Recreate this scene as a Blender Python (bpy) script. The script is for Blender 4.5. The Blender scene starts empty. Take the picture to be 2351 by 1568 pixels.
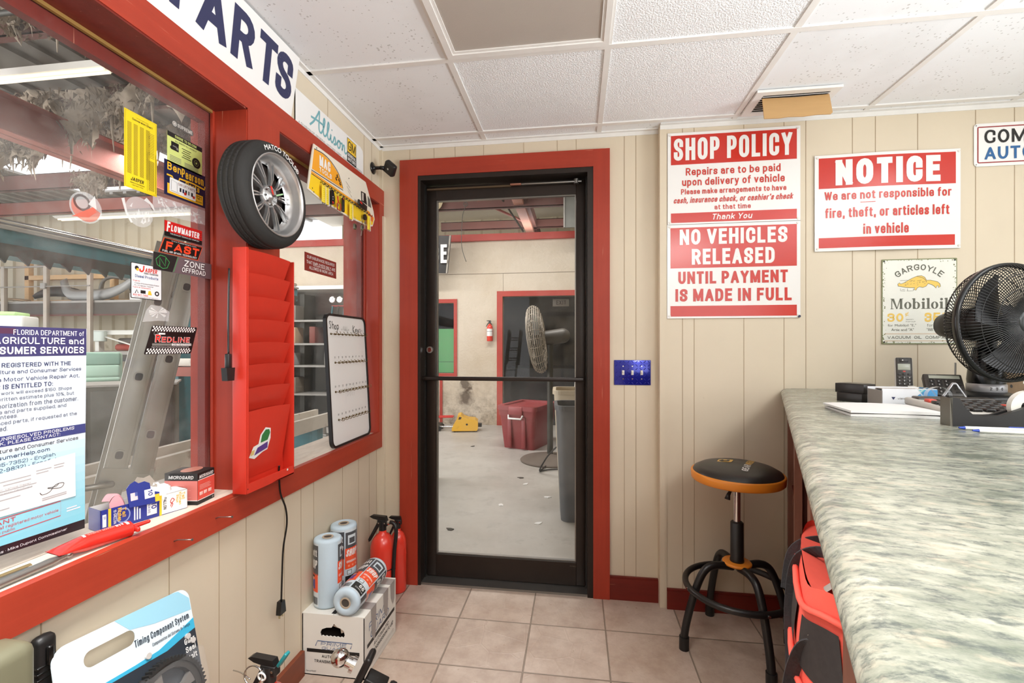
import bpy, bmesh, math, random
from math import sin, cos, pi, radians, sqrt, atan2
from mathutils import Vector, Matrix, Euler, geometry

# ------------------------------------------------------------------ scene, camera, sky, lamps, exposure
S = bpy.context.scene
C = S.collection
random.seed(7)

cam_data = bpy.data.cameras.new('camera')
cam = bpy.data.objects.new('camera', cam_data)
C.objects.link(cam)
cam.location = (0.0, 0.0, 1.32)
cam.rotation_euler = (radians(90), 0, radians(8.0))
cam_data.sensor_width = 36.0
cam_data.lens = 36.0 * 1050.0 / 2351.0
cam_data.shift_y = 11.0 / 2351.0
cam_data.clip_start = 0.02
S.camera = cam

world = bpy.data.worlds.new('world')
S.world = world
world.use_nodes = True
wn = world.node_tree
bg = wn.nodes['Background']
bg.inputs[0].default_value = (0.95, 0.97, 1.0, 1)
bg.inputs[1].default_value = 2.0

def area_light(name, loc, rot, sx, sy, power, color=(1, 1, 1), spread=180):
    d = bpy.data.lights.new(name, 'AREA')
    d.shape = 'RECTANGLE'; d.size = sx; d.size_y = sy
    d.energy = power; d.color = color; d.spread = radians(spread)
    o = bpy.data.objects.new(name, d)
    C.objects.link(o)
    o.location = loc; o.rotation_euler = rot
    return o

# fluorescent troffer lit on the clerk's side (the one in view is off), then two added fills
area_light('troffer_and_fill', (2.10, 0.95, 2.425), (0, 0, 0), 0.55, 1.15, 9, (1.0, 0.98, 0.95))
area_light('troffer_and_fill', (1.15, -0.85, 2.425), (0, 0, 0), 0.55, 1.15, 40, (1.0, 0.98, 0.95))  # added general fill, no known fixture here
area_light('troffer_and_fill', (-0.55, 0.35, 2.425), (0, 0, 0), 0.55, 1.15, 27, (1.0, 0.98, 0.96), 98)  # added narrow fill that lifts the left wall and floor
# daylight through the storefront windows behind and to the right of the camera, plus added upward fills for the ceiling
area_light('window_daylight', (1.85, -2.05, 1.35), (radians(90), 0, 0), 1.8, 1.8, 15, (1.0, 0.99, 0.98))
area_light('ceiling_fill', (1.6, -2.0, .55), (radians(142), 0, 0), 2.4, .6, 36, (0.92, 0.96, 1.0), 75)  # added fill aimed up to brighten the ceiling
area_light('window_daylight', (3.45, -0.10, 1.55), (radians(90), 0, radians(90)), 1.9, 1.3, 22, (0.97, 0.98, 1.0), 95)
area_light('ceiling_fill', (3.40, -0.10, .90), (radians(128), 0, radians(90)), 1.9, .3, 58, (0.92, 0.96, 1.0), 95)
# strip lamps hanging in the workshop, open bay door daylight, added upward fill over the partition
area_light('bay_door_daylight', (-8.5, 1.2, 2.0), (radians(90), 0, radians(-55)), 4.0, 3.2, 320, (1.0, 0.99, 0.97))
area_light('shop_strip_light', (-1.2, 5.2, 3.75), (0, 0, 0), 3.0, 0.3, 120, (1.0, 0.98, 0.95))
area_light('shop_strip_light', (-5.5, 5.2, 3.75), (0, 0, 0), 3.0, 0.3, 115, (1.0, 0.98, 0.95))
area_light('loft_fill', (-1.2, 8.2, 3.15), (radians(180), 0, 0), 2.5, 0.4, 24, (1.0, 0.97, 0.93))  # added to brighten the vinyl facing, no lamp of the loft

S.view_settings.view_transform = 'Standard'
S.view_settings.look = 'None'
S.view_settings.gamma = 1.0
S.view_settings.use_curve_mapping = False
S.view_settings.exposure = 0.0
S.cycles.use_denoising = True
S.cycles.max_bounces = 8
S.cycles.diffuse_bounces = 4
S.cycles.glossy_bounces = 3
S.cycles.transmission_bounces = 4
S.cycles.transparent_max_bounces = 16
S.cycles.caustics_reflective = False
S.cycles.caustics_refractive = False
S.cycles.sample_clamp_indirect = 4.0

# ------------------------------------------------------------------ materials
def lin(c):
    c = c / 255.0
    return c / 12.92 if c <= 0.04045 else ((c + 0.055) / 1.055) ** 2.4

def rgb(t):
    return (lin(t[0]), lin(t[1]), lin(t[2]), 1.0)

MATS = {}

def mat(name, col, rough=0.5, metal=0.0, spec=0.5, var=0.0, vscale=6.0, bump=0.0, bscale=60.0, stretch=None, emit=0.0, coat=0.0, alpha=1.0, dirt=None):
    """procedural principled material; var = amount of tonal mottling, bump = noise bump"""
    if name in MATS:
        return MATS[name]
    m = bpy.data.materials.new(name)
    m.use_nodes = True
    nt = m.node_tree
    b = nt.nodes['Principled BSDF']
    b.inputs['Base Color'].default_value = rgb(col)
    b.inputs['Roughness'].default_value = rough
    b.inputs['Metallic'].default_value = metal
    b.inputs['Specular IOR Level'].default_value = spec
    b.inputs['Coat Weight'].default_value = coat
    b.inputs['Alpha'].default_value = alpha
    if emit > 0:
        b.inputs['Emission Color'].default_value = rgb(col)
        b.inputs['Emission Strength'].default_value = emit
    if var > 0 or bump > 0 or dirt:
        tc = nt.nodes.new('ShaderNodeTexCoord')
        mp = nt.nodes.new('ShaderNodeMapping')
        nt.links.new(tc.outputs['Object'], mp.inputs['Vector'])
        if stretch:
            mp.inputs['Scale'].default_value = stretch
        last = None
        if var > 0:
            n = nt.nodes.new('ShaderNodeTexNoise')
            n.inputs['Scale'].default_value = vscale
            n.inputs['Detail'].default_value = 5
            n.inputs['Roughness'].default_value = 0.6
            nt.links.new(mp.outputs[0], n.inputs['Vector'])
            r = nt.nodes.new('ShaderNodeMapRange')
            r.inputs['From Min'].default_value = 0.25
            r.inputs['From Max'].default_value = 0.75
            r.inputs['To Min'].default_value = 1.0 - var
            r.inputs['To Max'].default_value = 1.0 + var
            nt.links.new(n.outputs['Fac'], r.inputs['Value'])
            mx = nt.nodes.new('ShaderNodeMix')
            mx.data_type = 'RGBA'; mx.blend_type = 'MULTIPLY'
            mx.inputs['Factor'].default_value = 1.0
            mx.inputs['A'].default_value = rgb(col)
            nt.links.new(r.outputs[0], mx.inputs['B'])
            last = mx.outputs['Result']
        if dirt:
            dcol, dscale, thr, amt = dirt
            n2 = nt.nodes.new('ShaderNodeTexNoise')
            n2.inputs['Scale'].default_value = dscale
            n2.inputs['Detail'].default_value = 8
            n2.inputs['Roughness'].default_value = 0.7
            nt.links.new(mp.outputs[0], n2.inputs['Vector'])
            r2 = nt.nodes.new('ShaderNodeMapRange')
            r2.inputs['From Min'].default_value = thr
            r2.inputs['From Max'].default_value = thr + 0.12
            r2.inputs['To Max'].default_value = amt
            nt.links.new(n2.outputs['Fac'], r2.inputs['Value'])
            m2 = nt.nodes.new('ShaderNodeMix')
            m2.data_type = 'RGBA'
            nt.links.new(r2.outputs[0], m2.inputs['Factor'])
            if last:
                nt.links.new(last, m2.inputs['A'])
            else:
                m2.inputs['A'].default_value = rgb(col)
            m2.inputs['B'].default_value = rgb(dcol)
            last = m2.outputs['Result']
        if last:
            nt.links.new(last, b.inputs['Base Color'])
        if bump > 0:
            n3 = nt.nodes.new('ShaderNodeTexNoise')
            n3.inputs['Scale'].default_value = bscale
            n3.inputs['Detail'].default_value = 4
            nt.links.new(mp.outputs[0], n3.inputs['Vector'])
            bp = nt.nodes.new('ShaderNodeBump')
            bp.inputs['Strength'].default_value = bump
            bp.inputs['Distance'].default_value = 0.004
            nt.links.new(n3.outputs['Fac'], bp.inputs['Height'])
            nt.links.new(bp.outputs[0], b.inputs['Normal'])
    MATS[name] = m
    return m

def glass_mat(name, tint=(255, 255, 255), haze=0.05, refl=1.0, hscale=3.0):
    """window pane: transparent + fresnel reflection + dusty smears"""
    if name in MATS:
        return MATS[name]
    m = bpy.data.materials.new(name)
    m.use_nodes = True
    nt = m.node_tree
    for n in list(nt.nodes):
        nt.nodes.remove(n)
    out = nt.nodes.new('ShaderNodeOutputMaterial')
    tr = nt.nodes.new('ShaderNodeBsdfTransparent')
    tr.inputs[0].default_value = rgb(tint)
    gl = nt.nodes.new('ShaderNodeBsdfGlossy')
    gl.inputs['Roughness'].default_value = 0.02
    fr = nt.nodes.new('ShaderNodeFresnel')
    fr.inputs['IOR'].default_value = 1.45
    mul = nt.nodes.new('ShaderNodeMath'); mul.operation = 'MULTIPLY'
    mul.inputs[1].default_value = refl
    geo = nt.nodes.new('ShaderNodeNewGeometry')
    ior = nt.nodes.new('ShaderNodeMapRange')          # keep air-to-glass reflection on the inner face too
    ior.inputs['To Min'].default_value = 1.45
    ior.inputs['To Max'].default_value = 1 / 1.45
    nt.links.new(geo.outputs['Backfacing'], ior.inputs['Value'])
    nt.links.new(ior.outputs[0], fr.inputs['IOR'])
    nt.links.new(fr.outputs[0], mul.inputs[0])
    mx = nt.nodes.new('ShaderNodeMixShader')
    nt.links.new(mul.outputs[0], mx.inputs[0])
    nt.links.new(tr.outputs[0], mx.inputs[1])
    nt.links.new(gl.outputs[0], mx.inputs[2])
    tc = nt.nodes.new('ShaderNodeTexCoord')
    n = nt.nodes.new('ShaderNodeTexNoise')
    n.inputs['Scale'].default_value = hscale
    n.inputs['Detail'].default_value = 9
    n.inputs['Roughness'].default_value = 0.72
    nt.links.new(tc.outputs['Object'], n.inputs['Vector'])
    r = nt.nodes.new('ShaderNodeMapRange')
    r.inputs['From Min'].default_value = 0.45
    r.inputs['From Max'].default_value = 0.75
    r.inputs['To Min'].default_value = haze * 0.25
    r.inputs['To Max'].default_value = haze * 2.2
    nt.links.new(n.outputs['Fac'], r.inputs['Value'])
    df = nt.nodes.new('ShaderNodeBsdfTranslucent')
    df.inputs[0].default_value = rgb((235, 232, 225))
    d2 = nt.nodes.new('ShaderNodeBsdfDiffuse')
    d2.inputs[0].default_value = rgb((235, 232, 225))
    dm = nt.nodes.new('ShaderNodeMixShader')
    nt.links.new(df.outputs[0], dm.inputs[1]); nt.links.new(d2.outputs[0], dm.inputs[2])
    m2 = nt.nodes.new('ShaderNodeMixShader')
    nt.links.new(r.outputs[0], m2.inputs[0])
    nt.links.new(mx.outputs[0], m2.inputs[1])
    nt.links.new(dm.outputs[0], m2.inputs[2])
    nt.links.new(m2.outputs[0], out.inputs['Surface'])
    MATS[name] = m
    return m

# ------------------------------------------------------------------ mesh builder
class MB:
    def __init__(s):
        s.v = []; s.f = []; s.m = []; s.s = []; s.mats = []; s.M = Matrix()
    def mi(s, m):
        if m not in s.mats:
            s.mats.append(m)
        return s.mats.index(m)
    def add(s, vs, fs, m, smooth=False):
        o = len(s.v); k = s.mi(m)
        for p in vs:
            s.v.append(tuple(s.M @ Vector(p)))
        for f in fs:
            s.f.append([o + i for i in f]); s.m.append(k); s.s.append(smooth)
        return s
    def box(s, x0, x1, y0, y1, z0, z1, m):
        vs = [(x0, y0, z0), (x1, y0, z0), (x1, y1, z0), (x0, y1, z0), (x0, y0, z1), (x1, y0, z1), (x1, y1, z1), (x0, y1, z1)]
        fs = [(0, 3, 2, 1), (4, 5, 6, 7), (0, 1, 5, 4), (1, 2, 6, 5), (2, 3, 7, 6), (3, 0, 4, 7)]
        return s.add(vs, fs, m)
    def rbox(s, x0, x1, y0, y1, z0, z1, m, r=0.01, seg=2, smooth=True):
        bm = bmesh.new()
        bmesh.ops.create_cube(bm, size=1.0)
        for v in bm.verts:
            v.co = Vector((x0 + (v.co.x + .5) * (x1 - x0), y0 + (v.co.y + .5) * (y1 - y0), z0 + (v.co.z + .5) * (z1 - z0)))
        r = min(r, .49 * min(abs(x1 - x0), abs(y1 - y0), abs(z1 - z0)))
        bmesh.ops.bevel(bm, geom=bm.edges[:], offset=r, segments=seg, profile=.5, affect='EDGES')
        bm.verts.index_update()
        vs = [v.co.copy() for v in bm.verts]
        fs = [[v.index for v in f.verts] for f in bm.faces]
        bm.free()
        return s.add(vs, fs, m, smooth)
    def quad(s, a, b, c, d, m):
        return s.add([a, b, c, d], [(0, 1, 2, 3)], m)
    def cyl(s, p0, p1, r0, m, r1=None, n=24, caps=True, smooth=True):
        p0 = Vector(p0); p1 = Vector(p1)
        r1 = r0 if r1 is None else r1
        d = (p1 - p0).normalized()
        a = d.orthogonal().normalized(); b = d.cross(a)
        ring = [(cos(2 * pi * i / n) * a + sin(2 * pi * i / n) * b) for i in range(n)]
        vs = [p0 + r0 * q for q in ring] + [p1 + r1 * q for q in ring]
        s.add(vs, [(i, (i + 1) % n, n + (i + 1) % n, n + i) for i in range(n)], m, smooth)
        if caps:
            if r0 > 1e-6: s.add([p0 + r0 * q for q in ring], [list(range(n))[::-1]], m)
            if r1 > 1e-6: s.add([p1 + r1 * q for q in ring], [list(range(n))], m)
        return s
    def tube(s, pts, r, m, n=8, closed=False, caps=True, flat=1.0):
        P = [Vector(p) for p in pts]
        N = len(P)
        rr = r if isinstance(r, (list, tuple)) else [r] * N
        T = []
        for i in range(N):
            if closed: t = P[(i + 1) % N] - P[i - 1]
            else: t = P[min(i + 1, N - 1)] - P[max(i - 1, 0)]
            T.append(t.normalized() if t.length > 1e-9 else Vector((0, 0, 1)))
        a = T[0].orthogonal().normalized()
        vs = []
        for i in range(N):
            a = (a - T[i] * a.dot(T[i]))
            a = a.normalized() if a.length > 1e-6 else T[i].orthogonal().normalized()
            b = T[i].cross(a)
            for k in range(n):
                q = 2 * pi * k / n
                vs.append(P[i] + rr[i] * (cos(q) * a + sin(q) * b * flat))
        fs = []
        for i in range(N if closed else N - 1):
            j = (i + 1) % N
            for k in range(n):
                k2 = (k + 1) % n
                fs.append((i * n + k, i * n + k2, j * n + k2, j * n + k))
        if caps and not closed:
            fs.append(list(range(n))[::-1]); fs.append([(N - 1) * n + k for k in range(n)])
        return s.add(vs, fs, m, True)
    def lathe(s, prof, m, n=32, smooth=True, a0=0, a1=2 * pi):
        full = abs(a1 - a0 - 2 * pi) < 1e-6
        k = n if full else n + 1
        vs = []
        for (r, z) in prof:
            for i in range(k):
                a = a0 + (a1 - a0) * i / n
                vs.append((r * cos(a), r * sin(a), z))
        fs = []
        for j in range(len(prof) - 1):
            for i in range(n):
                i2 = (i + 1) % k if full else i + 1
                fs.append((j * k + i, j * k + i2, (j + 1) * k + i2, (j + 1) * k + i))
        return s.add(vs, fs, m, smooth)
    def sphere(s, c, r, m, n=20, sx=1, sy=1, sz=1):
        prof = [(r * sin(pi * i / (n // 2)), -r * cos(pi * i / (n // 2))) for i in range(n // 2 + 1)]
        M0 = s.M
        s.M = M0 @ Matrix.Translation(c) @ Matrix.Diagonal((sx, sy, sz, 1))
        s.lathe(prof, m, n)
        s.M = M0
        return s
    def prism(s, loops, z0, z1, m, side=None, smooth_side=False):
        """extrude a 2D outline (first loop) with holes (other loops) from z0 to z1"""
        if not isinstance(loops[0][0], (list, tuple, Vector)):
            loops = [loops]
        side = side or m
        L = [[Vector((p[0], p[1], 0)) for p in lp] for lp in loops]
        tri = geometry.tessellate_polygon(L)
        flat = [p for lp in L for p in lp]
        def orient(t):
            a, b, c = (flat[i] for i in t)
            return (b - a).cross(c - a).z
        up = [t if orient(t) > 0 else t[::-1] for t in tri]
        s.add([(p.x, p.y, z1) for p in flat], up, m)
        if z0 != z1:
            s.add([(p.x, p.y, z0) for p in flat], [t[::-1] for t in up], m)
            for lp in L:
                n = len(lp)
                ar = sum(lp[i].x * lp[(i + 1) % n].y - lp[(i + 1) % n].x * lp[i].y for i in range(n))
                q = lp if (ar > 0) == (lp is L[0]) else lp[::-1]
                vs = [(p.x, p.y, z0) for p in q] + [(p.x, p.y, z1) for p in q]
                s.add(vs, [(i, (i + 1) % n, n + (i + 1) % n, n + i) for i in range(n)], side, smooth_side)
        return s
    def sheet(s, fn, nu, nv, m, smooth=True, two=0.0):
        vs = [fn(i / nu, j / nv) for j in range(nv + 1) for i in range(nu + 1)]
        fs = [(j * (nu + 1) + i, j * (nu + 1) + i + 1, (j + 1) * (nu + 1) + i + 1, (j + 1) * (nu + 1) + i) for j in range(nv) for i in range(nu)]
        return s.add(vs, fs, m, smooth)
    def rect(s, x, y, w, h, z, m):
        return s.add([(x, y, z), (x + w, y, z), (x + w, y + h, z), (x, y + h, z)], [(0, 1, 2, 3)], m)
    def disc(s, cx, cy, rx, z, m, ry=None, n=32, r_in=0.0, rot=0.0):
        ry = rx if ry is None else ry
        def pt(k, q):
            a = 2 * pi * k / n; x = rx * q * cos(a); y = ry * q * sin(a)
            return (cx + x * cos(rot) - y * sin(rot), cy + x * sin(rot) + y * cos(rot), z)
        if r_in <= 0:
            return s.add([pt(k, 1) for k in range(n)], [list(range(n))], m)
        vs = [pt(k, 1) for k in range(n)] + [pt(k, r_in) for k in range(n)]
        return s.add(vs, [(k, (k + 1) % n, n + (k + 1) % n, n + k) for k in range(n)], m)
    def stroke(s, pts, w, z, m, smooth=True, closed=False, fn=None):
        """flat pen stroke through 2D points"""
        P = [Vector((p[0], p[1])) for p in pts]
        if smooth and len(P) > 2:
            Q = []
            n = len(P)
            for i in range(n if closed else n - 1):
                p0 = P[i - 1] if (closed or i > 0) else P[i]
                p1 = P[i]; p2 = P[(i + 1) % n]
                p3 = P[(i + 2) % n] if (closed or i + 2 < n) else p2
                for k in range(5):
                    t = k / 5
                    Q.append(.5 * ((2 * p1) + (p2 - p0) * t + (2 * p0 - 5 * p1 + 4 * p2 - p3) * t * t + (3 * p1 - p0 - 3 * p2 + p3) * t ** 3))
            if not closed: Q.append(P[-1])
            P = Q
        N = len(P); E_ = []
        for i in range(N):
            t = (P[(i + 1) % N] - P[i - 1]) if closed else (P[min(i + 1, N - 1)] - P[max(i - 1, 0)])
            t = t.normalized() if t.length > 1e-9 else Vector((1, 0))
            nn = Vector((-t.y, t.x)) * w / 2
            E_.append((P[i] + nn, P[i] - nn))
        vs = []; fs = []
        for i in range(N if closed else N - 1):       # every piece on its own hair-thin layer so that crossings stay clean
            j = (i + 1) % N; zz = z + (i % 8) * 2.5e-5
            q = [(p.x, p.y, zz) for p in (E_[i][0], E_[i][1], E_[j][1], E_[j][0])]
            vs += [fn(p) if fn else p for p in q]; fs.append((4 * i, 4 * i + 1, 4 * i + 2, 4 * i + 3))
        return s.add(vs, fs, m)
    def build(s, name, parent=None, loc=None, rot=None):
        me = bpy.data.meshes.new(name)
        me.from_pydata(s.v, [], s.f)
        for m in s.mats:
            me.materials.append(m)
        me.polygons.foreach_set('material_index', s.m)
        me.polygons.foreach_set('use_smooth', s.s)
        me.update()
        o = bpy.data.objects.new(name, me)
        C.objects.link(o)
        if parent: o.parent = parent
        if loc: o.location = loc
        if rot: o.rotation_euler = rot
        return o

GLY = {}
def glyphs(t, bold, shear, space, res):
    key = (t, bold, shear, space, res)
    if key not in GLY:
        cu = bpy.data.curves.new('lettering', 'FONT')
        cu.body = t; cu.offset = bold; cu.shear = shear; cu.space_character = space
        cu.resolution_u = res; cu.size = 1.0
        ob = bpy.data.objects.new('lettering', cu)
        me = bpy.data.meshes.new_from_object(ob)
        vs = [tuple(v.co) for v in me.vertices]
        fs = []
        for p in me.polygons:
            f = list(p.vertices)
            a, b, c = (Vector(vs[i]) for i in f[:3])
            fs.append(f if (b - a).cross(c - a).z >= 0 else f[::-1])
        bpy.data.objects.remove(ob); bpy.data.curves.remove(cu); bpy.data.meshes.remove(me)
        GLY[key] = (vs, fs)
    return GLY[key]

def tag(o, label=None, cat=None, group=None, kind=None):
    if label: o['label'] = label
    if cat: o['category'] = cat
    if group: o['group'] = group
    if kind: o['kind'] = kind
    return o

def thing(name, label, cat, loc=(0, 0, 0), rot=(0, 0, 0), group=None):
    o = bpy.data.objects.new(name, None)
    o.empty_display_size = .05
    C.objects.link(o)
    o.location = loc; o.rotation_euler = rot
    return tag(o, label, cat, group)

def dup(root, loc=None, rot=None, label=None, group=None):
    r = root.copy(); C.objects.link(r)
    if loc is not None: r.location = loc
    if rot is not None: r.rotation_euler = rot
    if label: r['label'] = label
    if group: r['group'] = group
    for ch in list(root.children):
        c = ch.copy(); C.objects.link(c); c.parent = r
        for g in list(ch.children):
            d = g.copy(); C.objects.link(d); d.parent = c
    return r

def struct(mb, name, parent=None):
    o = mb.build(name, parent)
    if parent is None: o['kind'] = 'structure'
    return o

ROT_LEFT = (radians(90), 0, radians(90))    # on the left wall: local x runs along the wall, y up, z into the room
ROT_END = (radians(90), 0, 0)               # on the end wall: local x to the right, y up, z into the room

def rrect(x, y, w, h, r, n=5):
    pts = []
    for (cx, cy, a0) in ((x + w - r, y + r, -pi / 2), (x + w - r, y + h - r, 0), (x + r, y + h - r, pi / 2), (x + r, y + r, pi)):
        for k in range(n + 1):
            a = a0 + (pi / 2) * k / n
            pts.append((cx + r * cos(a), cy + r * sin(a)))
    return pts

def circ(cx, cy, r, n=24, ry=None):
    ry = r if ry is None else ry
    return [(cx + r * cos(2 * pi * i / n), cy + ry * sin(2 * pi * i / n)) for i in range(n)]

def spline(pts, k=6, closed=False):
    P = [Vector(p) for p in pts]
    Q = []; n = len(P)
    for i in range(n if closed else n - 1):
        p0 = P[i - 1] if (closed or i > 0) else P[i]
        p1 = P[i]; p2 = P[(i + 1) % n]
        p3 = P[(i + 2) % n] if (closed or i + 2 < n) else p2
        for j in range(k):
            t = j / k
            Q.append(.5 * ((2 * p1) + (p2 - p0) * t + (2 * p0 - 5 * p1 + 4 * p2 - p3) * t * t + (3 * p1 - p0 - 3 * p2 + p3) * t ** 3))
    if not closed: Q.append(P[-1])
    return Q

# ------------------------------------------------------------------ grotesque lettering drawn from strokes (uniform stem weight at any width)
GROT = {}
def _g(ch, w, *strokes, low=False):
    GROT[ch] = (w, strokes, low)
r = 1   # a point marked r is rounded
_g('A', .58, [(0, 0), (.5, 1), (1, 0)], [(.24, .3), (.76, .3)])
_g('B', .54, [(0, 0), (0, 1)], [(0, 1), (.94, 1, r), (.94, .53, r), (0, .53)], [(0, .53), (1, .53, r), (1, 0, r), (0, 0)])
_g('C', .53, [(1, .70), (1, 1, r), (0, 1, r), (0, 0, r), (1, 0, r), (1, .30)])
_g('D', .54, [(0, 0), (0, 1)], [(0, 1), (1, 1, r), (1, 0, r), (0, 0)])
_g('E', .46, [(1, 1), (0, 1), (0, 0), (1, 0)], [(0, .53), (.88, .53)])
_g('F', .44, [(1, 1), (0, 1), (0, 0)], [(0, .52), (.86, .52)])
_g('G', .55, [(1, .72), (1, 1, r), (0, 1, r), (0, 0, r), (1, 0, r), (1, .46), (.58, .46)])
_g('H', .55, [(0, 0), (0, 1)], [(1, 0), (1, 1)], [(0, .53), (1, .53)])
_g('I', 0, [(.5, 0), (.5, 1)])
_g('J', .46, [(1, 1), (1, 0, r), (0, 0, r), (0, .32)])
_g('K', .56, [(0, 0), (0, 1)], [(.98, 1), (.06, .40)], [(.36, .58), (1, 0)])
_g('L', .44, [(0, 1), (0, 0), (1, 0)])
_g('M', .72, [(0, 0), (0, 1)], [(1, 0), (1, 1)], [(.06, 1), (.5, .06)], [(.94, 1), (.5, .06)])
_g('N', .56, [(0, 0), (0, 1)], [(1, 0), (1, 1)], [(.04, 1), (.96, 0)])
_g('O', .55, [(0, 0, r), (1, 0, r), (1, 1, r), (0, 1, r), 'c'])
_g('P', .52, [(0, 0), (0, 1)], [(0, 1), (1, 1, r), (1, .44, r), (0, .44)])
_g('Q', .55, [(0, 0, r), (1, 0, r), (1, 1, r), (0, 1, r), 'c'], [(.6, .22), (1, -.06)])
_g('R', .54, [(0, 0), (0, 1)], [(0, 1), (1, 1, r), (1, .48, r), (0, .48)], [(.56, .46), (.98, 0)])
_g('S', .52, [(1, .73), (1, 1, r), (0, 1, r), (0, .57, r), (1, .45, r), (1, 0, r), (0, 0, r), (0, .27)])
_g('T', .50, [(0, 1), (1, 1)], [(.5, 1), (.5, 0)])
_g('U', .54, [(0, 1), (0, 0, r), (1, 0, r), (1, 1)])
_g('V', .56, [(0, 1), (.5, 0), (1, 1)])
_g('W', .80, [(0, 1), (.25, 0), (.5, .96), (.75, 0), (1, 1)])
_g('X', .56, [(0, 0), (1, 1)], [(0, 1), (1, 0)])
_g('Y', .56, [(0, 1), (.5, .46), (1, 1)], [(.5, .46), (.5, 0)])
_g('Z', .50, [(0, 1), (1, 1), (0, 0), (1, 0)])
for ch, w, st in (('a', .45, ([(.04, .76), (.04, 1, r), (1, 1, r), (1, 0)], [(1, .60), (0, .56, r), (0, 0, r), (.9, 0, r), (1, .3)])),
                  ('b', .47, ([(0, 0), (0, 2)], [(0, 1), (1, 1, r), (1, 0, r), (0, 0)])), ('c', .44, ([(1, .70), (1, 1, r), (0, 1, r), (0, 0, r), (1, 0, r), (1, .30)],)),
                  ('d', .47, ([(1, 0), (1, 2)], [(1, 1), (0, 1, r), (0, 0, r), (1, 0)])), ('e', .46, ([(.04, .5), (1, .5), (1, 1, r), (0, 1, r), (0, 0, r), (1, 0, r), (1, .22)],)),
                  ('f', .30, ([(.36, 0), (.36, 2, r), (1, 2)], [(0, 1), (.95, 1)])), ('g', .47, ([(1, 1), (1, -1, r), (0, -1, r), (0, -.7)], [(1, 1), (0, 1, r), (0, 0, r), (1, 0)])),
                  ('h', .46, ([(0, 0), (0, 2)], [(0, 1), (1, 1, r), (1, 0)])), ('i', 0, ([(.5, 0), (.5, 1)], [(.5, 1.9), (.5, 2)])), ('j', .12, ([(1, 1), (1, -1, r), (0, -1)], [(1, 1.9), (1, 2)])),
                  ('k', .46, ([(0, 0), (0, 2)], [(.95, 1), (.05, .38)], [(.35, .60), (1, 0)])), ('l', 0, ([(.5, 0), (.5, 2)],)),
                  ('m', .72, ([(0, 0), (0, 1)], [(0, 1), (.5, 1, r), (.5, 0)], [(.5, 1), (1, 1, r), (1, 0)])), ('n', .46, ([(0, 0), (0, 1)], [(0, 1), (1, 1, r), (1, 0)])),
                  ('o', .47, ([(0, 0, r), (1, 0, r), (1, 1, r), (0, 1, r), 'c'],)), ('p', .47, ([(0, -1), (0, 1)], [(0, 1), (1, 1, r), (1, 0, r), (0, 0)])), ('q', .47, ([(1, -1), (1, 1)], [(1, 1), (0, 1, r), (0, 0, r), (1, 0)])),
                  ('r', .30, ([(0, 0), (0, 1)], [(0, .72), (.1, 1, r), (1, 1)])), ('s', .43, ([(1, .74), (1, 1, r), (0, 1, r), (0, .58, r), (1, .44, r), (1, 0, r), (0, 0, r), (0, .26)],)),
                  ('t', .30, ([(.36, 1.6), (.36, 0, r), (1, 0)], [(0, 1), (.95, 1)])), ('u', .46, ([(0, 1), (0, 0, r), (1, 0, r), (1, 1)], [(1, 0), (1, .4)])), ('v', .46, ([(0, 1), (.5, 0), (1, 1)],)),
                  ('w', .66, ([(0, 1), (.25, 0), (.5, .95), (.75, 0), (1, 1)],)), ('x', .45, ([(0, 0), (1, 1)], [(0, 1), (1, 0)])), ('y', .46, ([(0, 1), (.52, 0)], [(1, 1), (.36, -.85), (.05, -1)])), ('z', .42, ([(0, 1), (1, 1), (0, 0), (1, 0)],)),
                  ('\u00f1', .46, ([(0, 0), (0, 1)], [(0, 1), (1, 1, r), (1, 0)], [(.1, 1.8), (.9, 1.9)]))):
    _g(ch, w, *st, low=True)
_g('0', .50, [(0, 0, r), (1, 0, r), (1, 1, r), (0, 1, r), 'c']); _g('1', .24, [(0, .8), (1, 1), (1, 0)]); _g('2', .50, [(0, .72), (0, 1, r), (1, 1, r), (1, .56, r), (0, .10), (0, 0), (1, 0)])
_g('3', .50, [(0, .74), (0, 1, r), (1, 1, r), (1, .53, r), (.4, .53)], [(.4, .53), (1, .53, r), (1, 0, r), (0, 0, r), (0, .26)]); _g('4', .52, [(.76, 0), (.76, 1), (0, .28), (1, .28)])
_g('5', .50, [(.95, 1), (.06, 1), (0, .50), (.2, .58, r), (1, .60, r), (1, 0, r), (0, 0, r), (0, .24)]); _g('6', .50, [(1, .76), (1, 1, r), (0, 1, r), (0, 0, r), (1, 0, r), (1, .58, r), (0, .58)]); _g('7', .48, [(0, 1), (1, 1), (.35, 0)])
_g('8', .50, [(0, .53, r), (1, .53, r), (1, 1, r), (0, 1, r), 'c'], [(0, 0, r), (1, 0, r), (1, .53, r), (0, .53, r), 'c']); _g('9', .50, [(0, .24), (0, 0, r), (1, 0, r), (1, 1, r), (0, 1, r), (0, .42, r), (1, .42)])
_g('.', 0, [(.5, 0), (.5, .01)]); _g(',', .02, [(.8, .06), (.1, -.16)]); _g("'", 0, [(.5, 1), (.5, .80)]); _g('-', .22, [(0, .42), (1, .42)]); _g('/', .36, [(0, 0), (1, 1)]); _g(':', 0, [(.5, 0), (.5, .01)], [(.5, .6), (.5, .61)]); _g(';', .04, [(.8, .06), (.1, -.16)], [(.5, .6), (.5, .61)])
_g('(', .14, [(1, 1.06), (0, .85, r), (0, .05, r), (1, -.2)]); _g(')', .14, [(0, 1.06), (1, .85, r), (1, .05, r), (0, -.2)]); _g('$', .50, [(1, .73), (1, 1, r), (0, 1, r), (0, .57, r), (1, .45, r), (1, 0, r), (0, 0, r), (0, .27)], [(.5, 1.1), (.5, -.1)])
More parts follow.
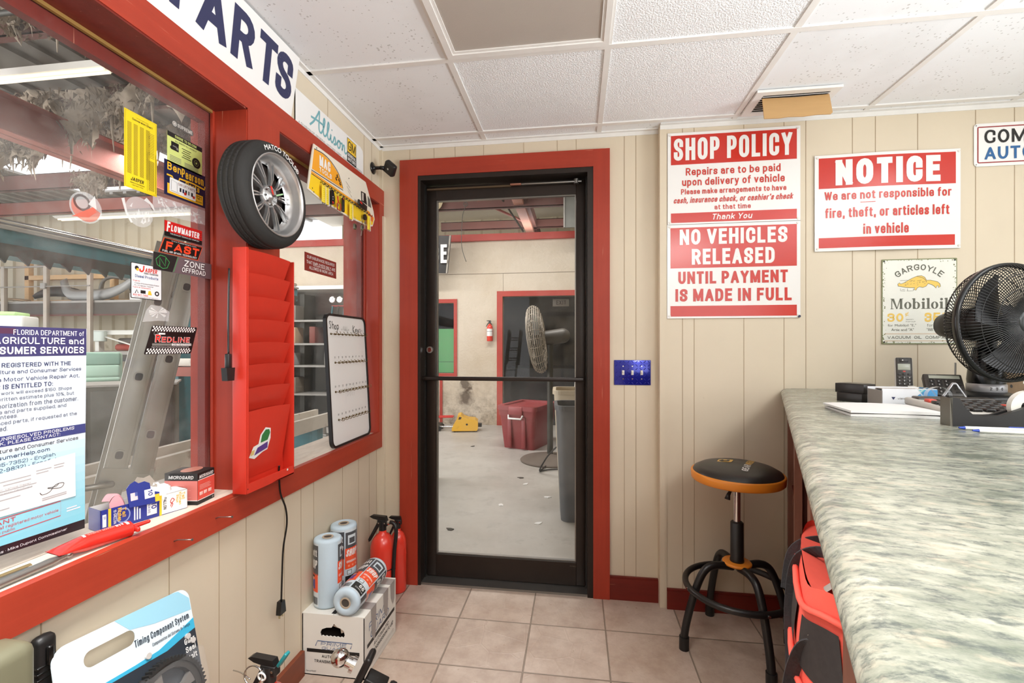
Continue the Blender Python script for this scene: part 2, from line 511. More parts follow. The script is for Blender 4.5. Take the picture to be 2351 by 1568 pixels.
_g('%', .62, [(0, .6, r), (.36, .6, r), (.36, 1, r), (0, 1, r), 'c'], [(.64, 0, r), (1, 0, r), (1, .4, r), (.64, .4, r), 'c'], [(.2, 0), (.8, 1)]); _g('&', .58, [(1, 0), (.1, .78), (.2, 1, r), (.7, 1, r), (.65, .6), (0, .35, r), (0, 0, r), (.6, 0, r), (1, .45)])
_g('\u2022', 0, [(.5, .42), (.5, .44)])

def round_path(P, closed, rad):
    out = []
    n = len(P)
    for i, (x, y, k) in enumerate(P):
        if not k or (not closed and i in (0, n - 1)):
            out.append((x, y)); continue
        a = Vector(P[i - 1][:2]); b = Vector((x, y)); c = Vector(P[(i + 1) % n][:2])
        la = (a - b).length; lc = (c - b).length
        da = min(rad * 1.45, la * .5); dc = min(rad * 1.45, lc * .5)
        va = (a - b).normalized() * da; vc = (c - b).normalized() * dc
        for j in range(5):
            t = j / 4 * pi / 2
            q = b + va * (1 - sin(t)) + vc * (1 - cos(t))
            out.append((q.x, q.y))
    return out

def ribbon2d(P, sw, closed, lo, hi):
    """stroke outline as separate convex pieces: one bar per segment plus a wedge or mitre at each joint"""
    V = [Vector(p) for p in P]; Q = [V[0]]
    for p in V[1:]:
        if (p - Q[-1]).length > 1e-5: Q.append(p)
    if closed and (Q[0] - Q[-1]).length < 1e-5: Q.pop()
    V = Q; n = len(V); vs = []; fs = []
    if n < 2: return vs, fs
    if not closed:
        d0 = (V[0] - V[1]).normalized(); d1 = (V[-1] - V[-2]).normalized()
        V[0] = V[0] + d0 * sw / 2; V[-1] = V[-1] + d1 * sw / 2
    def face(pts):
        pts = [(q[0], min(max(q[1], lo), hi)) for q in pts]
        ar = sum(pts[i][0] * pts[(i + 1) % len(pts)][1] - pts[(i + 1) % len(pts)][0] * pts[i][1] for i in range(len(pts)))
        if abs(ar) < 1e-9: return
        if ar < 0: pts = pts[::-1]
        o = len(vs); vs.extend(pts); fs.append(list(range(o, o + len(pts))))
    h = sw / 2; m = n if closed else n - 1
    for i in range(m):
        a = V[i]; b = V[(i + 1) % n]; t = (b - a).normalized(); nn = Vector((-t.y, t.x)) * h
        face([a + nn, a - nn, b - nn, b + nn])
    for i in (range(n) if closed else range(1, n - 1)):
        t0 = (V[i] - V[i - 1]).normalized(); t1 = (V[(i + 1) % n] - V[i]).normalized()
        cr = t0.x * t1.y - t0.y * t1.x; sg = -1 if cr > 0 else 1
        na = Vector((-t0.y, t0.x)) * h * sg; nb = Vector((-t1.y, t1.x)) * h * sg
        mm = na + nb
        if mm.length < 1e-6: continue
        k = h / max(mm.normalized().dot(na.normalized()), .42)
        face([V[i], V[i] + na, V[i] + mm.normalized() * k, V[i] + nb])
    return vs, fs

def grotesque(t, sw, wk, space):
    XH, DE = .74, -.26
    x = 0; VS = []; FS = []; kz = 0
    for ch in t:
        if ch == ' ':
            x += .26 * wk + sw * .3; continue
        w, strokes, low = GROT[ch]
        w = max(w * wk, 0)
        inner = max(w - sw * .55, .02 * wk) if w > 0 else 0
        for st in strokes:
            closed = st[-1] == 'c'; st_ = [p for p in st if p != 'c']
            P = []
            lo, hi = 0, 1
            for p in st_:
                y = p[1]
                if low:
                    if y <= 0: yy = sw / 2 + (-y) * (DE) if y > -1.01 else 0
                    elif y <= 1: yy = sw / 2 + y * (XH - sw)
                    else: yy = (XH - sw / 2) + (y - 1) * (1 - XH)
                    if y < 0: lo = DE
                else:
                    yy = sw / 2 + y * (1 - sw)
                    if y < 0: lo = -.3
                    if y > 1: hi = 1.2
                P.append((x + sw / 2 + p[0] * inner, yy, p[2] if len(p) > 2 else 0))
            if low and max(p[1] for p in st_) <= 1: hi = XH
            rad = max(.5 * inner, .25 * wk * .5)
            path = round_path(P, closed, rad)
            if len(path) < 2: continue
            vs, fs = ribbon2d(path, sw, closed, lo, hi)
            o = len(VS); zz = [0] * len(vs)
            for f in fs:
                kz += 1
                for i in f: zz[i] = kz % 9
            VS += [(v[0], v[1], zz[i]) for i, v in enumerate(vs)]; FS += [[o + i for i in f] for f in fs]
        x += (inner + sw) + (.085 + .05 * wk) * space * (.6 + .4 * wk)
    return VS, FS

def fit_text(t, w, h, bold, shear, space):
    """vertices and faces of the line, filled to w x h while keeping an even stroke"""
    sw = .12 + min(bold, .085) * 1.5
    if any(c in 'aegsB8' for c in t): sw = min(sw, .158)
    wk = 1.0
    for it in range(4):
        vs, fs = grotesque(t, sw * (1 if wk > .75 else max(wk / .75, .5)), wk, space)
        x0 = min(p[0] for p in vs); x1 = max(p[0] for p in vs); y0 = min(p[1] for p in vs); y1 = max(p[1] for p in vs)
        if not (w and h): break
        wk *= ((w / h) / ((x1 - x0) / (y1 - y0))) ** 1.15
        wk = min(max(wk, .25), 3.5)
    if shear: vs = [(p[0] + shear * p[1], p[1], p[2]) for p in vs]
    return vs, fs

def _text(s, t, x, y, w, h, m, bold=0.0, shear=0.0, z=0.0, fn=None, space=1.0, res=2, rot=0.0):
    ok = all(c == ' ' or c in GROT for c in t)
    if ok:
        vs, fs = fit_text(t, w, h, bold, shear, space)
    else:
        vs, fs = glyphs(t, bold * .35, shear, space, 3)
    x0 = min(p[0] for p in vs); x1 = max(p[0] for p in vs); y0 = min(p[1] for p in vs); y1 = max(p[1] for p in vs)
    kx = w / (x1 - x0) if w else None; ky = h / (y1 - y0) if h else None
    kx = kx or ky; ky = ky or kx
    out = []
    for p in vs:
        q = ((p[0] - x0) * kx, (p[1] - y0) * ky)
        if rot: q = (q[0] * cos(rot) - q[1] * sin(rot), q[0] * sin(rot) + q[1] * cos(rot))
        q = (x + q[0], y + q[1], z + p[2] * 2.5e-5)      # strokes layered so that crossings never coincide
        out.append(fn(q) if fn else q)
    return s.add(out, fs, m)
MB.text = _text

# ------------------------------------------------------------------ special surfaces
def node_mat(name, rough=0.5, spec=0.5):
    m = bpy.data.materials.new(name); m.use_nodes = True
    nt = m.node_tree; b = nt.nodes['Principled BSDF']
    b.inputs['Roughness'].default_value = rough
    b.inputs['Specular IOR Level'].default_value = spec
    tc = nt.nodes.new('ShaderNodeTexCoord')
    return m, nt, b, tc.outputs['Object']

def nd(nt, typ, links=None, **vals):
    n = nt.nodes.new(typ)
    for k, v in vals.items():
        if k.startswith('i_'):
            n.inputs[int(k[2:])].default_value = v
        else:
            setattr(n, k, v)
    for k, sock in (links or {}).items():
        nt.links.new(sock, n.inputs[k])
    return n

def noise(nt, vec, scale, detail=5, rough=.6):
    n = nd(nt, 'ShaderNodeTexNoise', {'Vector': vec})
    n.inputs['Scale'].default_value = scale; n.inputs['Detail'].default_value = detail; n.inputs['Roughness'].default_value = rough
    return n.outputs['Fac']

def remap(nt, val, a, b, c, d):
    n = nd(nt, 'ShaderNodeMapRange', {'Value': val})
    for k, v in (('From Min', a), ('From Max', b), ('To Min', c), ('To Max', d)):
        n.inputs[k].default_value = v
    return n.outputs[0]

def mixc(nt, fac, a, b, blend='MIX'):
    n = nt.nodes.new('ShaderNodeMix'); n.data_type = 'RGBA'; n.blend_type = blend
    for k, v in (('Factor', fac), ('A', a), ('B', b)):
        if isinstance(v, (int, float)): n.inputs[k].default_value = v
        elif isinstance(v, tuple): n.inputs[k].default_value = rgb(v)
        else: nt.links.new(v, n.inputs[k])
    return n.outputs['Result']

def bump(nt, b, height, strength, dist=.003):
    n = nd(nt, 'ShaderNodeBump', {'Height': height})
    n.inputs['Strength'].default_value = strength; n.inputs['Distance'].default_value = dist
    nt.links.new(n.outputs[0], b.inputs['Normal'])

# square slate-look ceramic tiles, 350 x 326 mm with grout joints
def tile_floor():
    m, nt, b, co = node_mat('ceramic_floor_tile', .32)
    sx = nd(nt, 'ShaderNodeSeparateXYZ', {0: co})
    def cell(sock, off, size):
        a = nd(nt, 'ShaderNodeMath', {0: sock}, operation='SUBTRACT', i_1=off)
        d = nd(nt, 'ShaderNodeMath', {0: a.outputs[0]}, operation='DIVIDE', i_1=size)
        fl = nd(nt, 'ShaderNodeMath', {0: d.outputs[0]}, operation='FLOOR')
        fr = nd(nt, 'ShaderNodeMath', {0: d.outputs[0]}, operation='FRACT')
        inv = nd(nt, 'ShaderNodeMath', {1: fr.outputs[0]}, operation='SUBTRACT', i_0=1.0)
        e = nd(nt, 'ShaderNodeMath', {0: fr.outputs[0], 1: inv.outputs[0]}, operation='MINIMUM')
        e2 = nd(nt, 'ShaderNodeMath', {0: e.outputs[0]}, operation='MULTIPLY', i_1=size)
        return fl.outputs[0], e2.outputs[0]
    cx, ex = cell(sx.outputs[0], -.215, .35)
    cy, ey = cell(sx.outputs[1], 1.84, .326)
    e = nd(nt, 'ShaderNodeMath', {0: ex, 1: ey}, operation='MINIMUM').outputs[0]
    grout = remap(nt, e, .0022, .0042, 1, 0)
    cb = nd(nt, 'ShaderNodeCombineXYZ', {0: cx, 1: cy})
    wn_ = nd(nt, 'ShaderNodeTexWhiteNoise', {'Vector': cb.outputs[0]})
    off = nd(nt, 'ShaderNodeVectorMath', {0: wn_.outputs['Color']}, operation='SCALE'); off.inputs['Scale'].default_value = 20
    v2 = nd(nt, 'ShaderNodeVectorMath', {0: co, 1: off.outputs[0]}, operation='ADD').outputs[0]
    n1 = noise(nt, v2, 5, 7, .62); n2 = noise(nt, v2, 22, 6, .7)
    c1 = mixc(nt, remap(nt, n1, .32, .68, 0, 1), (166, 143, 126), (200, 182, 167))
    c2 = mixc(nt, remap(nt, n2, .45, .8, 0, .4), c1, (140, 116, 100))
    cell_b = remap(nt, wn_.outputs['Value'], 0, 1, .9, 1.05)
    c3 = mixc(nt, 1.0, c2, cell_b, 'MULTIPLY')
    c4 = mixc(nt, grout, c3, (132, 117, 103))
    nt.links.new(c4, b.inputs['Base Color'])
    vr = nd(nt, 'ShaderNodeTexVoronoi', {'Vector': v2}, feature='DISTANCE_TO_EDGE'); vr.inputs['Scale'].default_value = 7
    ridge = remap(nt, vr.outputs['Distance'], 0, .03, .12, 0)
    h1 = nd(nt, 'ShaderNodeMath', {0: n1, 1: ridge}, operation='ADD').outputs[0]
    h2 = nd(nt, 'ShaderNodeMath', {0: h1, 1: grout}, operation='SUBTRACT').outputs[0]
    bump(nt, b, h2, .5, .004)
    nt.links.new(remap(nt, n2, .3, .7, .26, .42), b.inputs['Roughness'])
    return m

def fissured_tile():
    m, nt, b, co = node_mat('fissured_ceiling_tile', .9, .2)
    v = nd(nt, 'ShaderNodeTexVoronoi', {'Vector': co}); v.inputs['Scale'].default_value = 62
    n1 = noise(nt, co, 9, 3); n2 = noise(nt, co, 2.2, 4)
    thr = remap(nt, n1, .42, .62, .03, .26)
    lt = nd(nt, 'ShaderNodeMath', {0: v.outputs['Distance'], 1: thr}, operation='LESS_THAN').outputs[0]
    dot = nd(nt, 'ShaderNodeMath', {0: lt}, operation='MULTIPLY', i_1=.42).outputs[0]
    base = mixc(nt, remap(nt, n2, .52, .78, 0, .35), (236, 238, 240), (206, 204, 201))
    c = mixc(nt, dot, base, (140, 135, 128))
    nt.links.new(c, b.inputs['Base Color'])
    bump(nt, b, noise(nt, co, 220, 3), .12, .002)
    return m

def stipple_tile():
    m, nt, b, co = node_mat('stippled_ceiling_tile', .8, .25)
    n2 = noise(nt, co, 2.0, 4)
    c = mixc(nt, remap(nt, n2, .55, .8, 0, .3), (240, 242, 244), (218, 217, 215))
    nt.links.new(c, b.inputs['Base Color'])
    h = noise(nt, co, 160, 2, .5)
    bump(nt, b, remap(nt, h, .42, .60, 0, 1), .4, .004)
    return m

def stucco():
    m, nt, b, co = node_mat('trowelled_stucco', .9, .2)
    n0 = noise(nt, co, 1.1, 5); n1 = noise(nt, co, 7, 8, .7)
    c1 = mixc(nt, remap(nt, n0, .4, .7, 0, 1), (214, 202, 184), (199, 184, 162))
    sx = nd(nt, 'ShaderNodeSeparateXYZ', {0: co})
    low = remap(nt, sx.outputs[2], .0, .9, .85, 0)
    dd = nd(nt, 'ShaderNodeMath', {0: low, 1: remap(nt, n1, .42, .66, 0, 1)}, operation='MULTIPLY').outputs[0]
    c2 = mixc(nt, dd, c1, (95, 78, 62))
    # two oily blotches by the mop bucket
    def blot(x, z, r):
        a = nd(nt, 'ShaderNodeCombineXYZ', {0: sx.outputs[0], 1: sx.outputs[2]})
        d = nd(nt, 'ShaderNodeVectorMath', {0: a.outputs[0]}, operation='DISTANCE'); d.inputs[1].default_value = (x, z, 0)
        w = nd(nt, 'ShaderNodeMath', {0: d.outputs['Value'], 1: remap(nt, n1, .3, .7, -.09, .09)}, operation='ADD').outputs[0]
        return remap(nt, w, r * .45, r, .8, 0)
    c3 = mixc(nt, blot(-1.86, .66, .13), c2, (70, 55, 42))
    c4 = mixc(nt, blot(-1.85, .46, .16), c3, (70, 55, 42))
    nt.links.new(c4, b.inputs['Base Color'])
    h = noise(nt, co, 26, 6, .65)
    bump(nt, b, h, .55, .02)
    return m

def shop_concrete():
    m, nt, b, co = node_mat('worn_shop_concrete', .42, .4)
    n0 = noise(nt, co, .9, 6); n1 = noise(nt, co, 5, 8, .7); n2 = noise(nt, co, 60, 4)
    c1 = mixc(nt, remap(nt, n0, .38, .68, 0, 1), (190, 186, 179), (168, 162, 154))
    c2 = mixc(nt, remap(nt, n1, .54, .8, 0, .5), c1, (128, 120, 112))
    c3 = mixc(nt, remap(nt, n2, .66, .72, 0, .5), c2, (70, 64, 58))
    nt.links.new(c3, b.inputs['Base Color'])
    nt.links.new(remap(nt, n1, .3, .7, .28, .55), b.inputs['Roughness'])
    bump(nt, b, n1, .1, .003)
    return m

def laminate():
    m, nt, b, co = node_mat('marbled_green_laminate', .24, .5)
    mp = nd(nt, 'ShaderNodeMapping', {0: co}); mp.inputs['Scale'].default_value = (1, 1, 1); mp.inputs['Rotation'].default_value = (0, 0, radians(12))
    mp.vector_type = 'POINT'
    mp2 = nd(nt, 'ShaderNodeVectorMath', {0: mp.outputs[0]}, operation='MULTIPLY'); mp2.inputs[1].default_value = (1.0, 2.1, 1.5)
    n0 = noise(nt, mp2.outputs[0], 11, 8, .68); n1 = noise(nt, mp2.outputs[0], 42, 6, .7)
    c1 = mixc(nt, remap(nt, n0, .34, .62, 0, 1), (104, 111, 99), (172, 173, 158))
    c2 = mixc(nt, remap(nt, n1, .48, .64, 0, .85), c1, (78, 86, 84))
    c3 = mixc(nt, remap(nt, noise(nt, mp2.outputs[0], 26, 6, .6), .55, .7, 0, .6), c2, (186, 176, 156))
    nt.links.new(c3, b.inputs['Base Color'])
    bump(nt, b, noise(nt, co, 320, 2), .04, .001)
    return m

def wood_paint(name, col, light, dark, axis):
    """brush-painted board: grain streaks along the given axis (0 x, 1 y, 2 z), pale scratches and dark knots"""
    m, nt, b, co = node_mat(name, .42, .35)
    sc = [38.0, 38.0, 38.0]; sc[axis] = 1.6
    mp = nd(nt, 'ShaderNodeVectorMath', {0: co}, operation='MULTIPLY'); mp.inputs[1].default_value = sc
    g = noise(nt, mp.outputs[0], 1.0, 6, .65); n1 = noise(nt, co, 3, 5)
    c1 = mixc(nt, remap(nt, g, .3, .72, 0, .55), col, dark)
    c2 = mixc(nt, remap(nt, n1, .35, .7, 0, .35), c1, light)
    sc2 = [90.0, 90.0, 90.0]; sc2[axis] = 3.0
    mp3 = nd(nt, 'ShaderNodeVectorMath', {0: co}, operation='MULTIPLY'); mp3.inputs[1].default_value = sc2
    sc_ = noise(nt, mp3.outputs[0], 1.0, 3, .5)
    c3 = mixc(nt, remap(nt, sc_, .71, .76, 0, .55), c2, (214, 150, 122))
    nt.links.new(c3, b.inputs['Base Color'])
    bump(nt, b, g, .25, .002)
    return m

M_TILE = tile_floor(); M_FISS = fissured_tile(); M_STIP = stipple_tile(); M_STUC = stucco(); M_CONC = shop_concrete(); M_LAM = laminate()
RED = (164, 57, 38); REDL = (182, 70, 47); REDD = (132, 42, 28)
M_RX = wood_paint('red_painted_board_x', RED, REDL, REDD, 0)
M_RY = wood_paint('red_painted_board_y', RED, REDL, REDD, 1)
M_RZ = wood_paint('red_painted_board_z', RED, REDL, REDD, 2)
M_JAMB = wood_paint('maroon_jamb', (122, 46, 38), (140, 60, 48), (90, 32, 28), 2)
M_PANEL = mat('beige_wall_panel', (214, 201, 178), .5, var=.035, vscale=2.5, dirt=((150, 128, 104), 9.0, .69, .5))
M_GROOVE_SHADE = mat('painted_groove_shade', (172, 154, 128), .8)  # shade of the grooves painted as thin darker strips
M_WHITE = mat('white_enamel', (228, 226, 220), .45, var=.02)
M_GRID = mat('ceiling_grid_white', (230, 228, 224), .5, var=.05, vscale=8)
M_BRONZE = mat('dark_bronze_aluminium', (40, 31, 26), .38, metal=.35, var=.2, vscale=5)
M_BASE = wood_paint('dark_red_baseboard', (116, 36, 28), (130, 46, 34), (84, 24, 18), 0)
M_BLACK = mat('black_plastic', (24, 23, 23), .42)
M_BLACKG = mat('glossy_black_plastic', (18, 18, 18), .22)
M_CHROME = mat('chrome', (215, 215, 215), .12, metal=1.0)
M_STEEL = mat('dull_steel', (150, 148, 144), .38, metal=.9, var=.1)
M_IVORY = mat('weathered_sill', (214, 200, 184), .6, var=.12, vscale=9, stretch=(6, 1, 1), dirt=((150, 96, 74), 14.0, .6, .7))
M_G1 = glass_mat('dusty_window_glass', haze=.05, refl=.45)
M_G2 = glass_mat('door_glass', haze=.03, refl=.12)

# ------------------------------------------------------------------ office shell
ZC = 2.44  # positions from here on were computed from image pixels, then written in metres
b = MB()
b.box(-1.095, 3.6, -2.2, 2.46, -.1, 0, M_TILE)
struct(b, 'floor')

# left wall between office and workshop, with the two window openings
WX0, WX1 = -1.28, -1.095
SILL, HEAD = .845, 2.105
b = MB()
b.box(WX0, WX1, -2.2, 2.60, 0, .80, M_PANEL)
b.box(WX0, WX1, -2.2, 2.60, HEAD, 2.62, M_PANEL)
b.box(WX0, WX1, -2.2, -.25, .80, HEAD, M_PANEL)
b.box(WX0, WX1, 1.372, 1.535, .80, HEAD, M_PANEL)
b.box(WX0, WX1, 2.388, 2.60, .80, HEAD, M_PANEL)
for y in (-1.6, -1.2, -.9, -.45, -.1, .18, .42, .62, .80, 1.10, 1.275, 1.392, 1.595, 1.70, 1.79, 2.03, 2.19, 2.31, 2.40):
    b.box(WX1, WX1 + .0012, y - .0012, y + .0012, .10, .76, M_GROOVE_SHADE)
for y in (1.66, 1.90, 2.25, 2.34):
    b.box(WX1, WX1 + .0012, y - .0012, y + .0012, 2.19, ZC, M_GROOVE_SHADE)
struct(b, 'wall_left')

# end wall with the door opening; the part right of x=.42 is furred out 5 cm
b = MB()
DX0, DX1, DZ = -.868, .088, 2.262
b.box(WX1, DX0, 2.45, 2.60, 0, 2.62, M_PANEL)
b.box(DX0, DX1, 2.45, 2.60, DZ, 2.62, M_PANEL)
b.box(DX1, .44, 2.45, 2.60, 0, 2.62, M_PANEL)
b.box(.42, 3.6, 2.40, 2.60, 0, 2.62, M_PANEL)
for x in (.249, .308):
    b.box(x - .0014, x + .0014, 2.4488, 2.45, .118, ZC, M_GROOVE_SHADE)
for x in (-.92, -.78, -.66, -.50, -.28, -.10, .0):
    b.box(x - .001, x + .001, 2.4488, 2.45, 2.352, ZC, M_GROOVE_SHADE)
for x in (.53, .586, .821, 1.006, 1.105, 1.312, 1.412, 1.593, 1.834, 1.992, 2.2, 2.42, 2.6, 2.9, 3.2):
    b.box(x - .0014, x + .0014, 2.3988, 2.40, .10, ZC, M_GROOVE_SHADE)
struct(b, 'wall_back')
# walls out of the picture that carry the storefront openings
b = MB()
b.box(-1.28, .90, -2.3, -2.2, 0, 2.62, M_PANEL); b.box(2.75, 3.7, -2.3, -2.2, 0, 2.62, M_PANEL)
b.box(.90, 2.75, -2.3, -2.2, 0, .4, M_PANEL); b.box(.90, 2.75, -2.3, -2.2, 2.3, 2.62, M_PANEL)
struct(b, 'wall_front')
b = MB()
b.box(3.6, 3.7, -2.3, -.9, 0, 2.62, M_PANEL); b.box(3.6, 3.7, 1.4, 2.60, 0, 2.62, M_PANEL)
b.box(3.6, 3.7, -.9, 1.4, 0, .8, M_PANEL); b.box(3.6, 3.7, -.9, 1.4, 2.25, 2.62, M_PANEL)
struct(b, 'wall_right')

# suspended ceiling
gx = [-1.095, -.492, .118, .77, 1.36, 1.97, 2.58, 3.19, 3.6]
gy = [-2.2, -1.92, -1.31, -.70, -.09, .52, 1.13, 1.74, 2.348, 2.45]
b = MB()
stip = {(1, 7), (2, 6), (2, 7), (2, 5), (1, 8)}
for i in range(len(gx) - 1):
    for j in range(len(gy) - 1):
        b.box(gx[i] + .001, gx[i + 1] - .001, gy[j] + .001, gy[j + 1] - .001, ZC + .003, ZC + .02, M_STIP if (i, j) in stip else M_FISS)
b.box(-1.28, 3.7, -2.3, 2.6, ZC + .17, ZC + .2, M_WHITE)
struct(b, 'ceiling')
b = MB()
for x in gx[1:-1]:
    b.box(x - .012, x + .012, -2.2, 2.45, ZC - .002, ZC + .006, M_GRID)
for y in gy[1:-1]:
    b.box(-1.095, 3.6, y - .0125, y + .0125, ZC - .003, ZC + .006, M_GRID)
# wall angle
b.box(-1.095, -1.073, -2.2, 2.45, ZC - .003, ZC + .004, M_GRID); b.box(-1.095, -1.091, -2.2, 2.45, ZC - .022, ZC, M_GRID)
b.box(-1.095, .42, 2.43, 2.45, ZC - .003, ZC + .004, M_GRID); b.box(-1.095, .42, 2.446, 2.45, ZC - .022, ZC, M_GRID)
b.box(.42, 3.6, 2.378, 2.40, ZC - .003, ZC + .004, M_GRID); b.box(.42, 3.6, 2.396, 2.40, ZC - .024, ZC, M_GRID)
struct(b, 'trim_1')

# red window surround on the left wall
b = MB()
TX = -1.072
b.box(WX1, TX, -.36, 2.462, .760, .848, M_RY)
b.box(WX1, TX, -.36, 2.462, HEAD, 2.192, M_RY)
b.box(WX1, TX, -.36, -.25, .848, HEAD, M_RZ)
b.box(WX1, TX, 1.372, 1.535, .848, HEAD, M_RZ)
b.box(WX1, TX, 2.388, 2.448, .848, HEAD, M_RZ)
struct(b, 'trim_2')
b = MB()   # jambs and soffits inside the openings
for y0, y1 in ((-.25, 1.372), (1.535, 2.388)):
    b.box(WX0, TX - .003, y1 - .004, y1, SILL, HEAD, M_RZ)
    b.box(WX0, TX - .003, y0, y0 + .004, SILL, HEAD, M_RZ)
    b.box(WX0, TX - .003, y0, y1, HEAD - .005, HEAD, M_JAMB)
    b.box(WX0 - .02, TX - .002, y0, y1, .80, SILL, M_IVORY)
struct(b, 'trim_3')
for n, (y0, y1, x) in enumerate(((-.25, 1.372, -1.203), (1.535, 2.388, -1.162))):
    f = MB()
    t = .022
    f.box(x - .03, x - .004, y0 + .004, y1 - .004, HEAD - .05, HEAD - .005, M_JAMB)
    f.box(x - .03, x - .004, y1 - t - .004, y1 - .004, SILL, HEAD - .05, M_JAMB)
    f.box(x - .03, x - .004, y0 + .004, y0 + t, SILL, HEAD - .05, M_JAMB)
    f.box(x + .003, x + .012, y1 - .012, y1 - .004, SILL, HEAD, M_RZ)
    f.box(x + .003, x + .012, y0 + .004, y1 - .012, HEAD - .014, HEAD - .005, mat('caulk', (150, 116, 60), .6))
    w = struct(f, 'window_%d' % (n + 1)); w['kind'] = 'structure'
    g = MB(); g.box(x - .003, x + .003, y0 + .004, y1 - .004, SILL, HEAD - .005, M_G1)
    g.build('pane', w)

# corner mouldings and baseboards
b = MB()
b.box(-1.095, -1.062, 2.425, 2.45, 0, 2.045, M_PANEL); b.box(-1.095, -1.078, 2.45 - .012, 2.45, 2.045, ZC - .02, M_PANEL)
b.box(.418, .444, 2.392, 2.45, 0, 2.415, M_PANEL); b.box(.444, .452, 2.394, 2.40, 0, 2.415, M_PANEL)
struct(b, 'trim_4')
b = MB(); b.box(.173, .418, 2.432, 2.45, 0, .112, M_BASE); b.box(.173, .418, 2.437, 2.45, .112, .12, M_BASE); struct(b, 'baseboard_back')
b = MB(); b.box(.452, 1.02, 2.382, 2.40, 0, .092, M_BASE); b.box(.452, 1.02, 2.387, 2.40, .092, .10, M_BASE); struct(b, 'baseboard_right')
b = MB(); b.box(-1.095, -1.078, -2.2, 1.70, 0, .10, wood_paint('brown_baseboard', (120, 58, 36), (150, 84, 58), (80, 36, 24), 1)); struct(b, 'baseboard_left')

# door casing
b = MB()
b.box(-.971, DX0, 2.428, 2.45, 0, 2.352, M_RZ)
b.box(DX1, .173, 2.428, 2.45, 0, 2.352, M_RZ)
b.box(DX0, DX1, 2.428, 2.45, DZ, 2.352, M_RX)
struct(b, 'trim_5')

# glazed aluminium door
b = MB()
b.box(DX0, -.852, 2.432, 2.60, 0, DZ, M_BRONZE); b.box(.058, DX1, 2.432, 2.60, 0, DZ, M_BRONZE)
b.box(-.852, .058, 2.432, 2.60, 2.236, DZ, M_BRONZE)
b.box(-.855, -.846, 2.50, 2.515, 0, 2.236, M_BLACK); b.box(.05, .06, 2.50, 2.515, 0, 2.236, M_BLACK)
b.box(DX0, DX1, 2.44, 2.60, 0, .012, M_STEEL)
door = struct(b, 'door_1')
b = MB()
b.rbox(-.846, -.790, 2.515, 2.56, .016, 2.228, M_BRONZE, .004); b.rbox(-.002, .050, 2.515, 2.56, .016, 2.228, M_BRONZE, .004)
b.box(-.790, -.002, 2.517, 2.558, .016, .138, M_BRONZE); b.box(-.790, -.002, 2.517, 2.558, 2.152, 2.228, M_BRONZE)
for (x0, x1, z0, z1) in ((-.790, -.784, .138, 2.152), (-.008, -.002, .138, 2.152), (-.784, -.008, .138, .145), (-.784, -.008, 2.146, 2.152)):
    b.box(x0, x1, 2.528, 2.548, z0, z1, M_STEEL)
b.text('VISTAWALL', -.035, .117, .035, .006, mat('etched_grey', (105, 92, 82), .5), z=0, fn=lambda p: (p[0], 2.5165 - p[2], p[1]))
b.build('door_leaf', door)
b = MB(); b.box(-.786, -.006, 2.535, 2.541, .142, 2.149, M_G2); b.build('pane', door)
b = MB()
b.rbox(-.862, .040, 2.462, 2.482, 1.130, 1.152, M_BRONZE, .004)
for x in (-.83, .02):
    b.rbox(x - .012, x + .012, 2.48, 2.515, 1.132, 1.150, M_BRONZE, .003)
b.build('push_bar', door)
b = MB(); b.cyl((-.822, 2.515, 1.300), (-.822, 2.498, 1.300), .019, M_STEEL); b.cyl((-.822, 2.498, 1.300), (-.822, 2.494, 1.300), .012, M_CHROME); b.build('lock_cylinder', door)
b = MB()
b.rbox(-.30, .03, 2.49, 2.508, 2.206, 2.216, M_STEEL, .003); b.cyl((.0, 2.50, 2.20), (.0, 2.50, 2.225), .014, M_STEEL)
b.box(-.84, -.36, 2.505, 2.53, 2.205, 2.214, mat('bronze_worn', (98, 80, 60), .45, metal=.4)); b.rbox(-.36, -.30, 2.485, 2.505, 2.207, 2.214, mat('rusty_link', (165, 110, 90), .5), .002)
b.build('closer_arm', door)

# ------------------------------------------------------------------ things on the left wall
M_NAVY = mat('navy_ink', (42, 46, 82), .45)
M_PAPERW = mat('white_sign_face', (232, 231, 228), .38, var=.015)
M_YEL = mat('yellow_card', (236, 206, 30), .5)
M_INK = mat('black_ink', (26, 25, 24), .5)
M_GREYINK = mat('grey_ink', (120, 118, 112), .6)
M_SIGNRED = mat('sign_red', (192, 48, 38), .32, var=.02)
M_RACK = mat('red_enamelled_steel', (198, 50, 34), .38, var=.05, vscale=7, dirt=((150, 40, 32), 18, .68, .5))

# --- PARTS sign resting on the header board, leaning out to the ceiling
b = MB()
b.prism([(-1.25, 0), (0, 0), (.018, .243), (-1.25, .243)], -.004, 0, M_PAPERW)
for ch, x, w in (('P', -.537, .092), ('A', -.452, .118), ('R', -.318, .100), ('T', -.198, .092), ('S', -.106, .092)):
    b.text(ch, x, .052, w, .160, M_NAVY, bold=.05, z=.0006)
o = b.build('parts_sign', None, (-1.086, 1.622, 2.193), (radians(90) + .105, 0, radians(90)))
tag(o, 'big white sign with navy block letters PARTS leaning above the large window', 'sign')

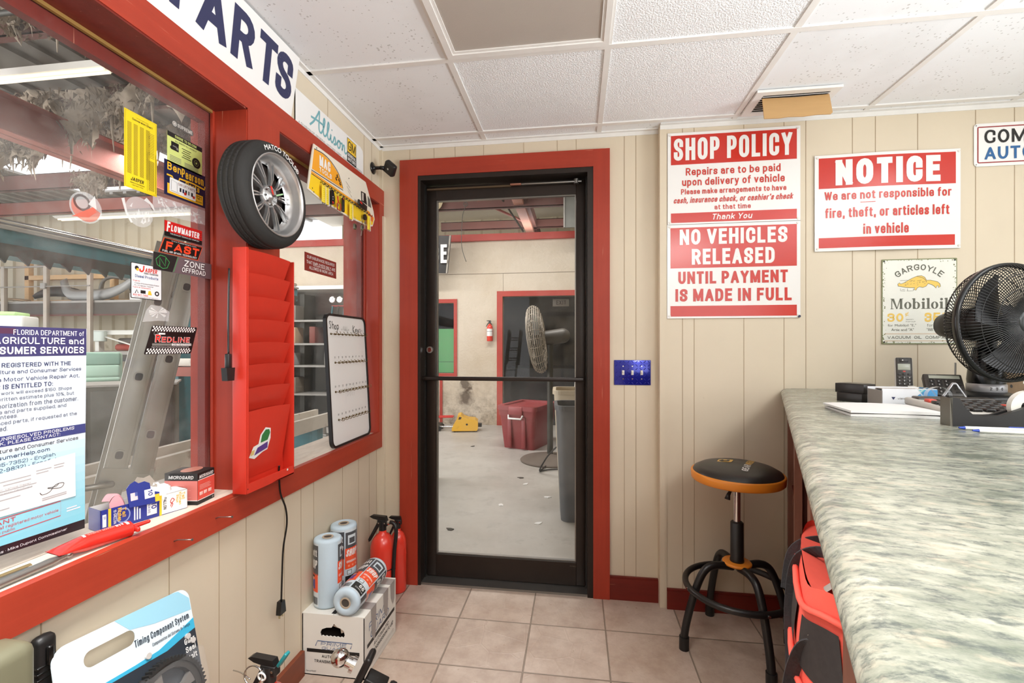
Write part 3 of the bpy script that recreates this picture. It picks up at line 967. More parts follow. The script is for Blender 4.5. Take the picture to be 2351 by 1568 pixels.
# --- transmission maker's sign
b = MB()
W_, H_ = .574, .142
b.prism([(0, 0), (W_ - .012, 0), (W_, .012), (W_, H_ - .03), (W_ - .006, H_ - .01), (W_ - .03, H_), (0, H_)], -.004, 0, M_PAPERW, side=M_INK)
TEAL = mat('teal_ink', (112, 168, 176), .5)
def scr(pts, ox, oy, kx, ky): return [(ox + p[0] * kx, oy + p[1] * ky) for p in pts]
ALL = [
    [(-.2, .62), (.45, .70), (1.0, .74), (1.5, .75)],                                    # A crossbar flourish
    [(-.35, -.02), (.2, .45), (.75, 1.15), (1.0, 1.5), (1.02, 1.2), (.95, .5), (1.0, .1), (1.25, .0)],
    [(1.25, .0), (1.6, .45), (1.85, 1.1), (1.75, 1.3), (1.62, 1.0), (1.6, .3), (1.75, .02), (2.0, .12)],
    [(2.0, .12), (2.3, .55), (2.5, 1.1), (2.4, 1.3), (2.27, 1.0), (2.25, .3), (2.4, .02), (2.65, .12)],
    [(2.65, .12), (2.8, .55), (2.78, .2), (2.92, .0), (3.15, .15), (3.4, .6), (3.55, .35), (3.5, .05), (3.25, .0)],
    [(3.25, .0), (3.65, .12), (3.95, .45), (4.2, .6), (3.95, .5), (3.88, .2), (4.05, .0), (4.3, .15), (4.35, .45), (4.2, .6), (4.5, .5)],
    [(4.5, .5), (4.72, .58), (4.7, .0)], [(4.7, .1), (4.95, .55), (5.15, .5), (5.12, .15), (5.3, .0), (5.55, .2)],
]
for st in ALL:
    b.stroke(scr(st, .115, .044, .052, .058), .0085, .0006, TEAL)
b.disc(.115 + 2.95 * .052, .044 + .95 * .058, .004, .0007, TEAL, n=10)
b.text('A DIVISION OF GENERAL MOTORS CORP.  INDIANAPOLIS, INDIANA', .018, .012, .545, .011, M_GREYINK, z=.0006, space=1.1)
b.rect(.408, .018, .088, .112, .0004, mat('yellow_ink', (240, 196, 48), .45)); b.rect(.408, .018, .088, .048, .0008, M_INK)
b.stroke([(.408, .018), (.496, .018), (.496, .130), (.408, .130)], .003, .001, M_INK, smooth=False, closed=True)
b.text('GM', .415, .074, .074, .046, M_INK, z=.0011, space=.9)
b.text('GENERAL', .412, .044, .080, .016, M_PAPERW, bold=.03, z=.0011); b.text('MOTORS', .414, .024, .076, .016, M_PAPERW, bold=.03, z=.0011)
o = b.build('transmission_sign', None, (-1.088, 1.654, 2.192), ROT_LEFT)
tag(o, 'long white sign with teal script and yellow square standing on the red window header', 'sign')

# --- wheel clock
RUB = mat('black_rubber', (34, 33, 31), .75, var=.1, bump=.15, bscale=90)
ALU = mat('satin_aluminium', (205, 205, 205), .28, metal=.85)
clk = thing('wheel_clock', 'car tyre wall clock with silver spoked wheel above the red file rack', 'clock', (-1.071, 1.392, 1.818), ROT_LEFT)
b = MB()
R = .171
b.lathe([(.118, .0), (.150, .002), (.162, .008), (R, .018), (R + .001, .030), (R - .002, .031), (R - .002, .034), (R + .001, .035), (R + .001, .048), (R - .002, .049), (R - .002, .052), (R + .001, .053), (R + .001, .066), (R - .002, .067), (R - .002, .069), (R, .070), (.168, .080), (.160, .091), (.148, .098), (.136, .099), (.130, .096)], RUB, 96)
for k in range(72):       # tread sipes
    a = 2 * pi * k / 72
    for z0, z1, t in ((.020, .030, .03), (.036, .048, -.03), (.053, .066, .03), (.072, .084, .02)):
        rr = R + .0012 if z0 < .07 else .168
        r2 = R + .0012 if z0 < .07 else .1655
        p = [(rr * cos(a + q), rr * sin(a + q), z0) for q in (0, .012)] + [(r2 * cos(a + t + q), r2 * sin(a + t + q), z1) for q in (.012, 0)]
        b.add(p, [(0, 1, 2, 3)], M_INK)
def arc(cx_ang, rad, xc):
    return lambda p: ((rad + p[1]) * cos(cx_ang - (p[0] - xc) / rad), (rad + p[1]) * sin(cx_ang - (p[0] - xc) / rad), p[2])
b.text('MATCO TOOLS\u00ae', 0, -.008, .19, .0165, M_PAPERW, bold=.045, z=.1002, fn=arc(radians(84), .149, .095))
b.build('tyre', clk)
b = MB()
b.lathe([(.131, .094), (.134, .100), (.131, .102), (.127, .099), (.124, .088), (.120, .070), (.113, .050), (.106, .046)], ALU, 72)
b.lathe([(.112, .030), (.0, .030)], mat('wheel_back', (70, 62, 58), .5, metal=.3), 48)
for k in range(10):
    a = 2 * pi * (k + .25) / 10
    M0 = b.M
    for sg in (-1, 1):
        b.M = Matrix.Rotation(a + sg * .085, 4, 'Z')
        vs = []
        for (r_, w_, zt) in ((.020, .0035, .062), (.060, .0032, .066), (.113, .0038, .060)):
            off = -sg * (.004 if r_ < .03 else .001)
            vs += [(r_, off - w_, zt - .010), (r_, off + w_, zt - .010), (r_, off + w_ * .6, zt), (r_, off - w_ * .6, zt)]
        fs = []
        for s_ in range(2):
            for q in range(4):
                fs.append((s_ * 4 + q, s_ * 4 + 4 + q, s_ * 4 + 4 + (q + 1) % 4, s_ * 4 + (q + 1) % 4))
        b.add(vs, [f[::-1] for f in fs] + [(0, 1, 2, 3), (8, 11, 10, 9)], ALU)
    b.M = M0
    b.cyl((.030 * cos(a), .030 * sin(a), .06), (.030 * cos(a), .030 * sin(a), .072), .0035, M_CHROME, n=10)
b.lathe([(.036, .052), (.036, .064), (.030, .068), (.014, .070), (.014, .074), (.0, .075)], ALU, 40)
b.build('wheel', clk)
b = MB()
b.M = Matrix.Rotation(radians(115), 4, 'Z'); b.rbox(0, .032, -.004, .004, .076, .078, mat('red_hand', (214, 50, 36), .4), .001)
b.M = Matrix.Rotation(radians(25), 4, 'Z'); b.rbox(0, .05, -.0025, .0025, .079, .080, mat('green_hand', (170, 214, 160), .4), .001)
b.M = Matrix.Rotation(radians(170), 4, 'Z'); b.rbox(0, .03, -.001, .001, .081, .082, M_STEEL, .0004)
b.M = Matrix(); b.cyl((0, 0, .074), (0, 0, .085), .004, M_STEEL, n=12)
b.build('clock_hand', clk)

# --- red pocket file rack
rk = thing('file_rack', 'tall red steel wall file rack with eight pockets between the windows', 'file rack', (-1.071, 1.302, .855), ROT_LEFT)
b = MB()
RW, RH, RD = .248, .777, .047
b.rbox(0, .004, 0, RH, 0, RD, M_RACK, .0012); b.rbox(RW - .004, RW, 0, RH - .004, 0, RD, M_RACK, .0012)
b.box(.004, RW - .004, 0, RH - .006, 0, .003, M_RACK); b.box(.004, RW - .004, 0, .004, .003, RD, M_RACK)
b.box(.004, RW - .004, 0, .030, RD - .003, RD, M_RACK); b.box(.004, .012, .03, RH, RD - .002, RD, M_RACK)
b.disc(.207, .024, .004, RD + .0006, M_PAPERW, n=12); b.disc(.008, .015, .002, RD + .0006, M_INK, n=8); b.disc(RW - .003, .02, .002, RD + .0006, M_INK, n=8)
b.build('rack_shell', rk)
tops = [.772, .698, .624, .550, .476, .404, .330, .256]
for i, zt in enumerate(tops):
    zb = (tops[i + 1] - .03) if i < 7 else .034
    p = MB()
    def pk(u, v, zt=zt, zb=zb):
        z = zb + (zt - zb) * v
        return (.0045 + (RW - .022) * u, z + .004 * cos(pi * (u - .5)) * (v > .99), .005 + (.038 * v))
    p.sheet(pk, 8, 4, M_RACK)
    def pk2(u, v, pk=pk):
        q = pk(1 - u, v); return (q[0], q[1], q[2] - .0015)
    p.sheet(pk2, 8, 4, M_RACK)
    if i == 7:    # round-cornered decal on the lowest pocket
        def ondec(q):
            v = (q[1] - zb) / (zt - zb); return (q[0], q[1], .005 + .038 * v + q[2])
        WD = mat('decal_white', (236, 236, 232), .4); GR = mat('decal_green', (46, 120, 62), .4); PU = mat('decal_purple', (86, 56, 130), .4)
        for poly, m_, dz in (([(.055, .102), (.085, .092), (.125, .108), (.150, .112), (.158, .150), (.150, .185), (.120, .192), (.098, .170), (.095, .140), (.07, .135)], WD, .001),
                             ([(.105, .142), (.142, .146), (.150, .170), (.142, .182), (.122, .184), (.106, .168)], GR, .0016),
                             ([(.080, .104), (.148, .118), (.144, .140), (.092, .128)], PU, .0018), ([(.060, .106), (.078, .108), (.078, .124), (.062, .122)], mat('decal_tan', (214, 190, 120), .4), .0018)):
            p.add([ondec((x * .92, y, dz)) for x, y in poly], [list(range(len(poly)))], m_)
    p.build('pocket', rk)

# power lead hanging out under the rack and black cable end beside it
b = MB()
pts = spline([(0, .06, .012), (.002, .03, .010), (.004, -.04, .014), (.022, -.10, .022), (.026, -.16, .024), (.012, -.24, .02), (.008, -.33, .018), (.006, -.43, .016)], 8)
b.tube(pts, .0032, M_BLACKG, n=8, flat=.7)
b.prism([(-.004, -.43), (.016, -.43), (.021, -.462), (.022, -.475), (-.010, -.475), (-.009, -.462)], .006, .024, M_BLACKG)
o = tag(b.build('power_cord', None, (-1.072, 1.515, .83), ROT_LEFT), 'black power cord with two-prong plug hanging below the red file rack', 'cord')
p = MB()
for dx in (-.003, .013):
    p.box(dx, dx + .0016, -.490, -.474, .011, .018, mat('brass_prong', (190, 180, 150), .3, metal=.9))
p.build('prong', o)
b = MB()
b.tube(spline([(.012, .30, .004), (.006, .15, .006), (.004, .03, .008)], 6), .003, M_BLACK, n=6)
b.rbox(-.006, .010, -.01, .035, .002, .016, M_BLACK, .003); b.prism([(-.014, -.048), (.014, -.048), (.017, -.008), (-.018, -.008)], .001, .020, M_BLACK)
tag(b.build('cable_end', None, (-1.071, 1.272, 1.262), ROT_LEFT), 'black cable with square connector hanging behind the left edge of the rack', 'cable')

# --- van shaped key holder
kh = thing('key_holder', 'tool-truck shaped key holder in cream and yellow with row of small hooks', 'key holder', (-1.058, 1.70, 1.93), ROT_LEFT)
CREAM = mat('cream_plastic', (226, 218, 200), .45); KY = mat('key_yellow', (240, 200, 40), .4); KO = mat('key_orange', (236, 160, 40), .4)
b = MB()
out = [(.031, .215), (.494, .223), (.505, .210), (.544, .157), (.586, .101), (.598, .062), (.575, .020), (.544, .010), (.504, .005), (.331, -.004), (.087, .001), (-.014, .016), (.0, .09), (.02, .179)]
b.prism(out, -.004, 0, CREAM)
b.prism([(-.004, .022), (.010, .085), (.54, .072), (.59, .066), (.572, .026), (.50, .012), (.33, .003), (.088, .008)], 0, .0008, KY)
b.prism([(.012, .088), (.54, .076), (.541, .084), (.013, .097)], 0, .0012, KO)
b.prism([(.033, .193), (.10, .200), (.16, .192), (.22, .165), (.262, .118), (.262, .110), (.018, .108)], 0, .0012, KO)
b.stroke([(.033, .195), (.10, .202), (.16, .194), (.222, .167), (.265, .112)], .003, .0015, M_INK)
b.stroke([(.012, .101), (.265, .104)], .003, .0015, M_INK, smooth=False); b.stroke([(.012, .086), (.545, .074)], .0022, .0015, M_INK, smooth=False)
b.text('MAC', .070, .142, .085, .044, M_PAPERW, bold=.06, z=.0018); b.text('TOOLS', .068, .117, .098, .020, M_PAPERW, bold=.05, z=.0018)
b.prism([(.442, .160), (.492, .164), (.508, .110), (.446, .112)], 0, .0012, M_INK); b.prism([(.450, .155), (.470, .157), (.468, .118), (.452, .118)], .0012, .0016, mat('grey_pane', (190, 184, 172), .3))
b.prism([(.515, .160), (.540, .150), (.556, .110), (.520, .110)], 0, .0012, mat('dark_pane', (90, 96, 92), .3))
b.prism([(.51, .078), (.58, .07), (.572, .04), (.52, .05)], .0012, .0018, mat('orange_lamp', (226, 110, 40), .4))
for x, y in ((.215, .150), (.23, .138), (.206, .135), (.24, .125)):   # small printed car parts
    b.disc(x, y, .008, .0018, M_INK, n=10); b.disc(x + .004, y + .002, .004, .0022, KO, n=8)
for x, y in ((.29, .155), (.31, .118), (.30, .135)):
    b.stroke([(x, y), (x + .04, y - .018)], .0015, .0012, M_GREYINK, smooth=False)
for x, y in ((.05, .205), (.32, .178), (.49, .140), (.03, .018), (.02, .03)):
    b.disc(x, y, .003, .0012, M_INK, n=8)
b.build('board', kh)
hookx = [.075 + .0262 * k for k in range(18)]
hb = MB()
hb.tube([(0, 0, 0), (0, 0, .008), (0, -.008, .012), (0, -.012, .018), (0, -.004, .022)], .0016, M_BLACK, n=6)
h0 = hb.build('hook', kh, (hookx[0], .074, .002))
for x in hookx[1:]:
    h = h0.copy(); C.objects.link(h); h.parent = kh; h.location = (x, .074 - (x - .075) * .018, .002)
# key sets hanging from the hooks
M_CLEAR = mat('clear_plastic', (240, 238, 232), .15, alpha=.45)
M_TAGY = mat('yellow_key_tag', (240, 214, 60), .3)
M_KEY = mat('key_metal', (190, 186, 176), .3, metal=.9)
def keyset(y, z, label, fob, nkeys=2, group=None):
    k = thing('key_set', label, 'keys', (-1.042, y, z), ROT_LEFT, group)
    r = MB(); r.tube([(.009 * cos(a), -.010 + .009 * sin(a), 0) for a in [2 * pi * i / 14 for i in range(14)]], .0008, M_KEY, n=5, closed=True); r.build('key_ring', k)
    fob(k)
    for i in range(nkeys):
        q = MB(); q.M = Matrix.Translation((0.002 * i, -.055, .002 * i)) @ Matrix.Rotation(radians(-12 + 20 * i), 4, 'Z')
        q.prism(circ(0, .0, .008, 12), -.0008, .0008, M_KEY); q.prism([(-.003, -.006), (.003, -.006), (.003, -.03), (.0, -.036), (-.003, -.03), (-.002, -.024), (-.0035, -.02), (-.002, -.014)], -.0008, .0008, M_KEY)
        q.build('key', k)
    return k
def f_tag(k):
    t = MB(); t.rbox(-.011, .011, -.082, -.012, -.003, .003, M_TAGY, .001)
    for j in range(7): t.box(-.007, .006, -.074 + j * .008, -.072 + j * .008, .003, .0034, mat('tag_print', (200, 170, 40), .5))
    t.build('key_tag', k); c = MB(); c.rbox(.011, .016, -.086, -.010, -.004, .004, M_CLEAR, .001); c.build('tag_sleeve', k)
def f_fob(k):
    t = MB(); t.prism([(.017 * cos(a), -.045 + .032 * sin(a) - .004 * cos(2 * a)) for a in [2 * pi * i / 24 for i in range(24)]], -.005, .007, M_BLACK)
    t.disc(0, -.040, .0025, .0075, M_PAPERW, n=8); t.disc(0, -.050, .0025, .0075, M_PAPERW, n=8); t.add([(-.008, -.060, .0076), (.0, -.073, .0076), (.008, -.060, .0076)], [(0, 1, 2)], mat('panic_red', (200, 40, 34), .4)); t.build('remote_fob', k)
def f_red(k):
    t = MB(); t.tube([(.0, -.018, 0), (.006, -.045, 0)], .003, mat('red_cord', (190, 44, 36), .5), n=6)
    t.tube([(.006 + .017 * cos(a), -.062 + .017 * sin(a), .003) for a in [2 * pi * i / 20 for i in range(20)]], .0018, mat('red_cord', (190, 44, 36), .5), n=6, closed=True); t.build('red_ring', k)
def f_blade(k):
    t = MB(); t.rbox(-.008, .008, -.075, -.012, -.004, .006, M_BLACK, .003); t.box(-.009, -.004, -.022, -.014, .006, .007, mat('panic_red', (200, 40, 34), .4)); t.build('remote_fob', k)
def f_olive(k):
    t = MB(); t.rbox(-.011, .011, -.062, -.034, -.004, .006, mat('olive_plastic', (84, 80, 56), .35), .005); t.rbox(-.007, .007, -.052, -.040, .006, .007, M_BLACK, .002); t.build('remote_fob', k)
def f_flat(k):
    t = MB(); t.M = Matrix.Rotation(radians(-5), 4, 'Z'); t.rbox(-.045, .045, -.018, .010, .004, .014, M_BLACK, .006); t.rbox(-.034, -.012, -.006, .003, .014, .0146, mat('panic_red', (200, 40, 34), .4), .0003); t.build('remote_fob', k)
def f_head(k):
    t = MB(); t.prism(circ(0, -.030, .015, 20), -.003, .004, M_BLACK); t.build('key_head', k)
keyset(1.776, 2.000, 'key set with yellow tag nearest the left end of the key holder', f_tag, 2, 'keys on the key holder')
keyset(1.802, 2.000, 'second yellow key tag from the left on the key holder', f_tag, 1, 'keys on the key holder')
keyset(1.838, 2.002, 'black oval car remote with red triangle on the key holder', f_fob, 1, 'keys on the key holder')
keyset(1.890, 2.000, 'keys on red cord loop on the key holder', f_red, 1, 'keys on the key holder')
keyset(1.935, 2.000, 'narrow black folding remote hanging mid key holder', f_blade, 0, 'keys on the key holder')
keyset(2.010, 1.995, 'yellow key tag right of the narrow black remote', f_tag, 1, 'keys on the key holder')
keyset(2.046, 1.936, 'olive square remote on wire ring below yellow tag', f_olive, 0, 'keys on the key holder')
keyset(2.108, 2.012, 'flat black remote with red button lying sideways at truck cab', f_flat, 0, 'keys on the key holder')
keyset(2.120, 1.950, 'olive remote hanging lowest under the truck cab', f_olive, 1, 'keys on the key holder')
keyset(2.152, 1.992, 'key with round black head hanging under flat remote', f_head, 2, 'keys on the key holder')
keyset(2.195, 1.992, 'yellow key tag nearest the right end of the key holder', f_tag, 2, 'keys on the key holder')

# --- white key board leaning on the small window
kb = thing('key_board', 'white dry-erase key board with black rim leaning on small window sill', 'key board', (-1.112, 1.945, .848), (radians(90) - .056, 0, radians(90)))
BW, BH = .396, .625
WB = mat('dry_erase_white', (236, 236, 233), .22)
b = MB(); b.prism(rrect(.006, .006, BW - .012, BH - .012, .03), .002, .010, WB)
PEN = mat('marker_ink', (60, 60, 58), .5); PENL = mat('faded_marker', (205, 204, 200), .4)
def hand(strokes, ox, oy, k, m=PEN, w=.004):
    for st in strokes: b.stroke([(ox + x * k, oy + y * k) for x, y in st], w, .0106, m)
hand([[(.9, 1.6), (.5, 1.9), (.1, 1.6), (.5, 1.1), (.8, .6), (.4, .1), (0, .3)]], .035, .555, .018)
hand([[(0, 2), (0, 0)], [(0, .8), (.4, 1.2), (.7, .9), (.7, 0)]], .062, .555, .018)
hand([[(.4, 1.1), (0, .6), (.4, 0), (.8, .5), (.4, 1.1)]], .082, .553, .018)
hand([[(0, 1.2), (0, -1)], [(0, .9), (.5, 1.2), (.8, .6), (.4, .1), (0, .3)]], .105, .553, .018)
hand([[(0, 2), (0, 0)], [(.9, 1.8), (.05, .9), (.9, 0)]], .262, .540, .020)
hand([[(0, .6), (.7, .7), (.4, 1.2), (0, .6), (.3, 0), (.8, .2)]], .286, .538, .020)
hand([[(0, 1.2), (.4, .4), (.8, 1.2), (.3, -.8)]], .306, .538, .020); hand([[(.6, 1), (.2, .9), (.6, .4), (.1, 0)]], .330, .545, .018)
hand([[(0, 0), (.3, 1), (.6, 0)], [(.9, 0), (.9, 1), (1.4, 0), (1.4, 1)], [(1.8, 1), (1.8, 0), (2.3, .1)]], .160, .548, .022, PENL, .005)
hand([[(0, 0), (0, 1), (.6, .6), (0, .1)], [(1, 0), (.9, .6), (1.4, .5), (1, 0)], [(2, .6), (1.7, .2), (2.1, 0)], [(2.5, 1), (2.5, 0)]], .170, .225, .028, PENL, .0025)
hand([[(-.6, -1.2), (-.3, 1.6), (.8, 2.2), (2.8, 1.6)]], .170, .225, .028, PENL, .0015)
for row, (z_, x0, first, n_) in enumerate(((.530, .045, 1, 10), (.395, .070, 11, 9), (.258, .060, 20, 10), (.125, .075, 30, 9))):
    for k in range(n_):
        b.text(str(first + k), x0 + k * .0345 - .004, z_ + .020, None, .009, PEN, z=.0106)
b.build('board', kb)
b = MB(); b.prism([rrect(0, 0, BW, BH, .036), rrect(.010, .010, BW - .02, BH - .02, .028)], 0, .016, M_BLACK); b.build('rim', kb)
hb = MB(); BRS = mat('brass_hook', (128, 112, 76), .35, metal=.8)
hb.cyl((0, 0, 0), (0, 0, .003), .005, BRS, n=10)
hb.tube([(0, 0, 0), (0, 0, .012), (.002, -.006, .020), (.003, -.004, .028), (.003, .006, .030), (.001, .010, .026)], .0015, BRS, n=6)
hk = None
for (z_, x0, first, n_) in ((.530, .045, 1, 10), (.395, .070, 11, 9), (.258, .060, 20, 10), (.125, .075, 30, 9)):
    for k in range(n_):
        loc = (x0 + k * .0345, z_, .010)
        if hk is None: hk = hb.build('cup_hook', kb, loc)
        else:
            h = hk.copy(); C.objects.link(h); h.parent = kb; h.location = loc

# --- signs and stickers stuck on the panes; face side towards the office
XG = -1.1985  # sticker positions below read from image pixels, projected onto the pane plane
def sticker(name, y, z, label, cat, draw, x=XG, tilt=0.0):
    s_ = MB(); draw(s_)
    o = s_.build(name, None, (x, y, z), (radians(90), 0, radians(90)) if not tilt else Matrix.Rotation(radians(90), 3, 'Z').to_4x4().__matmul__(Matrix.Rotation(radians(90), 4, 'X')).__matmul__(Matrix.Rotation(tilt, 4, 'Z')).to_euler())
    return tag(o, label, cat)
T = .0006
def d(s):
    s.prism(rrect(0, 0, .262, .080, .001), -T, 0, mat('maroon_plate', (134, 42, 34), .4))
    for t_, x, y, w in (('OUR INSURANCE REQUIRES', .018, .055, .226), ('THAT EMPLOYEES ONLY ARE', .014, .033, .236), ('ALLOWED IN WORK AREA', .034, .011, .198)):
        s.text(t_, x, y, w, .014, M_PAPERW, z=.0006)
    s.rect(.066, .030, .146, .0012, .0006, M_PAPERW)
sticker('insurance_notice', 1.824, 1.648, 'maroon notice plate with white capitals stuck on the small window', 'sign', d, x=-1.1575)

def d(s):
    s.rect(0, 0, .096, .210, 0, M_YEL); s.prism([(0, 0), (.096, 0), (.096, .210), (0, .210)], -T, -.0001, M_YEL)
    s.text('Conversion Chart', .022, .188, .060, .006, M_INK, bold=.02, z=.0005); s.text('for the metric shop', .034, .196, .036, .003, M_INK, z=.0005)
    DOT = mat('chart_print', (120, 104, 24), .6)
    for cx_ in (.008, .026, .044, .062):
        for r_ in range(56): s.rect(cx_, .040 + r_ * .0025, .012, .0011, .0004, DOT)
    for r_ in range(50): s.rect(.070, .012 + r_ * .0025 if r_ < 34 else .105 + (r_ - 34) * .0045, .018, .0012, .0004, DOT)
    s.stroke([(.066, .008), (.092, .008), (.092, .118), (.066, .118)], .0006, .0005, M_INK, smooth=False, closed=True)
    s.text('JASPER', .018, .022, .038, .010, M_INK, bold=.03, shear=.2, z=.0006); s.text('ENGINES & TRANSMISSIONS', .016, .015, .042, .003, M_INK, z=.0006); s.text('1-800-827-7455', .020, .009, .034, .003, M_INK, z=.0006)
    s.stroke([(.003, .003), (.093, .003), (.093, .207), (.003, .207)], .0006, .0005, DOT, smooth=False, closed=True)
sticker('conversion_chart', 1.068, 1.750, 'bright yellow conversion chart card high on the large window', 'chart', d)

def d(s):
    G = mat('sticker_grey', (92, 90, 86), .4); L = mat('sticker_light', (196, 192, 184), .4)
    s.prism(rrect(0, 0, .078, .019, .008), -T, 0, G); s.disc(.010, .0095, .0075, .0004, L, r_in=.7); s.disc(.010, .0095, .004, .0004, L)
    s.text('SUPREME', .020, .004, .054, .011, L, bold=.04, z=.0005)
sticker('small_oval_sticker', 1.213, 1.981, 'small grey oblong sticker highest on the large window', 'sticker', d)

LIME = mat('lime_card', (206, 216, 126), .45)
def engine_pic(s, x, y, k):
    s.rect(x - .5 * k, y - .4 * k, k, .8 * k, .0006, M_INK)
    for i in range(5): s.disc(x - .4 * k + i * .2 * k, y + .45 * k, .12 * k, .0006, M_INK, n=10)
    s.disc(x - .45 * k, y - .2 * k, .2 * k, .0007, M_INK, n=12); s.disc(x + .3 * k, y - .1 * k, .15 * k, .0009, M_GREYINK, n=12)
    s.rect(x - .3 * k, y, .5 * k, .12 * k, .0009, M_GREYINK)
def d(s):
    s.prism([(0, 0), (.127, 0), (.127, .092), (0, .092)], -T, 0, LIME); s.rect(0, .078, .127, .014, .0004, M_INK)
    s.text('ENGINE TO GO.COM', .026, .081, .078, .008, LIME, bold=.02, z=.0007); s.text('ALL MAKES ALL MODELS', .026, .069, .078, .005, M_INK, z=.0006)
    engine_pic(s, .026, .052, .026); s.disc(.104, .034, .016, .0006, M_INK, r_in=.55); s.disc(.104, .034, .008, .0007, M_INK, r_in=.4)
    for i in range(5): s.rect(.050 + .004 * (i % 2), .058 - i * .0065, .034 - .008 * (i % 2), .002, .0006, M_INK)
    for i in range(4): s.rect(.008, .022 - i * .0045, .040, .0016, .0006, M_GREYINK); s.rect(.060, .018 - i * .004, .052, .0016, .0006, M_GREYINK)
sticker('engine_sticker', 1.198, 1.868, 'pale lime engine advertising card below small oblong sticker', 'sticker', d)

GOLD = mat('gold_ink', (240, 184, 44), .4)
def d(s):
    s.prism([(0, 0), (.150, 0), (.150, .104), (0, .104)], -T, 0, mat('navy_card', (34, 34, 66), .35))
    s.text('Ben', .010, .076, .048, .023, GOLD, bold=.06, z=.0006); s.text('Pearson', .060, .070, .082, .027, GOLD, bold=.06, z=.0006)
    s.text('Parts', .074, .042, .052, .020, GOLD, bold=.05, z=.0006)
    s.stroke([(.008, .060), (.026, .060), (.034, .046), (.048, .046), (.052, .062), (.10, .064), (.146, .060), (.148, .070)], .005, .0005, GOLD, smooth=False)
    s.rect(.010, .006, .130, .030, .0004, GOLD); s.text('0121', .106, .021, .028, .012, M_INK, bold=.02, z=.0007); s.text('parts.com', .098, .009, .038, .007, M_INK, bold=.02, z=.0007)
sticker('parts_sticker', 1.188, 1.769, 'navy and yellow rectangular parts sticker below the lime engine card', 'sticker', d)
def d(s):
    s.prism(rrect(0, 0, .094, .042, .003), -T, 0, M_PAPERW)
    s.text('CAR LIFT PARTS', .028, .028, .062, .0075, mat('maroon_ink', (122, 48, 44), .5), z=.0005)
    s.stroke([(.005, .006), (.005, .036), (.024, .033), (.026, .006)], .0012, .0005, M_GREYINK, smooth=False)
    for x, c in ((.034, M_INK), (.044, M_NAVY), (.054, M_INK), (.064, M_GREYINK), (.076, M_INK)): s.rect(x, .010, .006, .012, .0005, c)
    for x in (.05, .082): s.rect(x, .006, .008, .008, .0007, M_SIGNRED)
    s.rect(.004, .003, .03, .0012, .0005, M_GREYINK)
sticker('lift_sticker', 1.204, 1.782, 'small white lift advertising sticker overlapping the navy parts sticker', 'sticker', d, x=XG + .002, tilt=-.03)

def d(s):
    s.prism([(0, 0), (.136, 0), (.136, .046), (0, .046)], -T, 0, mat('sticker_black', (22, 20, 20), .35)); s.rect(0, .014, .136, .032, .0004, mat('sticker_red', (196, 34, 30), .35))
    s.text('F', .006, .014, .014, .030, M_PAPERW, bold=.05, shear=.15, z=.0007); s.text('LOWMASTER', .021, .018, .104, .019, M_PAPERW, bold=.05, shear=.1, z=.0007)
    s.text('THE EXHAUST TECHNOLOGY COMPANY', .018, .008, .106, .004, M_PAPERW, z=.0006)
    for i in range(4): s.rect(.126, .018 + i * .006, .010, .001, .0006, M_INK)
sticker('exhaust_sticker', 1.189, 1.646, 'red over black exhaust sticker with white slanted capitals', 'sticker', d)
def d(s):
    pts = [(0, 0), (.140, 0), (.158, .046), (.018, .046)]
    s.prism(pts, -T, 0, mat('orange_edge', (220, 80, 44), .35)); s.prism([(.003, .0015), (.138, .0015), (.155, .0445), (.020, .0445)], .0002, .0004, mat('sticker_black', (22, 20, 20), .35))
    s.text('FAST', .022, .0115, .122, .025, mat('fast_orange', (236, 72, 40), .35), bold=.08, shear=.15, z=.0008)
    s.text('FUEL AIR SPARK TECHNOLOGY', .012, .0035, .122, .006, M_PAPERW, bold=.02, z=.0007); s.text('www.fuelairspark.com', .042, .038, .090, .005, M_PAPERW, z=.0007)
sticker('ignition_sticker', 1.168, 1.594, 'black slanted sticker with big orange capitals and orange rim', 'sticker', d, x=XG + .0015)
def d(s):
    s.prism([(0, 0), (.216, 0), (.216, .050), (0, .050)], -T, 0, mat('zone_grey', (104, 88, 92), .35)); s.prism([(0, .0), (.062, .0), (.080, .050), (0, .050)], .0001, .0003, M_INK)
    GN = mat('green_line', (60, 150, 80), .4)
    s.stroke([(.012, .014), (.008, .030), (.022, .044), (.038, .042), (.052, .028), (.044, .010), (.030, .006), (.012, .014)], .0018, .0006, GN, smooth=False)
    s.stroke([(.020, .012), (.020, .036), (.038, .014), (.040, .038)], .0022, .0006, GN, smooth=False); s.stroke([(.066, .002), (.082, .049)], .002, .0006, GN, smooth=False)
    s.text('ZONE', .100, .024, .084, .022, M_INK, bold=.08, shear=.1, z=.0006); s.text('ZONE', .101, .0255, .081, .0195, M_PAPERW, bold=.03, shear=.1, z=.0009)
    s.text('OFFROAD', .094, .005, .092, .018, M_INK, bold=.08, shear=.1, z=.0006); s.text('OFFROAD', .095, .0065, .090, .0155, M_PAPERW, bold=.03, shear=.1, z=.0009)
sticker('suspension_sticker', 1.150, 1.541, 'wide grey and black sticker with green emblem below orange-lettered sticker', 'sticker', d, x=XG + .003)
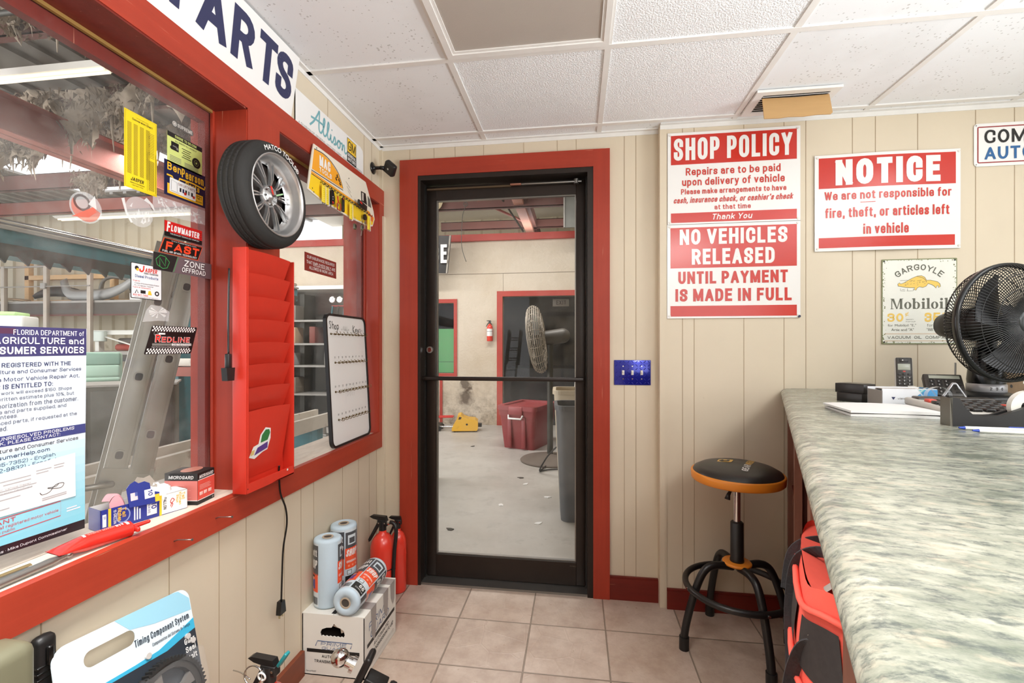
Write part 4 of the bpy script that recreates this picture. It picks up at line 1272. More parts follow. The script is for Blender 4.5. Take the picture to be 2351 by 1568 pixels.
def d(s):
    s.prism(rrect(0, 0, .094, .098, .003), -T, 0, M_INK); s.prism(rrect(.002, .002, .090, .094, .002), .0001, .0003, mat('bluish_white', (226, 224, 226), .4))
    RI = mat('jasper_red', (206, 56, 40), .4); BI = mat('jasper_blue', (70, 96, 140), .4)
    s.text('J', .024, .074, .016, .019, RI, bold=.08, shear=.1, z=.0006); s.text('ASPER', .041, .076, .038, .012, RI, bold=.05, shear=.15, z=.0006); s.disc(.017, .084, .006, .0006, M_INK, n=10); s.disc(.019, .080, .004, .0008, GOLD, n=8)
    s.text('ENGINES-TRANSMISSIONS', .038, .070, .044, .005, M_INK, z=.0006); s.text('Diesel Products', .012, .058, .070, .008, BI, bold=.03, z=.0006)
    s.text('Engines', .006, .046, .020, .005, RI, z=.0006); s.text('Complete & Running Complete Engines', .010, .040, .074, .004, M_INK, z=.0006); s.text('On / Off Highway - Industrial', .010, .034, .056, .004, M_INK, z=.0006); s.text('Fuel & Air Components', .006, .028, .052, .005, RI, z=.0006)
    s.stroke([(.012, .014), (.017, .024), (.021, .015)], .002, .0006, M_INK, smooth=False); s.rect(.028, .015, .015, .009, .0006, M_INK); s.prism([(.050, .013), (.062, .013), (.058, .025), (.052, .024)], .0004, .0006, GOLD); s.disc(.078, .019, .007, .0006, M_INK, r_in=.5)
    s.text('800-827-7455', .006, .0075, .044, .005, RI, bold=.02, z=.0006); s.text('www.jasperengines.com', .010, .003, .072, .0035, M_INK, z=.0006)
sticker('diesel_sticker', 1.085, 1.452, 'white diesel products card with black rim left of the ladder rail', 'sticker', d, x=XG + .001)
def d(s):
    pts = [(0, 0), (.150, 0), (.156, .004), (.178, .080), (.176, .083), (.028, .083), (.022, .079), (-.002, .003)]
    s.prism(pts, -T, 0, mat('sticker_black', (22, 20, 20), .35))
    def sk(x, y): return x + .024 * y / .083
    for rows in ((.0015, 3), (.0665, 3)):
        for r_ in range(rows[1]):
            for k in range(32):
                if (k + r_) % 2 == 0:
                    y = rows[0] + r_ * .005; x = .002 + k * .0046
                    s.add([(sk(x, y), y, .0005), (sk(x + .0046, y), y, .0005), (sk(x + .0046, y + .005), y + .005, .0005), (sk(x, y + .005), y + .005, .0005)], [(0, 1, 2, 3)], M_PAPERW)
    RR = mat('redline_red', (214, 50, 44), .35)
    s.text('R', .030, .034, .020, .024, M_PAPERW, bold=.09, shear=.1, z=.0006); s.text('R', .031, .035, .018, .022, RR, bold=.06, shear=.1, z=.0009)
    s.text('EDLINE', .051, .034, .100, .017, M_PAPERW, bold=.09, shear=.12, z=.0006); s.text('EDLINE', .052, .035, .098, .015, RR, bold=.05, shear=.12, z=.0009)
    s.rect(.022, .0245, .135, .007, .0004, M_GREYINK); s.rect(.086, .0245, .068, .007, .0006, M_PAPERW); s.text('DETECTION', .090, .0255, .062, .005, M_INK, bold=.03, z=.0008); s.text('High Performance Diagnostic Smoke Machines', .020, .0185, .126, .0042, M_PAPERW, z=.0006)
    s.disc(.034, .060, .007, .0006, M_GREYINK, r_in=.75); s.rbox(.043, .064, .057, .062, .0004, .0007, M_PAPERW, .0001)
sticker('checkered_sticker', 1.126, 1.297, 'slanted black sticker with checkered bands and red capitals over the ladder', 'sticker', d, x=XG + .001)

# big consumer poster low on the large window
def d(s):
    X1 = .345
    PB = mat('poster_blue_white', (206, 216, 226), .3); HD = mat('poster_navy', (62, 58, 104), .3)
    s.prism([(0, .014), (X1 - .005, 0), (X1, .490), (0, .490)], -T, 0, PB)
    for i in range(10):
        z0 = .02 + i * .02
        s.add([(0, z0, .0003), (X1 - .004, z0, .0003), (X1 - .004, z0 + .02, .0003), (0, z0 + .02, .0003)], [(0, 1, 2, 3)], mat('poster_aqua%d' % i, (130 + i * 7, 200 + i * 2, 218 + i), .3))
    s.rect(0, .425, X1 - .001, .065, .0005, HD)
    for (x, y, w, h, c) in ((.0, .425, .12, .018, (110, 56, 70)), (.02, .462, .09, .02, (46, 40, 66)), (.10, .44, .06, .012, (92, 52, 84)), (.12, .474, .08, .012, (84, 48, 74))):
        s.rect(x, y, w, h, .0007, mat('poster_photo_%d%d' % (c[0], c[1]), c, .3))
    LW_ = mat('poster_white', (226, 226, 232), .3); DB = mat('poster_ink', (58, 62, 96), .3); GI = mat('poster_grey', (96, 98, 112), .3)
    def ln(t_, xr, z, w, h, m_, bold=0, z_=.0006): s.text(t_, xr - w, z, w, h, m_, bold=bold, z=z_)
    ln('FLORIDA DEPARTMENT of', .338, .472, .142, .0115, LW_, 0, .001); ln('AGRICULTURE and', .338, .452, .176, .015, LW_, .04, .001); ln('CONSUMER SERVICES', .338, .430, .206, .016, LW_, .045, .001)
    ln('THIS ESTABLISHMENT IS REGISTERED WITH THE', .309, .402, .282, .0095, DB, .02); ln('Florida Department of Agriculture and Consumer Services', .332, .386, .318, .0105, DB)
    ln('under the Florida Motor Vehicle Repair Act,', .328, .370, .252, .0105, DB); ln('THE CONSUMER IS ENTITLED TO:', .271, .356, .190, .010, DB, .02)
    for t_, xr, z, w in (('\u2022 a written estimate when repair work will exceed $150. Shops', .311, .342, .290), ('may not exceed the written estimate plus 10%, but', .316, .329, .250), ('not without authorization from the customer.', .325, .316, .236), ('\u2022 a list of work done and parts supplied; and', .299, .302, .222), ('any guarantees.', .204, .291, .080), ('\u2022 the return of replaced parts, if requested at the', .322, .279, .246), ('time ordered.', .186, .268, .068)):
        ln(t_, xr, z, w, .010, GI)
    s.rect(0, .235, X1 - .003, .022, .0006, mat('poster_bar', (62, 66, 120), .3)); ln('FOR QUESTIONS OR UNRESOLVED PROBLEMS', .316, .2465, .262, .008, LW_, .02, .001); ln('CONCERNING SERVICE WORK, PLEASE CONTACT:', .286, .237, .262, .008, LW_, .02, .001)
    ln('Florida Department of Agriculture and Consumer Services', .325, .219, .312, .0105, M_INK); ln('www.FloridaConsumerHelp.com', .265, .205, .196, .0105, DB, .02); ln('1-800-HELP-FLA (435-7352) - English', .276, .191, .222, .0105, DB); ln('1-800-FL-AYUDA (352-9832) - Espa\u00f1ol', .277, .178, .230, .0115, DB)
    RI = mat('poster_red', (196, 66, 76), .3)
    s.stroke([(.02, .044), (.287, .050), (.287, .084), (.02, .082)], .0018, .0008, RI, smooth=False, closed=True)
    s.text('IMPORTANT', .10, .071, .100, .009, RI, bold=.03, z=.0008); s.text('This notice is to be posted by all registered motor vehicle', .05, .060, .232, .008, RI, z=.0008); s.text('repair shops in plain view to the public.', .05, .051, .150, .007, RI, z=.0008)
    for k in range(2): s.rect(.300, .054 + k * .006, .030 - k * .008, .003, .0007, LW_)
    s.prism([(0, .014), (X1 - .005, 0), (X1 - .005, .022), (0, .032)], .0003, .0008, mat('poster_black', (32, 28, 34), .3)); s.text('Division of Consumer Services \u2022 Mike Dupont Commissioner', .05, .010, .250, .007, LW_, z=.0012)
o = sticker('consumer_poster', .628, .873, 'large blue and white state consumer poster low on the large window', 'poster', d)
def d(s):
    s.prism([(0, 0), (.170, -.006), (.171, .098), (0, .088)], -T, 0, mat('paper_white', (232, 231, 230), .6)); GI = mat('faint_print', (168, 166, 168), .6)
    for x, y, w in ((.090, .076, .030), (.125, .079, .022), (.090, .070, .024), (.125, .073, .020), (.02, .070, .06), (.03, .062, .05), (.01, .050, .08), (.012, .044, .07), (.01, .032, .05), (.10, .010, .05), (.10, .006, .05), (.01, .012, .03)): s.rect(x, y, w, .0022, .0004, GI)
    s.text('Motor Vehicle Repair', .010, .052, .070, .005, GI, bold=.02, z=.0005); s.text('Registration Certificate', .008, .044, .074, .005, GI, bold=.02, z=.0005)
    s.stroke([(.096, .026), (.101, .020), (.115, .022), (.125, .033), (.136, .036), (.145, .033), (.139, .025), (.125, .027), (.111, .032), (.128, .031), (.134, .036)], .0012, .0006, M_INK)
sticker('certificate_paper', .776, .962, 'white signed certificate taped over the lower part of the state poster', 'paper', d, x=XG + .0025, tilt=.02)

# torn clear films left on the pane
FILM = mat('clear_film', (225, 226, 226), .25, alpha=.22); FILM2 = mat('torn_film', (232, 232, 230), .4, alpha=.6)
def film(name, y, z, label, cat, cells, seed, cx=0, cy=0):
    rnd = random.Random(seed); s = MB(); cells(s, rnd)
    tag(s.build(name, None, (XG, y, z), ROT_LEFT), label, cat)
def c1(s, rnd):
    s.prism(circ(0, 0, .041, 28), -T, 0, FILM)
    for k in range(16):
        a = rnd.uniform(pi * .9, 2.1 * pi); r_ = rnd.uniform(.012, .034); x, y = r_ * cos(a), r_ * sin(a)
        s.add([(x, y, .0004), (x + rnd.uniform(.004, .012), y + rnd.uniform(-.004, .008), .0004), (x + rnd.uniform(-.002, .008), y + rnd.uniform(.004, .02), .0006)], [(0, 1, 2)], FILM2)
    s.prism([(.012, .037), (.030, .030), (.038, .020), (.046, .016), (.040, .032), (.020, .046)], .0002, .0006, FILM2)
    s.prism([(-.052, .022), (-.044, .026), (-.036, -.010), (-.020, -.034), (-.026, -.036), (-.040, -.016)], .0002, .0006, FILM2)
film('film_disc', 1.112, 1.692, 'torn clear round film below the yellow chart', 'film', c1, 3)
def c2(s, rnd):
    PK = mat('pink_reflection', (208, 132, 118), .3, alpha=.55)  # reflection in the clear disc painted as pink and red patches
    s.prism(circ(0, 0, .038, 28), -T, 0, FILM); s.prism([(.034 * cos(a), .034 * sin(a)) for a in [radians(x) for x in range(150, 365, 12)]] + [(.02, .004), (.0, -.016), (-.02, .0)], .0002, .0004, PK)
    s.disc(-.010, .010, .020, .0006, mat('dark_film', (80, 70, 70), .3, alpha=.6), r_in=.72); s.prism([(-.034, -.030), (.018, .008), (.024, -.004), (.006, -.022)], .0004, .0007, mat('red_reflection', (214, 110, 92), .3, alpha=.8))
    s.add([(.004, .010, .0009), (.020, .036, .0009), (.024, .002, .0009)], [(0, 2, 1)], FILM2)
film('film_disc', .972, 1.662, 'clear round film with painted pink reflection left of the torn film', 'film', c2, 5)
def c3(s, rnd):
    s.prism([(0, 0), (.185, .012), (.185, .058), (0, .052)], -T, 0, FILM)
    for k in range(46):
        x = rnd.uniform(.005, .165); y = rnd.uniform(.006, .044)
        s.add([(x, y, .0004), (x + rnd.uniform(.004, .016), y + rnd.uniform(-.006, .006), .0005), (x + rnd.uniform(-.004, .010), y + rnd.uniform(.004, .014), .0006)], [(0, 1, 2)], FILM2)
film('tape_strip', 1.152, 1.703, 'crinkled clear tape strip below the navy parts sticker', 'tape', c3, 8)
def c4(s, rnd):
    s.prism([(0, 0), (.050, .006), (.082, .006), (.086, .034), (.060, .048), (.026, .050), (.012, .034)], -T, 0, FILM)
    for k in range(14):
        a = rnd.uniform(0, 2 * pi); s.add([(.048, .030, .0004), (.048 + .030 * cos(a), .030 + .018 * sin(a), .0006), (.048 + .028 * cos(a + .22), .030 + .017 * sin(a + .22), .0005)], [(0, 1, 2)], FILM2)
film('tape_patch', 1.120, 1.388, 'crumpled clear tape patch above the checkered sticker', 'tape', c4, 9)

# nails in the apron board
for n_, (y, z, lb) in enumerate(((1.236, .808, 'bent nail in the red apron board below the red filter box'), (1.092, .800, 'bent nail in the red apron board below the bag box'))):
    b = MB(); b.tube([(0, -.006, -.004), (0, 0, .012), (.003, .0, .030), (.004, .001, .050)], .0016, M_STEEL, n=6); b.cyl((.004, .001, .050), (.004, .001, .052), .0035, M_STEEL, n=8)
    tag(b.build('bent_nail', None, (-1.072, y, z), ROT_LEFT), lb, 'nail')

# small black camera in the corner
cm = thing('security_camera', 'small black security camera on wall arm in the far corner', 'camera', (-1.0945, 2.352, 2.286), ROT_LEFT)
b = MB(); b.lathe([(.0, .0), (.030, .0), (.032, .004), (.026, .008), (.012, .012), (.009, .02), (.009, .045)], M_BLACKG, 32); b.sphere((0, 0, .05), .010, M_BLACKG); b.tube([(0, 0, .045), (.003, -.002, .065)], .011, M_BLACKG, n=12); b.build('wall_mount', cm)
b = MB()
b.M = Matrix.Translation((.002, -.006, .098)) @ Matrix.Rotation(radians(-118), 4, 'Y') @ Matrix.Rotation(radians(28), 4, 'X') @ Matrix.Rotation(radians(42), 4, 'Z')
b.rbox(-.034, .034, -.034, .034, -.018, .012, M_BLACK, .010, 3); b.rbox(-.030, .030, -.030, .030, .010, .016, mat('camera_face', (40, 39, 36), .5), .008, 3)
b.disc(0, 0, .005, .0166, M_CHROME, n=16); b.disc(0, 0, .010, .0163, M_BLACKG, n=20); b.rbox(-.024, .024, .012, .013, .0158, .0164, M_BLACKG, .0002)
b.build('camera_body', cm)

# ------------------------------------------------------------------ things on the end wall and ceiling
YS = 2.3985     # face of the furred-out wall
PLAST = mat('white_corrugated_plastic', (236, 235, 232), .22, var=.01)
SR = mat('sign_red_gloss', (196, 50, 38), .2, var=.03, vscale=3)
PIN = mat('clear_pin', (226, 222, 214), .2)

def wall_sign(name, x, z, y, label, draw, cat='sign', tilt=0):
    s = MB(); draw(s)
    return tag(s.build(name, None, (x, y, z), (radians(90), 0, 0)), label, cat)
def pins(s, w, h, m=PIN):
    for x, y in ((.012, .012), (w - .012, .012), (.012, h - .012), (w - .012, h - .012)):
        s.cyl((x, y, 0), (x, y, .004), .005, m, n=10)
def U(w, u): return w * u
def d(s):
    w, h = .621, .462
    s.prism([(0, 0), (w, 0), (w, h), (0, h)], -.004, 0, PLAST)
    s.rect(.016, h * .652, w - .032, h * .318, .0006, SR); s.rect(.016, h * .022, w - .032, h * .104, .0006, SR)
    def t(tx, u0, u1, v0, v1, m, bold=.0, shear=0): s.text(tx, u0 * w, v0 * h, (u1 - u0) * w, (v1 - v0) * h, m, bold=bold, shear=shear, z=.0012, space=1.04)
    t('SHOP POLICY', .048, .943, .697, .937, PLAST, .05)
    t('Repairs are to be paid', .142, .855, .510, .612, SR, .045); t('upon delivery of vehicle', .113, .885, .398, .502, SR, .045)
    t('Please make arrangements to have', .105, .897, .312, .386, SR, .045); t("cash, insurance check, or cashier's check", .048, .950, .224, .296, SR, .04, .22)
    t('at that time', .362, .634, .152, .206, SR, .045); t('Thank You', .348, .648, .044, .106, PLAST, .03, .22)
    pins(s, w, h)
wall_sign('policy_sign', .456, 1.930, YS - .006, 'red and white sign headed SHOP POLICY, upper of the pair left of the notice', d)
def d(s):
    w, h = .623, .472
    s.prism([(0, 0), (w, 0), (w, h), (0, h)], -.004, 0, PLAST)
    s.rect(.016, h * .533, w - .032, h * .430, .0006, SR); s.rect(.016, h * .020, w - .032, h * .112, .0006, SR)
    def t(tx, u0, u1, v0, v1, m, bold=.0): s.text(tx, u0 * w, v0 * h, (u1 - u0) * w, (v1 - v0) * h, m, bold=bold, z=.0012, space=1.04)
    t('NO VEHICLES', .095, .905, .780, .944, PLAST, .05); t('RELEASED', .190, .812, .568, .734, PLAST, .05)
    t('UNTIL PAYMENT', .086, .908, .365, .496, SR, .055); t('IS MADE IN FULL', .064, .936, .178, .312, SR, .055)
    pins(s, w, h); s.cyl((w - .006, .006, 0), (w - .006, .006, .006), .006, mat('blue_pin', (30, 40, 70), .4), n=10)
wall_sign('payment_sign', .454, 1.460, YS - .006, 'red and white sign about releasing vehicles, lower of the pair left of notice', d)
def d(s):
    w, h = .630, .462
    def bow(p): return (p[0], p[1], p[2] + .010 * sin(pi * p[0] / w) ** 2)
    s.sheet(lambda a, b_: bow((a * (w - .004), b_ * h, 0)), 16, 2, PLAST); s.sheet(lambda a, b_: bow(((1 - a) * (w - .004), b_ * h, -.004)), 16, 2, PLAST)
    s.sheet(lambda a, b_: bow((.018 + a * (w - .042), h * .652 + b_ * h * .318, .0006)), 16, 1, SR); s.sheet(lambda a, b_: bow((.018 + a * (w - .046), h * .033 + b_ * h * .106, .0006)), 16, 1, SR)
    def t(tx, u0, u1, v0, v1, m, bold=.0): s.text(tx, u0 * w, v0 * h, (u1 - u0) * w, (v1 - v0) * h, m, bold=bold, z=.0014, fn=bow, space=1.04)
    t('NOTICE', .140, .858, .680, .944, PLAST, .08)
    t('We are not responsible for', .068, .932, .505, .618, SR, .04); t('fire, theft, or articles left', .074, .918, .330, .446, SR, .04); t('in vehicle', .333, .640, .166, .272, SR, .04)
    s.sheet(lambda a, b_: bow((.197 + a * .064, h * .492 + b_ * .003, .0014)), 3, 1, SR)
    pins(s, w, h)
wall_sign('notice_sign', 1.141, 1.777, YS - .006, 'wide red and white sign headed NOTICE, right of the SHOP POLICY sign', d)

# tin oil sign
TIN = mat('aged_tin_white', (232, 232, 222), .4, var=.03, vscale=10, dirt=((150, 152, 122), 22, .64, .7))
OLV = mat('tin_ink', (92, 92, 78), .45); OY = mat('tin_yellow', (236, 196, 92), .45); TRUST = mat('tin_edge', (128, 132, 92), .5, var=.2, vscale=30)
def serif_word(s, word, x, y, h, m, z):
    """slab-serif letters built from stems and bowls"""
    st = .20 * h; sf = .055 * h; cx = x
    def stem(x0, y0, hh, flag=False):
        s.rect(x0, y0, st, hh, z, m); s.rect(x0 - .09 * h, y0, st + .18 * h, sf, z + .0001, m)
        s.add([(x0 - .10 * h, y0 + hh - .09 * h, z), (x0, y0 + hh - .12 * h, z), (x0, y0 + hh, z)], [(0, 1, 2)], m)
    for ch in word:
        if ch == 'M':
            s.rect(cx + .06 * h, y, .07 * h, h, z, m); s.rect(cx + .80 * h, y, .20 * h, h, z, m)
            s.add([(cx + .06 * h, y + h, z), (cx + .28 * h, y + h, z), (cx + .58 * h, y + .04 * h, z), (cx + .50 * h, y + .0 * h, z)], [(0, 3, 2, 1)], m)
            s.add([(cx + .50 * h, y, z), (cx + .56 * h, y, z), (cx + .88 * h, y + h, z), (cx + .80 * h, y + h, z)], [(0, 1, 2, 3)], m)
            for a, b_ in ((-.02, .24), (.74, 1.08)): s.rect(cx + a * h, y, (b_ - a) * h, sf, z + .0001, m)
            s.rect(cx - .02 * h, y + h - sf, .26 * h, sf, z + .0001, m); s.rect(cx + .78 * h, y + h - sf, .30 * h, sf, z + .0001, m)
            cx += 1.16 * h
        elif ch == 'o':
            ox, oy, rx, ry = cx + .32 * h, y + .335 * h, .31 * h, .345 * h
            n = 28
            vs = [(ox + rx * cos(2 * pi * k / n), oy + ry * sin(2 * pi * k / n), z) for k in range(n)] + [(ox + rx * .38 * cos(2 * pi * k / n), oy + ry * .84 * sin(2 * pi * k / n), z) for k in range(n)]
            s.add(vs, [(k, (k + 1) % n, n + (k + 1) % n, n + k) for k in range(n)], m); cx += .70 * h
        elif ch == 'b':
            s.rect(cx + .06 * h, y, st, 1.02 * h, z, m); s.add([(cx - .05 * h, y + .95 * h, z), (cx + .06 * h, y + .90 * h, z), (cx + .06 * h, y + 1.02 * h, z)], [(0, 1, 2)], m)
            ox, oy, rx, ry = cx + .36 * h, y + .335 * h, .31 * h, .345 * h; n = 28
            vs = [(ox + rx * cos(2 * pi * k / n), oy + ry * sin(2 * pi * k / n), z + .0001) for k in range(n)] + [(ox + rx * .40 * cos(2 * pi * k / n), oy + ry * .84 * sin(2 * pi * k / n), z + .0001) for k in range(n)]
            s.add(vs, [(k, (k + 1) % n, n + (k + 1) % n, n + k) for k in range(n)], m); cx += .76 * h
        elif ch == 'i':
            stem(cx + .10 * h, y, .68 * h); s.disc(cx + .20 * h, y + .90 * h, .12 * h, z, m, n=16); cx += .42 * h
        elif ch == 'l':
            stem(cx + .10 * h, y, 1.02 * h); cx += .42 * h
    return cx
def d(s):
    w, h = .318, .402
    s.prism(rrect(0, 0, w, h, .004, 2), -.0012, 0, TRUST); s.prism(rrect(.004, .005, w - .008, h - .010, .012, 4), 0, .0003, TIN)
    rnd = random.Random(4)
    for k in range(150):      # flaked edge
        side = rnd.choice('LRTB'); q = rnd.random(); e = .004 + abs(rnd.gauss(0, .006)); r_ = rnd.uniform(.0008, .003)
        x, y = {'L': (e, q * h), 'R': (w - e, q * h), 'T': (q * w, h - e), 'B': (q * w, e)}[side]
        s.add([(x + r_ * cos(a) * rnd.uniform(.6, 1.6), y + r_ * sin(a) * rnd.uniform(.6, 1.6), .0006) for a in (0, 1.2, 2.4, 3.6, 4.9)], [(0, 1, 2, 3, 4)], TRUST)
    for x, y in ((.010, h - .010), (w - .010, h - .010), (.010, .010)): s.disc(x, y, .004, .001, M_INK, n=10)
    R0 = .13
    s.text('GARGOYLE', 0, 0, .205, .028, OLV, bold=.03, z=.0008, space=1.15, fn=lambda p: (.158 + (R0 + p[1]) * sin((p[0] - .1025) / (R0 + .006)), .218 + (R0 + p[1]) * cos((p[0] - .1025) / (R0 + .006)), p[2]))
    body = [(.068, .284), (.076, .290), (.080, .284), (.092, .288), (.108, .298), (.128, .310), (.150, .320), (.168, .322), (.182, .314), (.190, .300), (.206, .300), (.222, .296), (.236, .292), (.246, .282), (.248, .270), (.240, .264), (.240, .274), (.232, .272), (.230, .262), (.222, .272), (.210, .280), (.196, .284), (.188, .272), (.174, .266), (.160, .270), (.150, .264), (.146, .254), (.138, .256), (.140, .266), (.120, .266), (.100, .268), (.082, .272), (.070, .274)]
    s.prism([body], .0004, .0008, OY); s.stroke(body, .0018, .0011, OLV, smooth=False, closed=True)
    s.stroke([(.150, .318), (.172, .312), (.186, .300), (.190, .290)], .0018, .0012, OLV)
    for k in range(26):
        x = rnd.uniform(.095, .180); y = rnd.uniform(.274, .300); s.stroke([(x, y), (x + .006, y + .0015)], .0012, .0012, OLV, smooth=False)
    for seg in ([(.078, .300), (.110, .302)], [(.080, .262), (.080, .252), (.100, .251)], [(.106, .251), (.132, .251)], [(.110, .262), (.110, .252)], [(.134, .262), (.134, .251)], [(.086, .258), (.098, .258)]): s.stroke(seg, .0014, .0008, OLV, smooth=False)
    x1 = serif_word(MB(), 'Mobiloil', 0, 0, 1, OLV, 0); serif_word(s, 'Mobiloil', .038, .166, .246 / x1 * 1.0, OLV, .0008)
    s.text('30', .024, .106, .068, .040, OY, bold=.05, z=.0008); s.text('\u00a2', .100, .130, .014, .022, OY, bold=.02, z=.0008); s.text('35', .182, .104, .066, .044, OY, bold=.05, z=.0008); s.text('\u00a2', .256, .130, .014, .022, OY, bold=.02, z=.0008)
    s.text('dispensary', .102, .114, .034, .005, OLV, z=.0008, shear=.2); s.text('from bulk', .102, .104, .042, .005, OLV, z=.0008, shear=.2)
    for t_, x, y, w_ in (('for Mobiloil "E,"', .026, .082, .120), ('Artic and "A"', .040, .062, .096), ('for Mobiloil', .192, .082, .090), ('"BB" and "B"', .190, .062, .094)): s.text(t_, x, y, w_, .013, OLV, z=.0008)
    for y in (.050, .046, .017, .013): s.rect(.012, y, w - .024, .0012, .0006, mat('tin_orange', (206, 160, 104), .5))
    s.text('VACUUM  OIL  COMPANY', .024, .025, .275, .014, OLV, bold=.02, z=.0008)
wall_sign('oil_sign', 1.437, 1.330, YS - .003, 'aged white tin oil sign with yellow winged emblem behind the black fan', d)
def d(s):
    EN = mat('embossed_white', (236, 235, 232), .25)
    s.prism(rrect(0, 0, .62, .198, .016), -.002, 0, EN, smooth_side=True)
    s.stroke(rrect(.016, .017, .588, .164, .004, 3), .005, .0006, mat('maroon_line', (150, 44, 46), .4), smooth=False, closed=True)
    s.text('COM', .042, .105, .170, .062, M_INK, bold=.03, z=.0014); s.text('AUTO', .042, .030, .196, .058, mat('sign_blue', (38, 96, 150), .4), bold=.04, z=.0014)
    for x, y in ((.009, .009), (.009, .189)): s.disc(x, y, .003, .001, M_STEEL, n=8)
wall_sign('embossed_sign', 1.824, 2.151, YS - .003, 'embossed white sign with maroon border high right of the NOTICE sign', d)

# switch plate
sw = thing('switch_plate', 'blue tread-plate wall switch cover with three toggles right of door', 'light switch', (.196, 2.4495, 1.118), ROT_END)
BLU = mat('blue_tread_plate', (22, 34, 150), .2, metal=.45, coat=.5)
b = MB(); b.rbox(0, .186, 0, .130, 0, .005, BLU, .002)
for i in range(9):
    for j in range(7):
        x = .012 + i * .0205; y = .010 + j * .0185
        if abs((x - .045) % .047) < .008 and .05 < y < .085: continue
        b.M = Matrix.Translation((x, y, .005)) @ Matrix.Rotation(radians(45 if (i + j) % 2 else -45), 4, 'Z')
        b.sphere((0, 0, 0), .0085, BLU, n=8, sx=1, sy=.25, sz=.22)
b.M = Matrix()
for k in range(3):
    for y in (.032, .098): b.cyl((.046 + k * .047, y, .005), (.046 + k * .047, y, .0072), .0035, M_CHROME, n=10)
b.build('cover', sw)
tg = MB(); tg.rbox(-.006, .006, -.012, .012, 0, .007, M_WHITE, .001); tg.rbox(-.004, .004, -.002, .010, .005, .016, M_WHITE, .002)
t0 = tg.build('toggle', sw, (.046, .065, .004))
for k in (1, 2):
    q = t0.copy(); C.objects.link(q); q.parent = sw; q.location = (.046 + .047 * k, .065, .004)

# wire tie on the panel and little nail heads left out; ceiling lens, register, cardboard
fl = thing('ceiling_light', 'unlit recessed ceiling light with grey prismatic lens', 'ceiling light', (-.185, 1.12, ZC - .004))
LENS = mat('prismatic_lens', (178, 169, 160), .3, var=.02, bump=.22, bscale=380)
b = MB()
b.prism([[(-.306, -.605), (.304, -.605), (.304, .605), (-.306, .605)], [(-.282, -.575), (.284, -.575), (.284, .578), (-.282, .578)]], -.006, .004, M_GRID)
b.prism([[(-.282, -.575), (.284, -.575), (.284, .578), (-.282, .578)], [(-.270, -.563), (.272, -.563), (.272, .566), (-.270, .566)]], -.002, .006, M_GRID)
b.rbox(.276, .284, .20, .235, -.010, -.002, M_STEEL, .002)
b.build('lens_frame', fl)
b = MB(); b.box(-.271, .273, -.564, .567, .002, .005, LENS); b.build('lens', fl)
vt = thing('air_register', 'white ceiling air register above the SHOP POLICY sign', 'vent', (.95, 2.235, ZC - .004))
b = MB(); b.prism([[(-.165, -.105), (.180, -.105), (.180, .108), (-.165, .108)], [(-.130, -.075), (.145, -.075), (.145, .080), (-.130, .080)]], -.008, .003, M_GRID); b.build('register_frame', vt)
b = MB(); b.box(-.130, .145, -.075, .080, .0, .002, mat('duct_dark', (70, 62, 54), .8)); b.build('duct_back', vt)
sl = MB(); sl.M = Matrix.Rotation(radians(35), 4, 'X'); sl.box(-.130, .145, -.008, .008, -.0008, .0008, M_GRID)
s0 = sl.build('louvre', vt, (0, -.062, -.006))
for k in range(1, 8):
    q = s0.copy(); C.objects.link(q); q.parent = vt; q.location = (0, -.062 + .019 * k, -.006)
b = MB()
CARD = mat('brown_cardboard', (190, 152, 102), .75, var=.05, vscale=6, stretch=(1, 8, 8))
b.prism([(0, .002), (.06, .0), (.10, .004), (.16, .001), (.22, .006), (.272, .004), (.280, .012), (.276, .104), (.14, .100), (.0, .104)], -.004, 0, CARD)
tag(b.build('cardboard_flap', None, (.824, 2.160, 2.326), (radians(78), 0, 0)), 'brown cardboard deflector taped under the ceiling air register', 'cardboard')

# ------------------------------------------------------------------ counter and what stands on it
TOPZ = 1.115
A0 = Vector((1.02, 2.40)); UD = Vector((-.363, -.932)); ND = Vector((-.932, .363))    # along the edge towards the camera / outward
def cp(u, n, z): return (A0.x + UD.x * u + ND.x * n, A0.y + UD.y * u + ND.y * n, z)
ct = thing('service_counter', 'long grey-green marbled laminate counter with dark red panelled base', 'counter', (0, 0, 0))
b = MB()
prof = [(-.02, TOPZ), (0.004, TOPZ - .001), (.016, TOPZ - .005), (.024, TOPZ - .013), (.027, TOPZ - .023), (.025, TOPZ - .034), (.016, TOPZ - .042), (.004, TOPZ - .044), (-.03, TOPZ - .044)]
L_ = 3.3
vs = []; fs = []
for (n_, z_) in prof: vs += [cp(.013, n_, z_), cp(L_, n_, z_)]
for i in range(len(prof) - 1): fs.append((2 * i, 2 * i + 1, 2 * i + 3, 2 * i + 2))
b.add(vs, [f[::-1] for f in fs], M_LAM, True)
pa = cp(0, -.02, TOPZ); pb = cp(L_, -.02, TOPZ)
poly = [None, (pb[0], pb[1]), (1.1, pb[1]), (2.6, 1.2), (2.6, 2.393)]
poly[0] = cp(.013, -.02, 0)[:2]; poly.append((poly[0][0], 2.393))
b.prism([poly], TOPZ - .044, TOPZ, M_LAM)
b.build('countertop', ct)
DKR = wood_paint('dark_red_counter_wood', (104, 40, 30), (126, 54, 40), (70, 24, 18), 2)
BRW = wood_paint('brown_counter_stile', (122, 78, 62), (150, 98, 78), (84, 50, 40), 2)
b = MB()
def slab(u0, u1, n0, n1, z0, z1, m):
    vs = [cp(u, n, z) for z in (z0, z1) for (u, n) in ((u0, n0), (u1, n0), (u1, n1), (u0, n1))]
    b.add(vs, [(0, 1, 2, 3), (4, 7, 6, 5), (0, 4, 5, 1), (1, 5, 6, 2), (2, 6, 7, 3), (3, 7, 4, 0)], m)
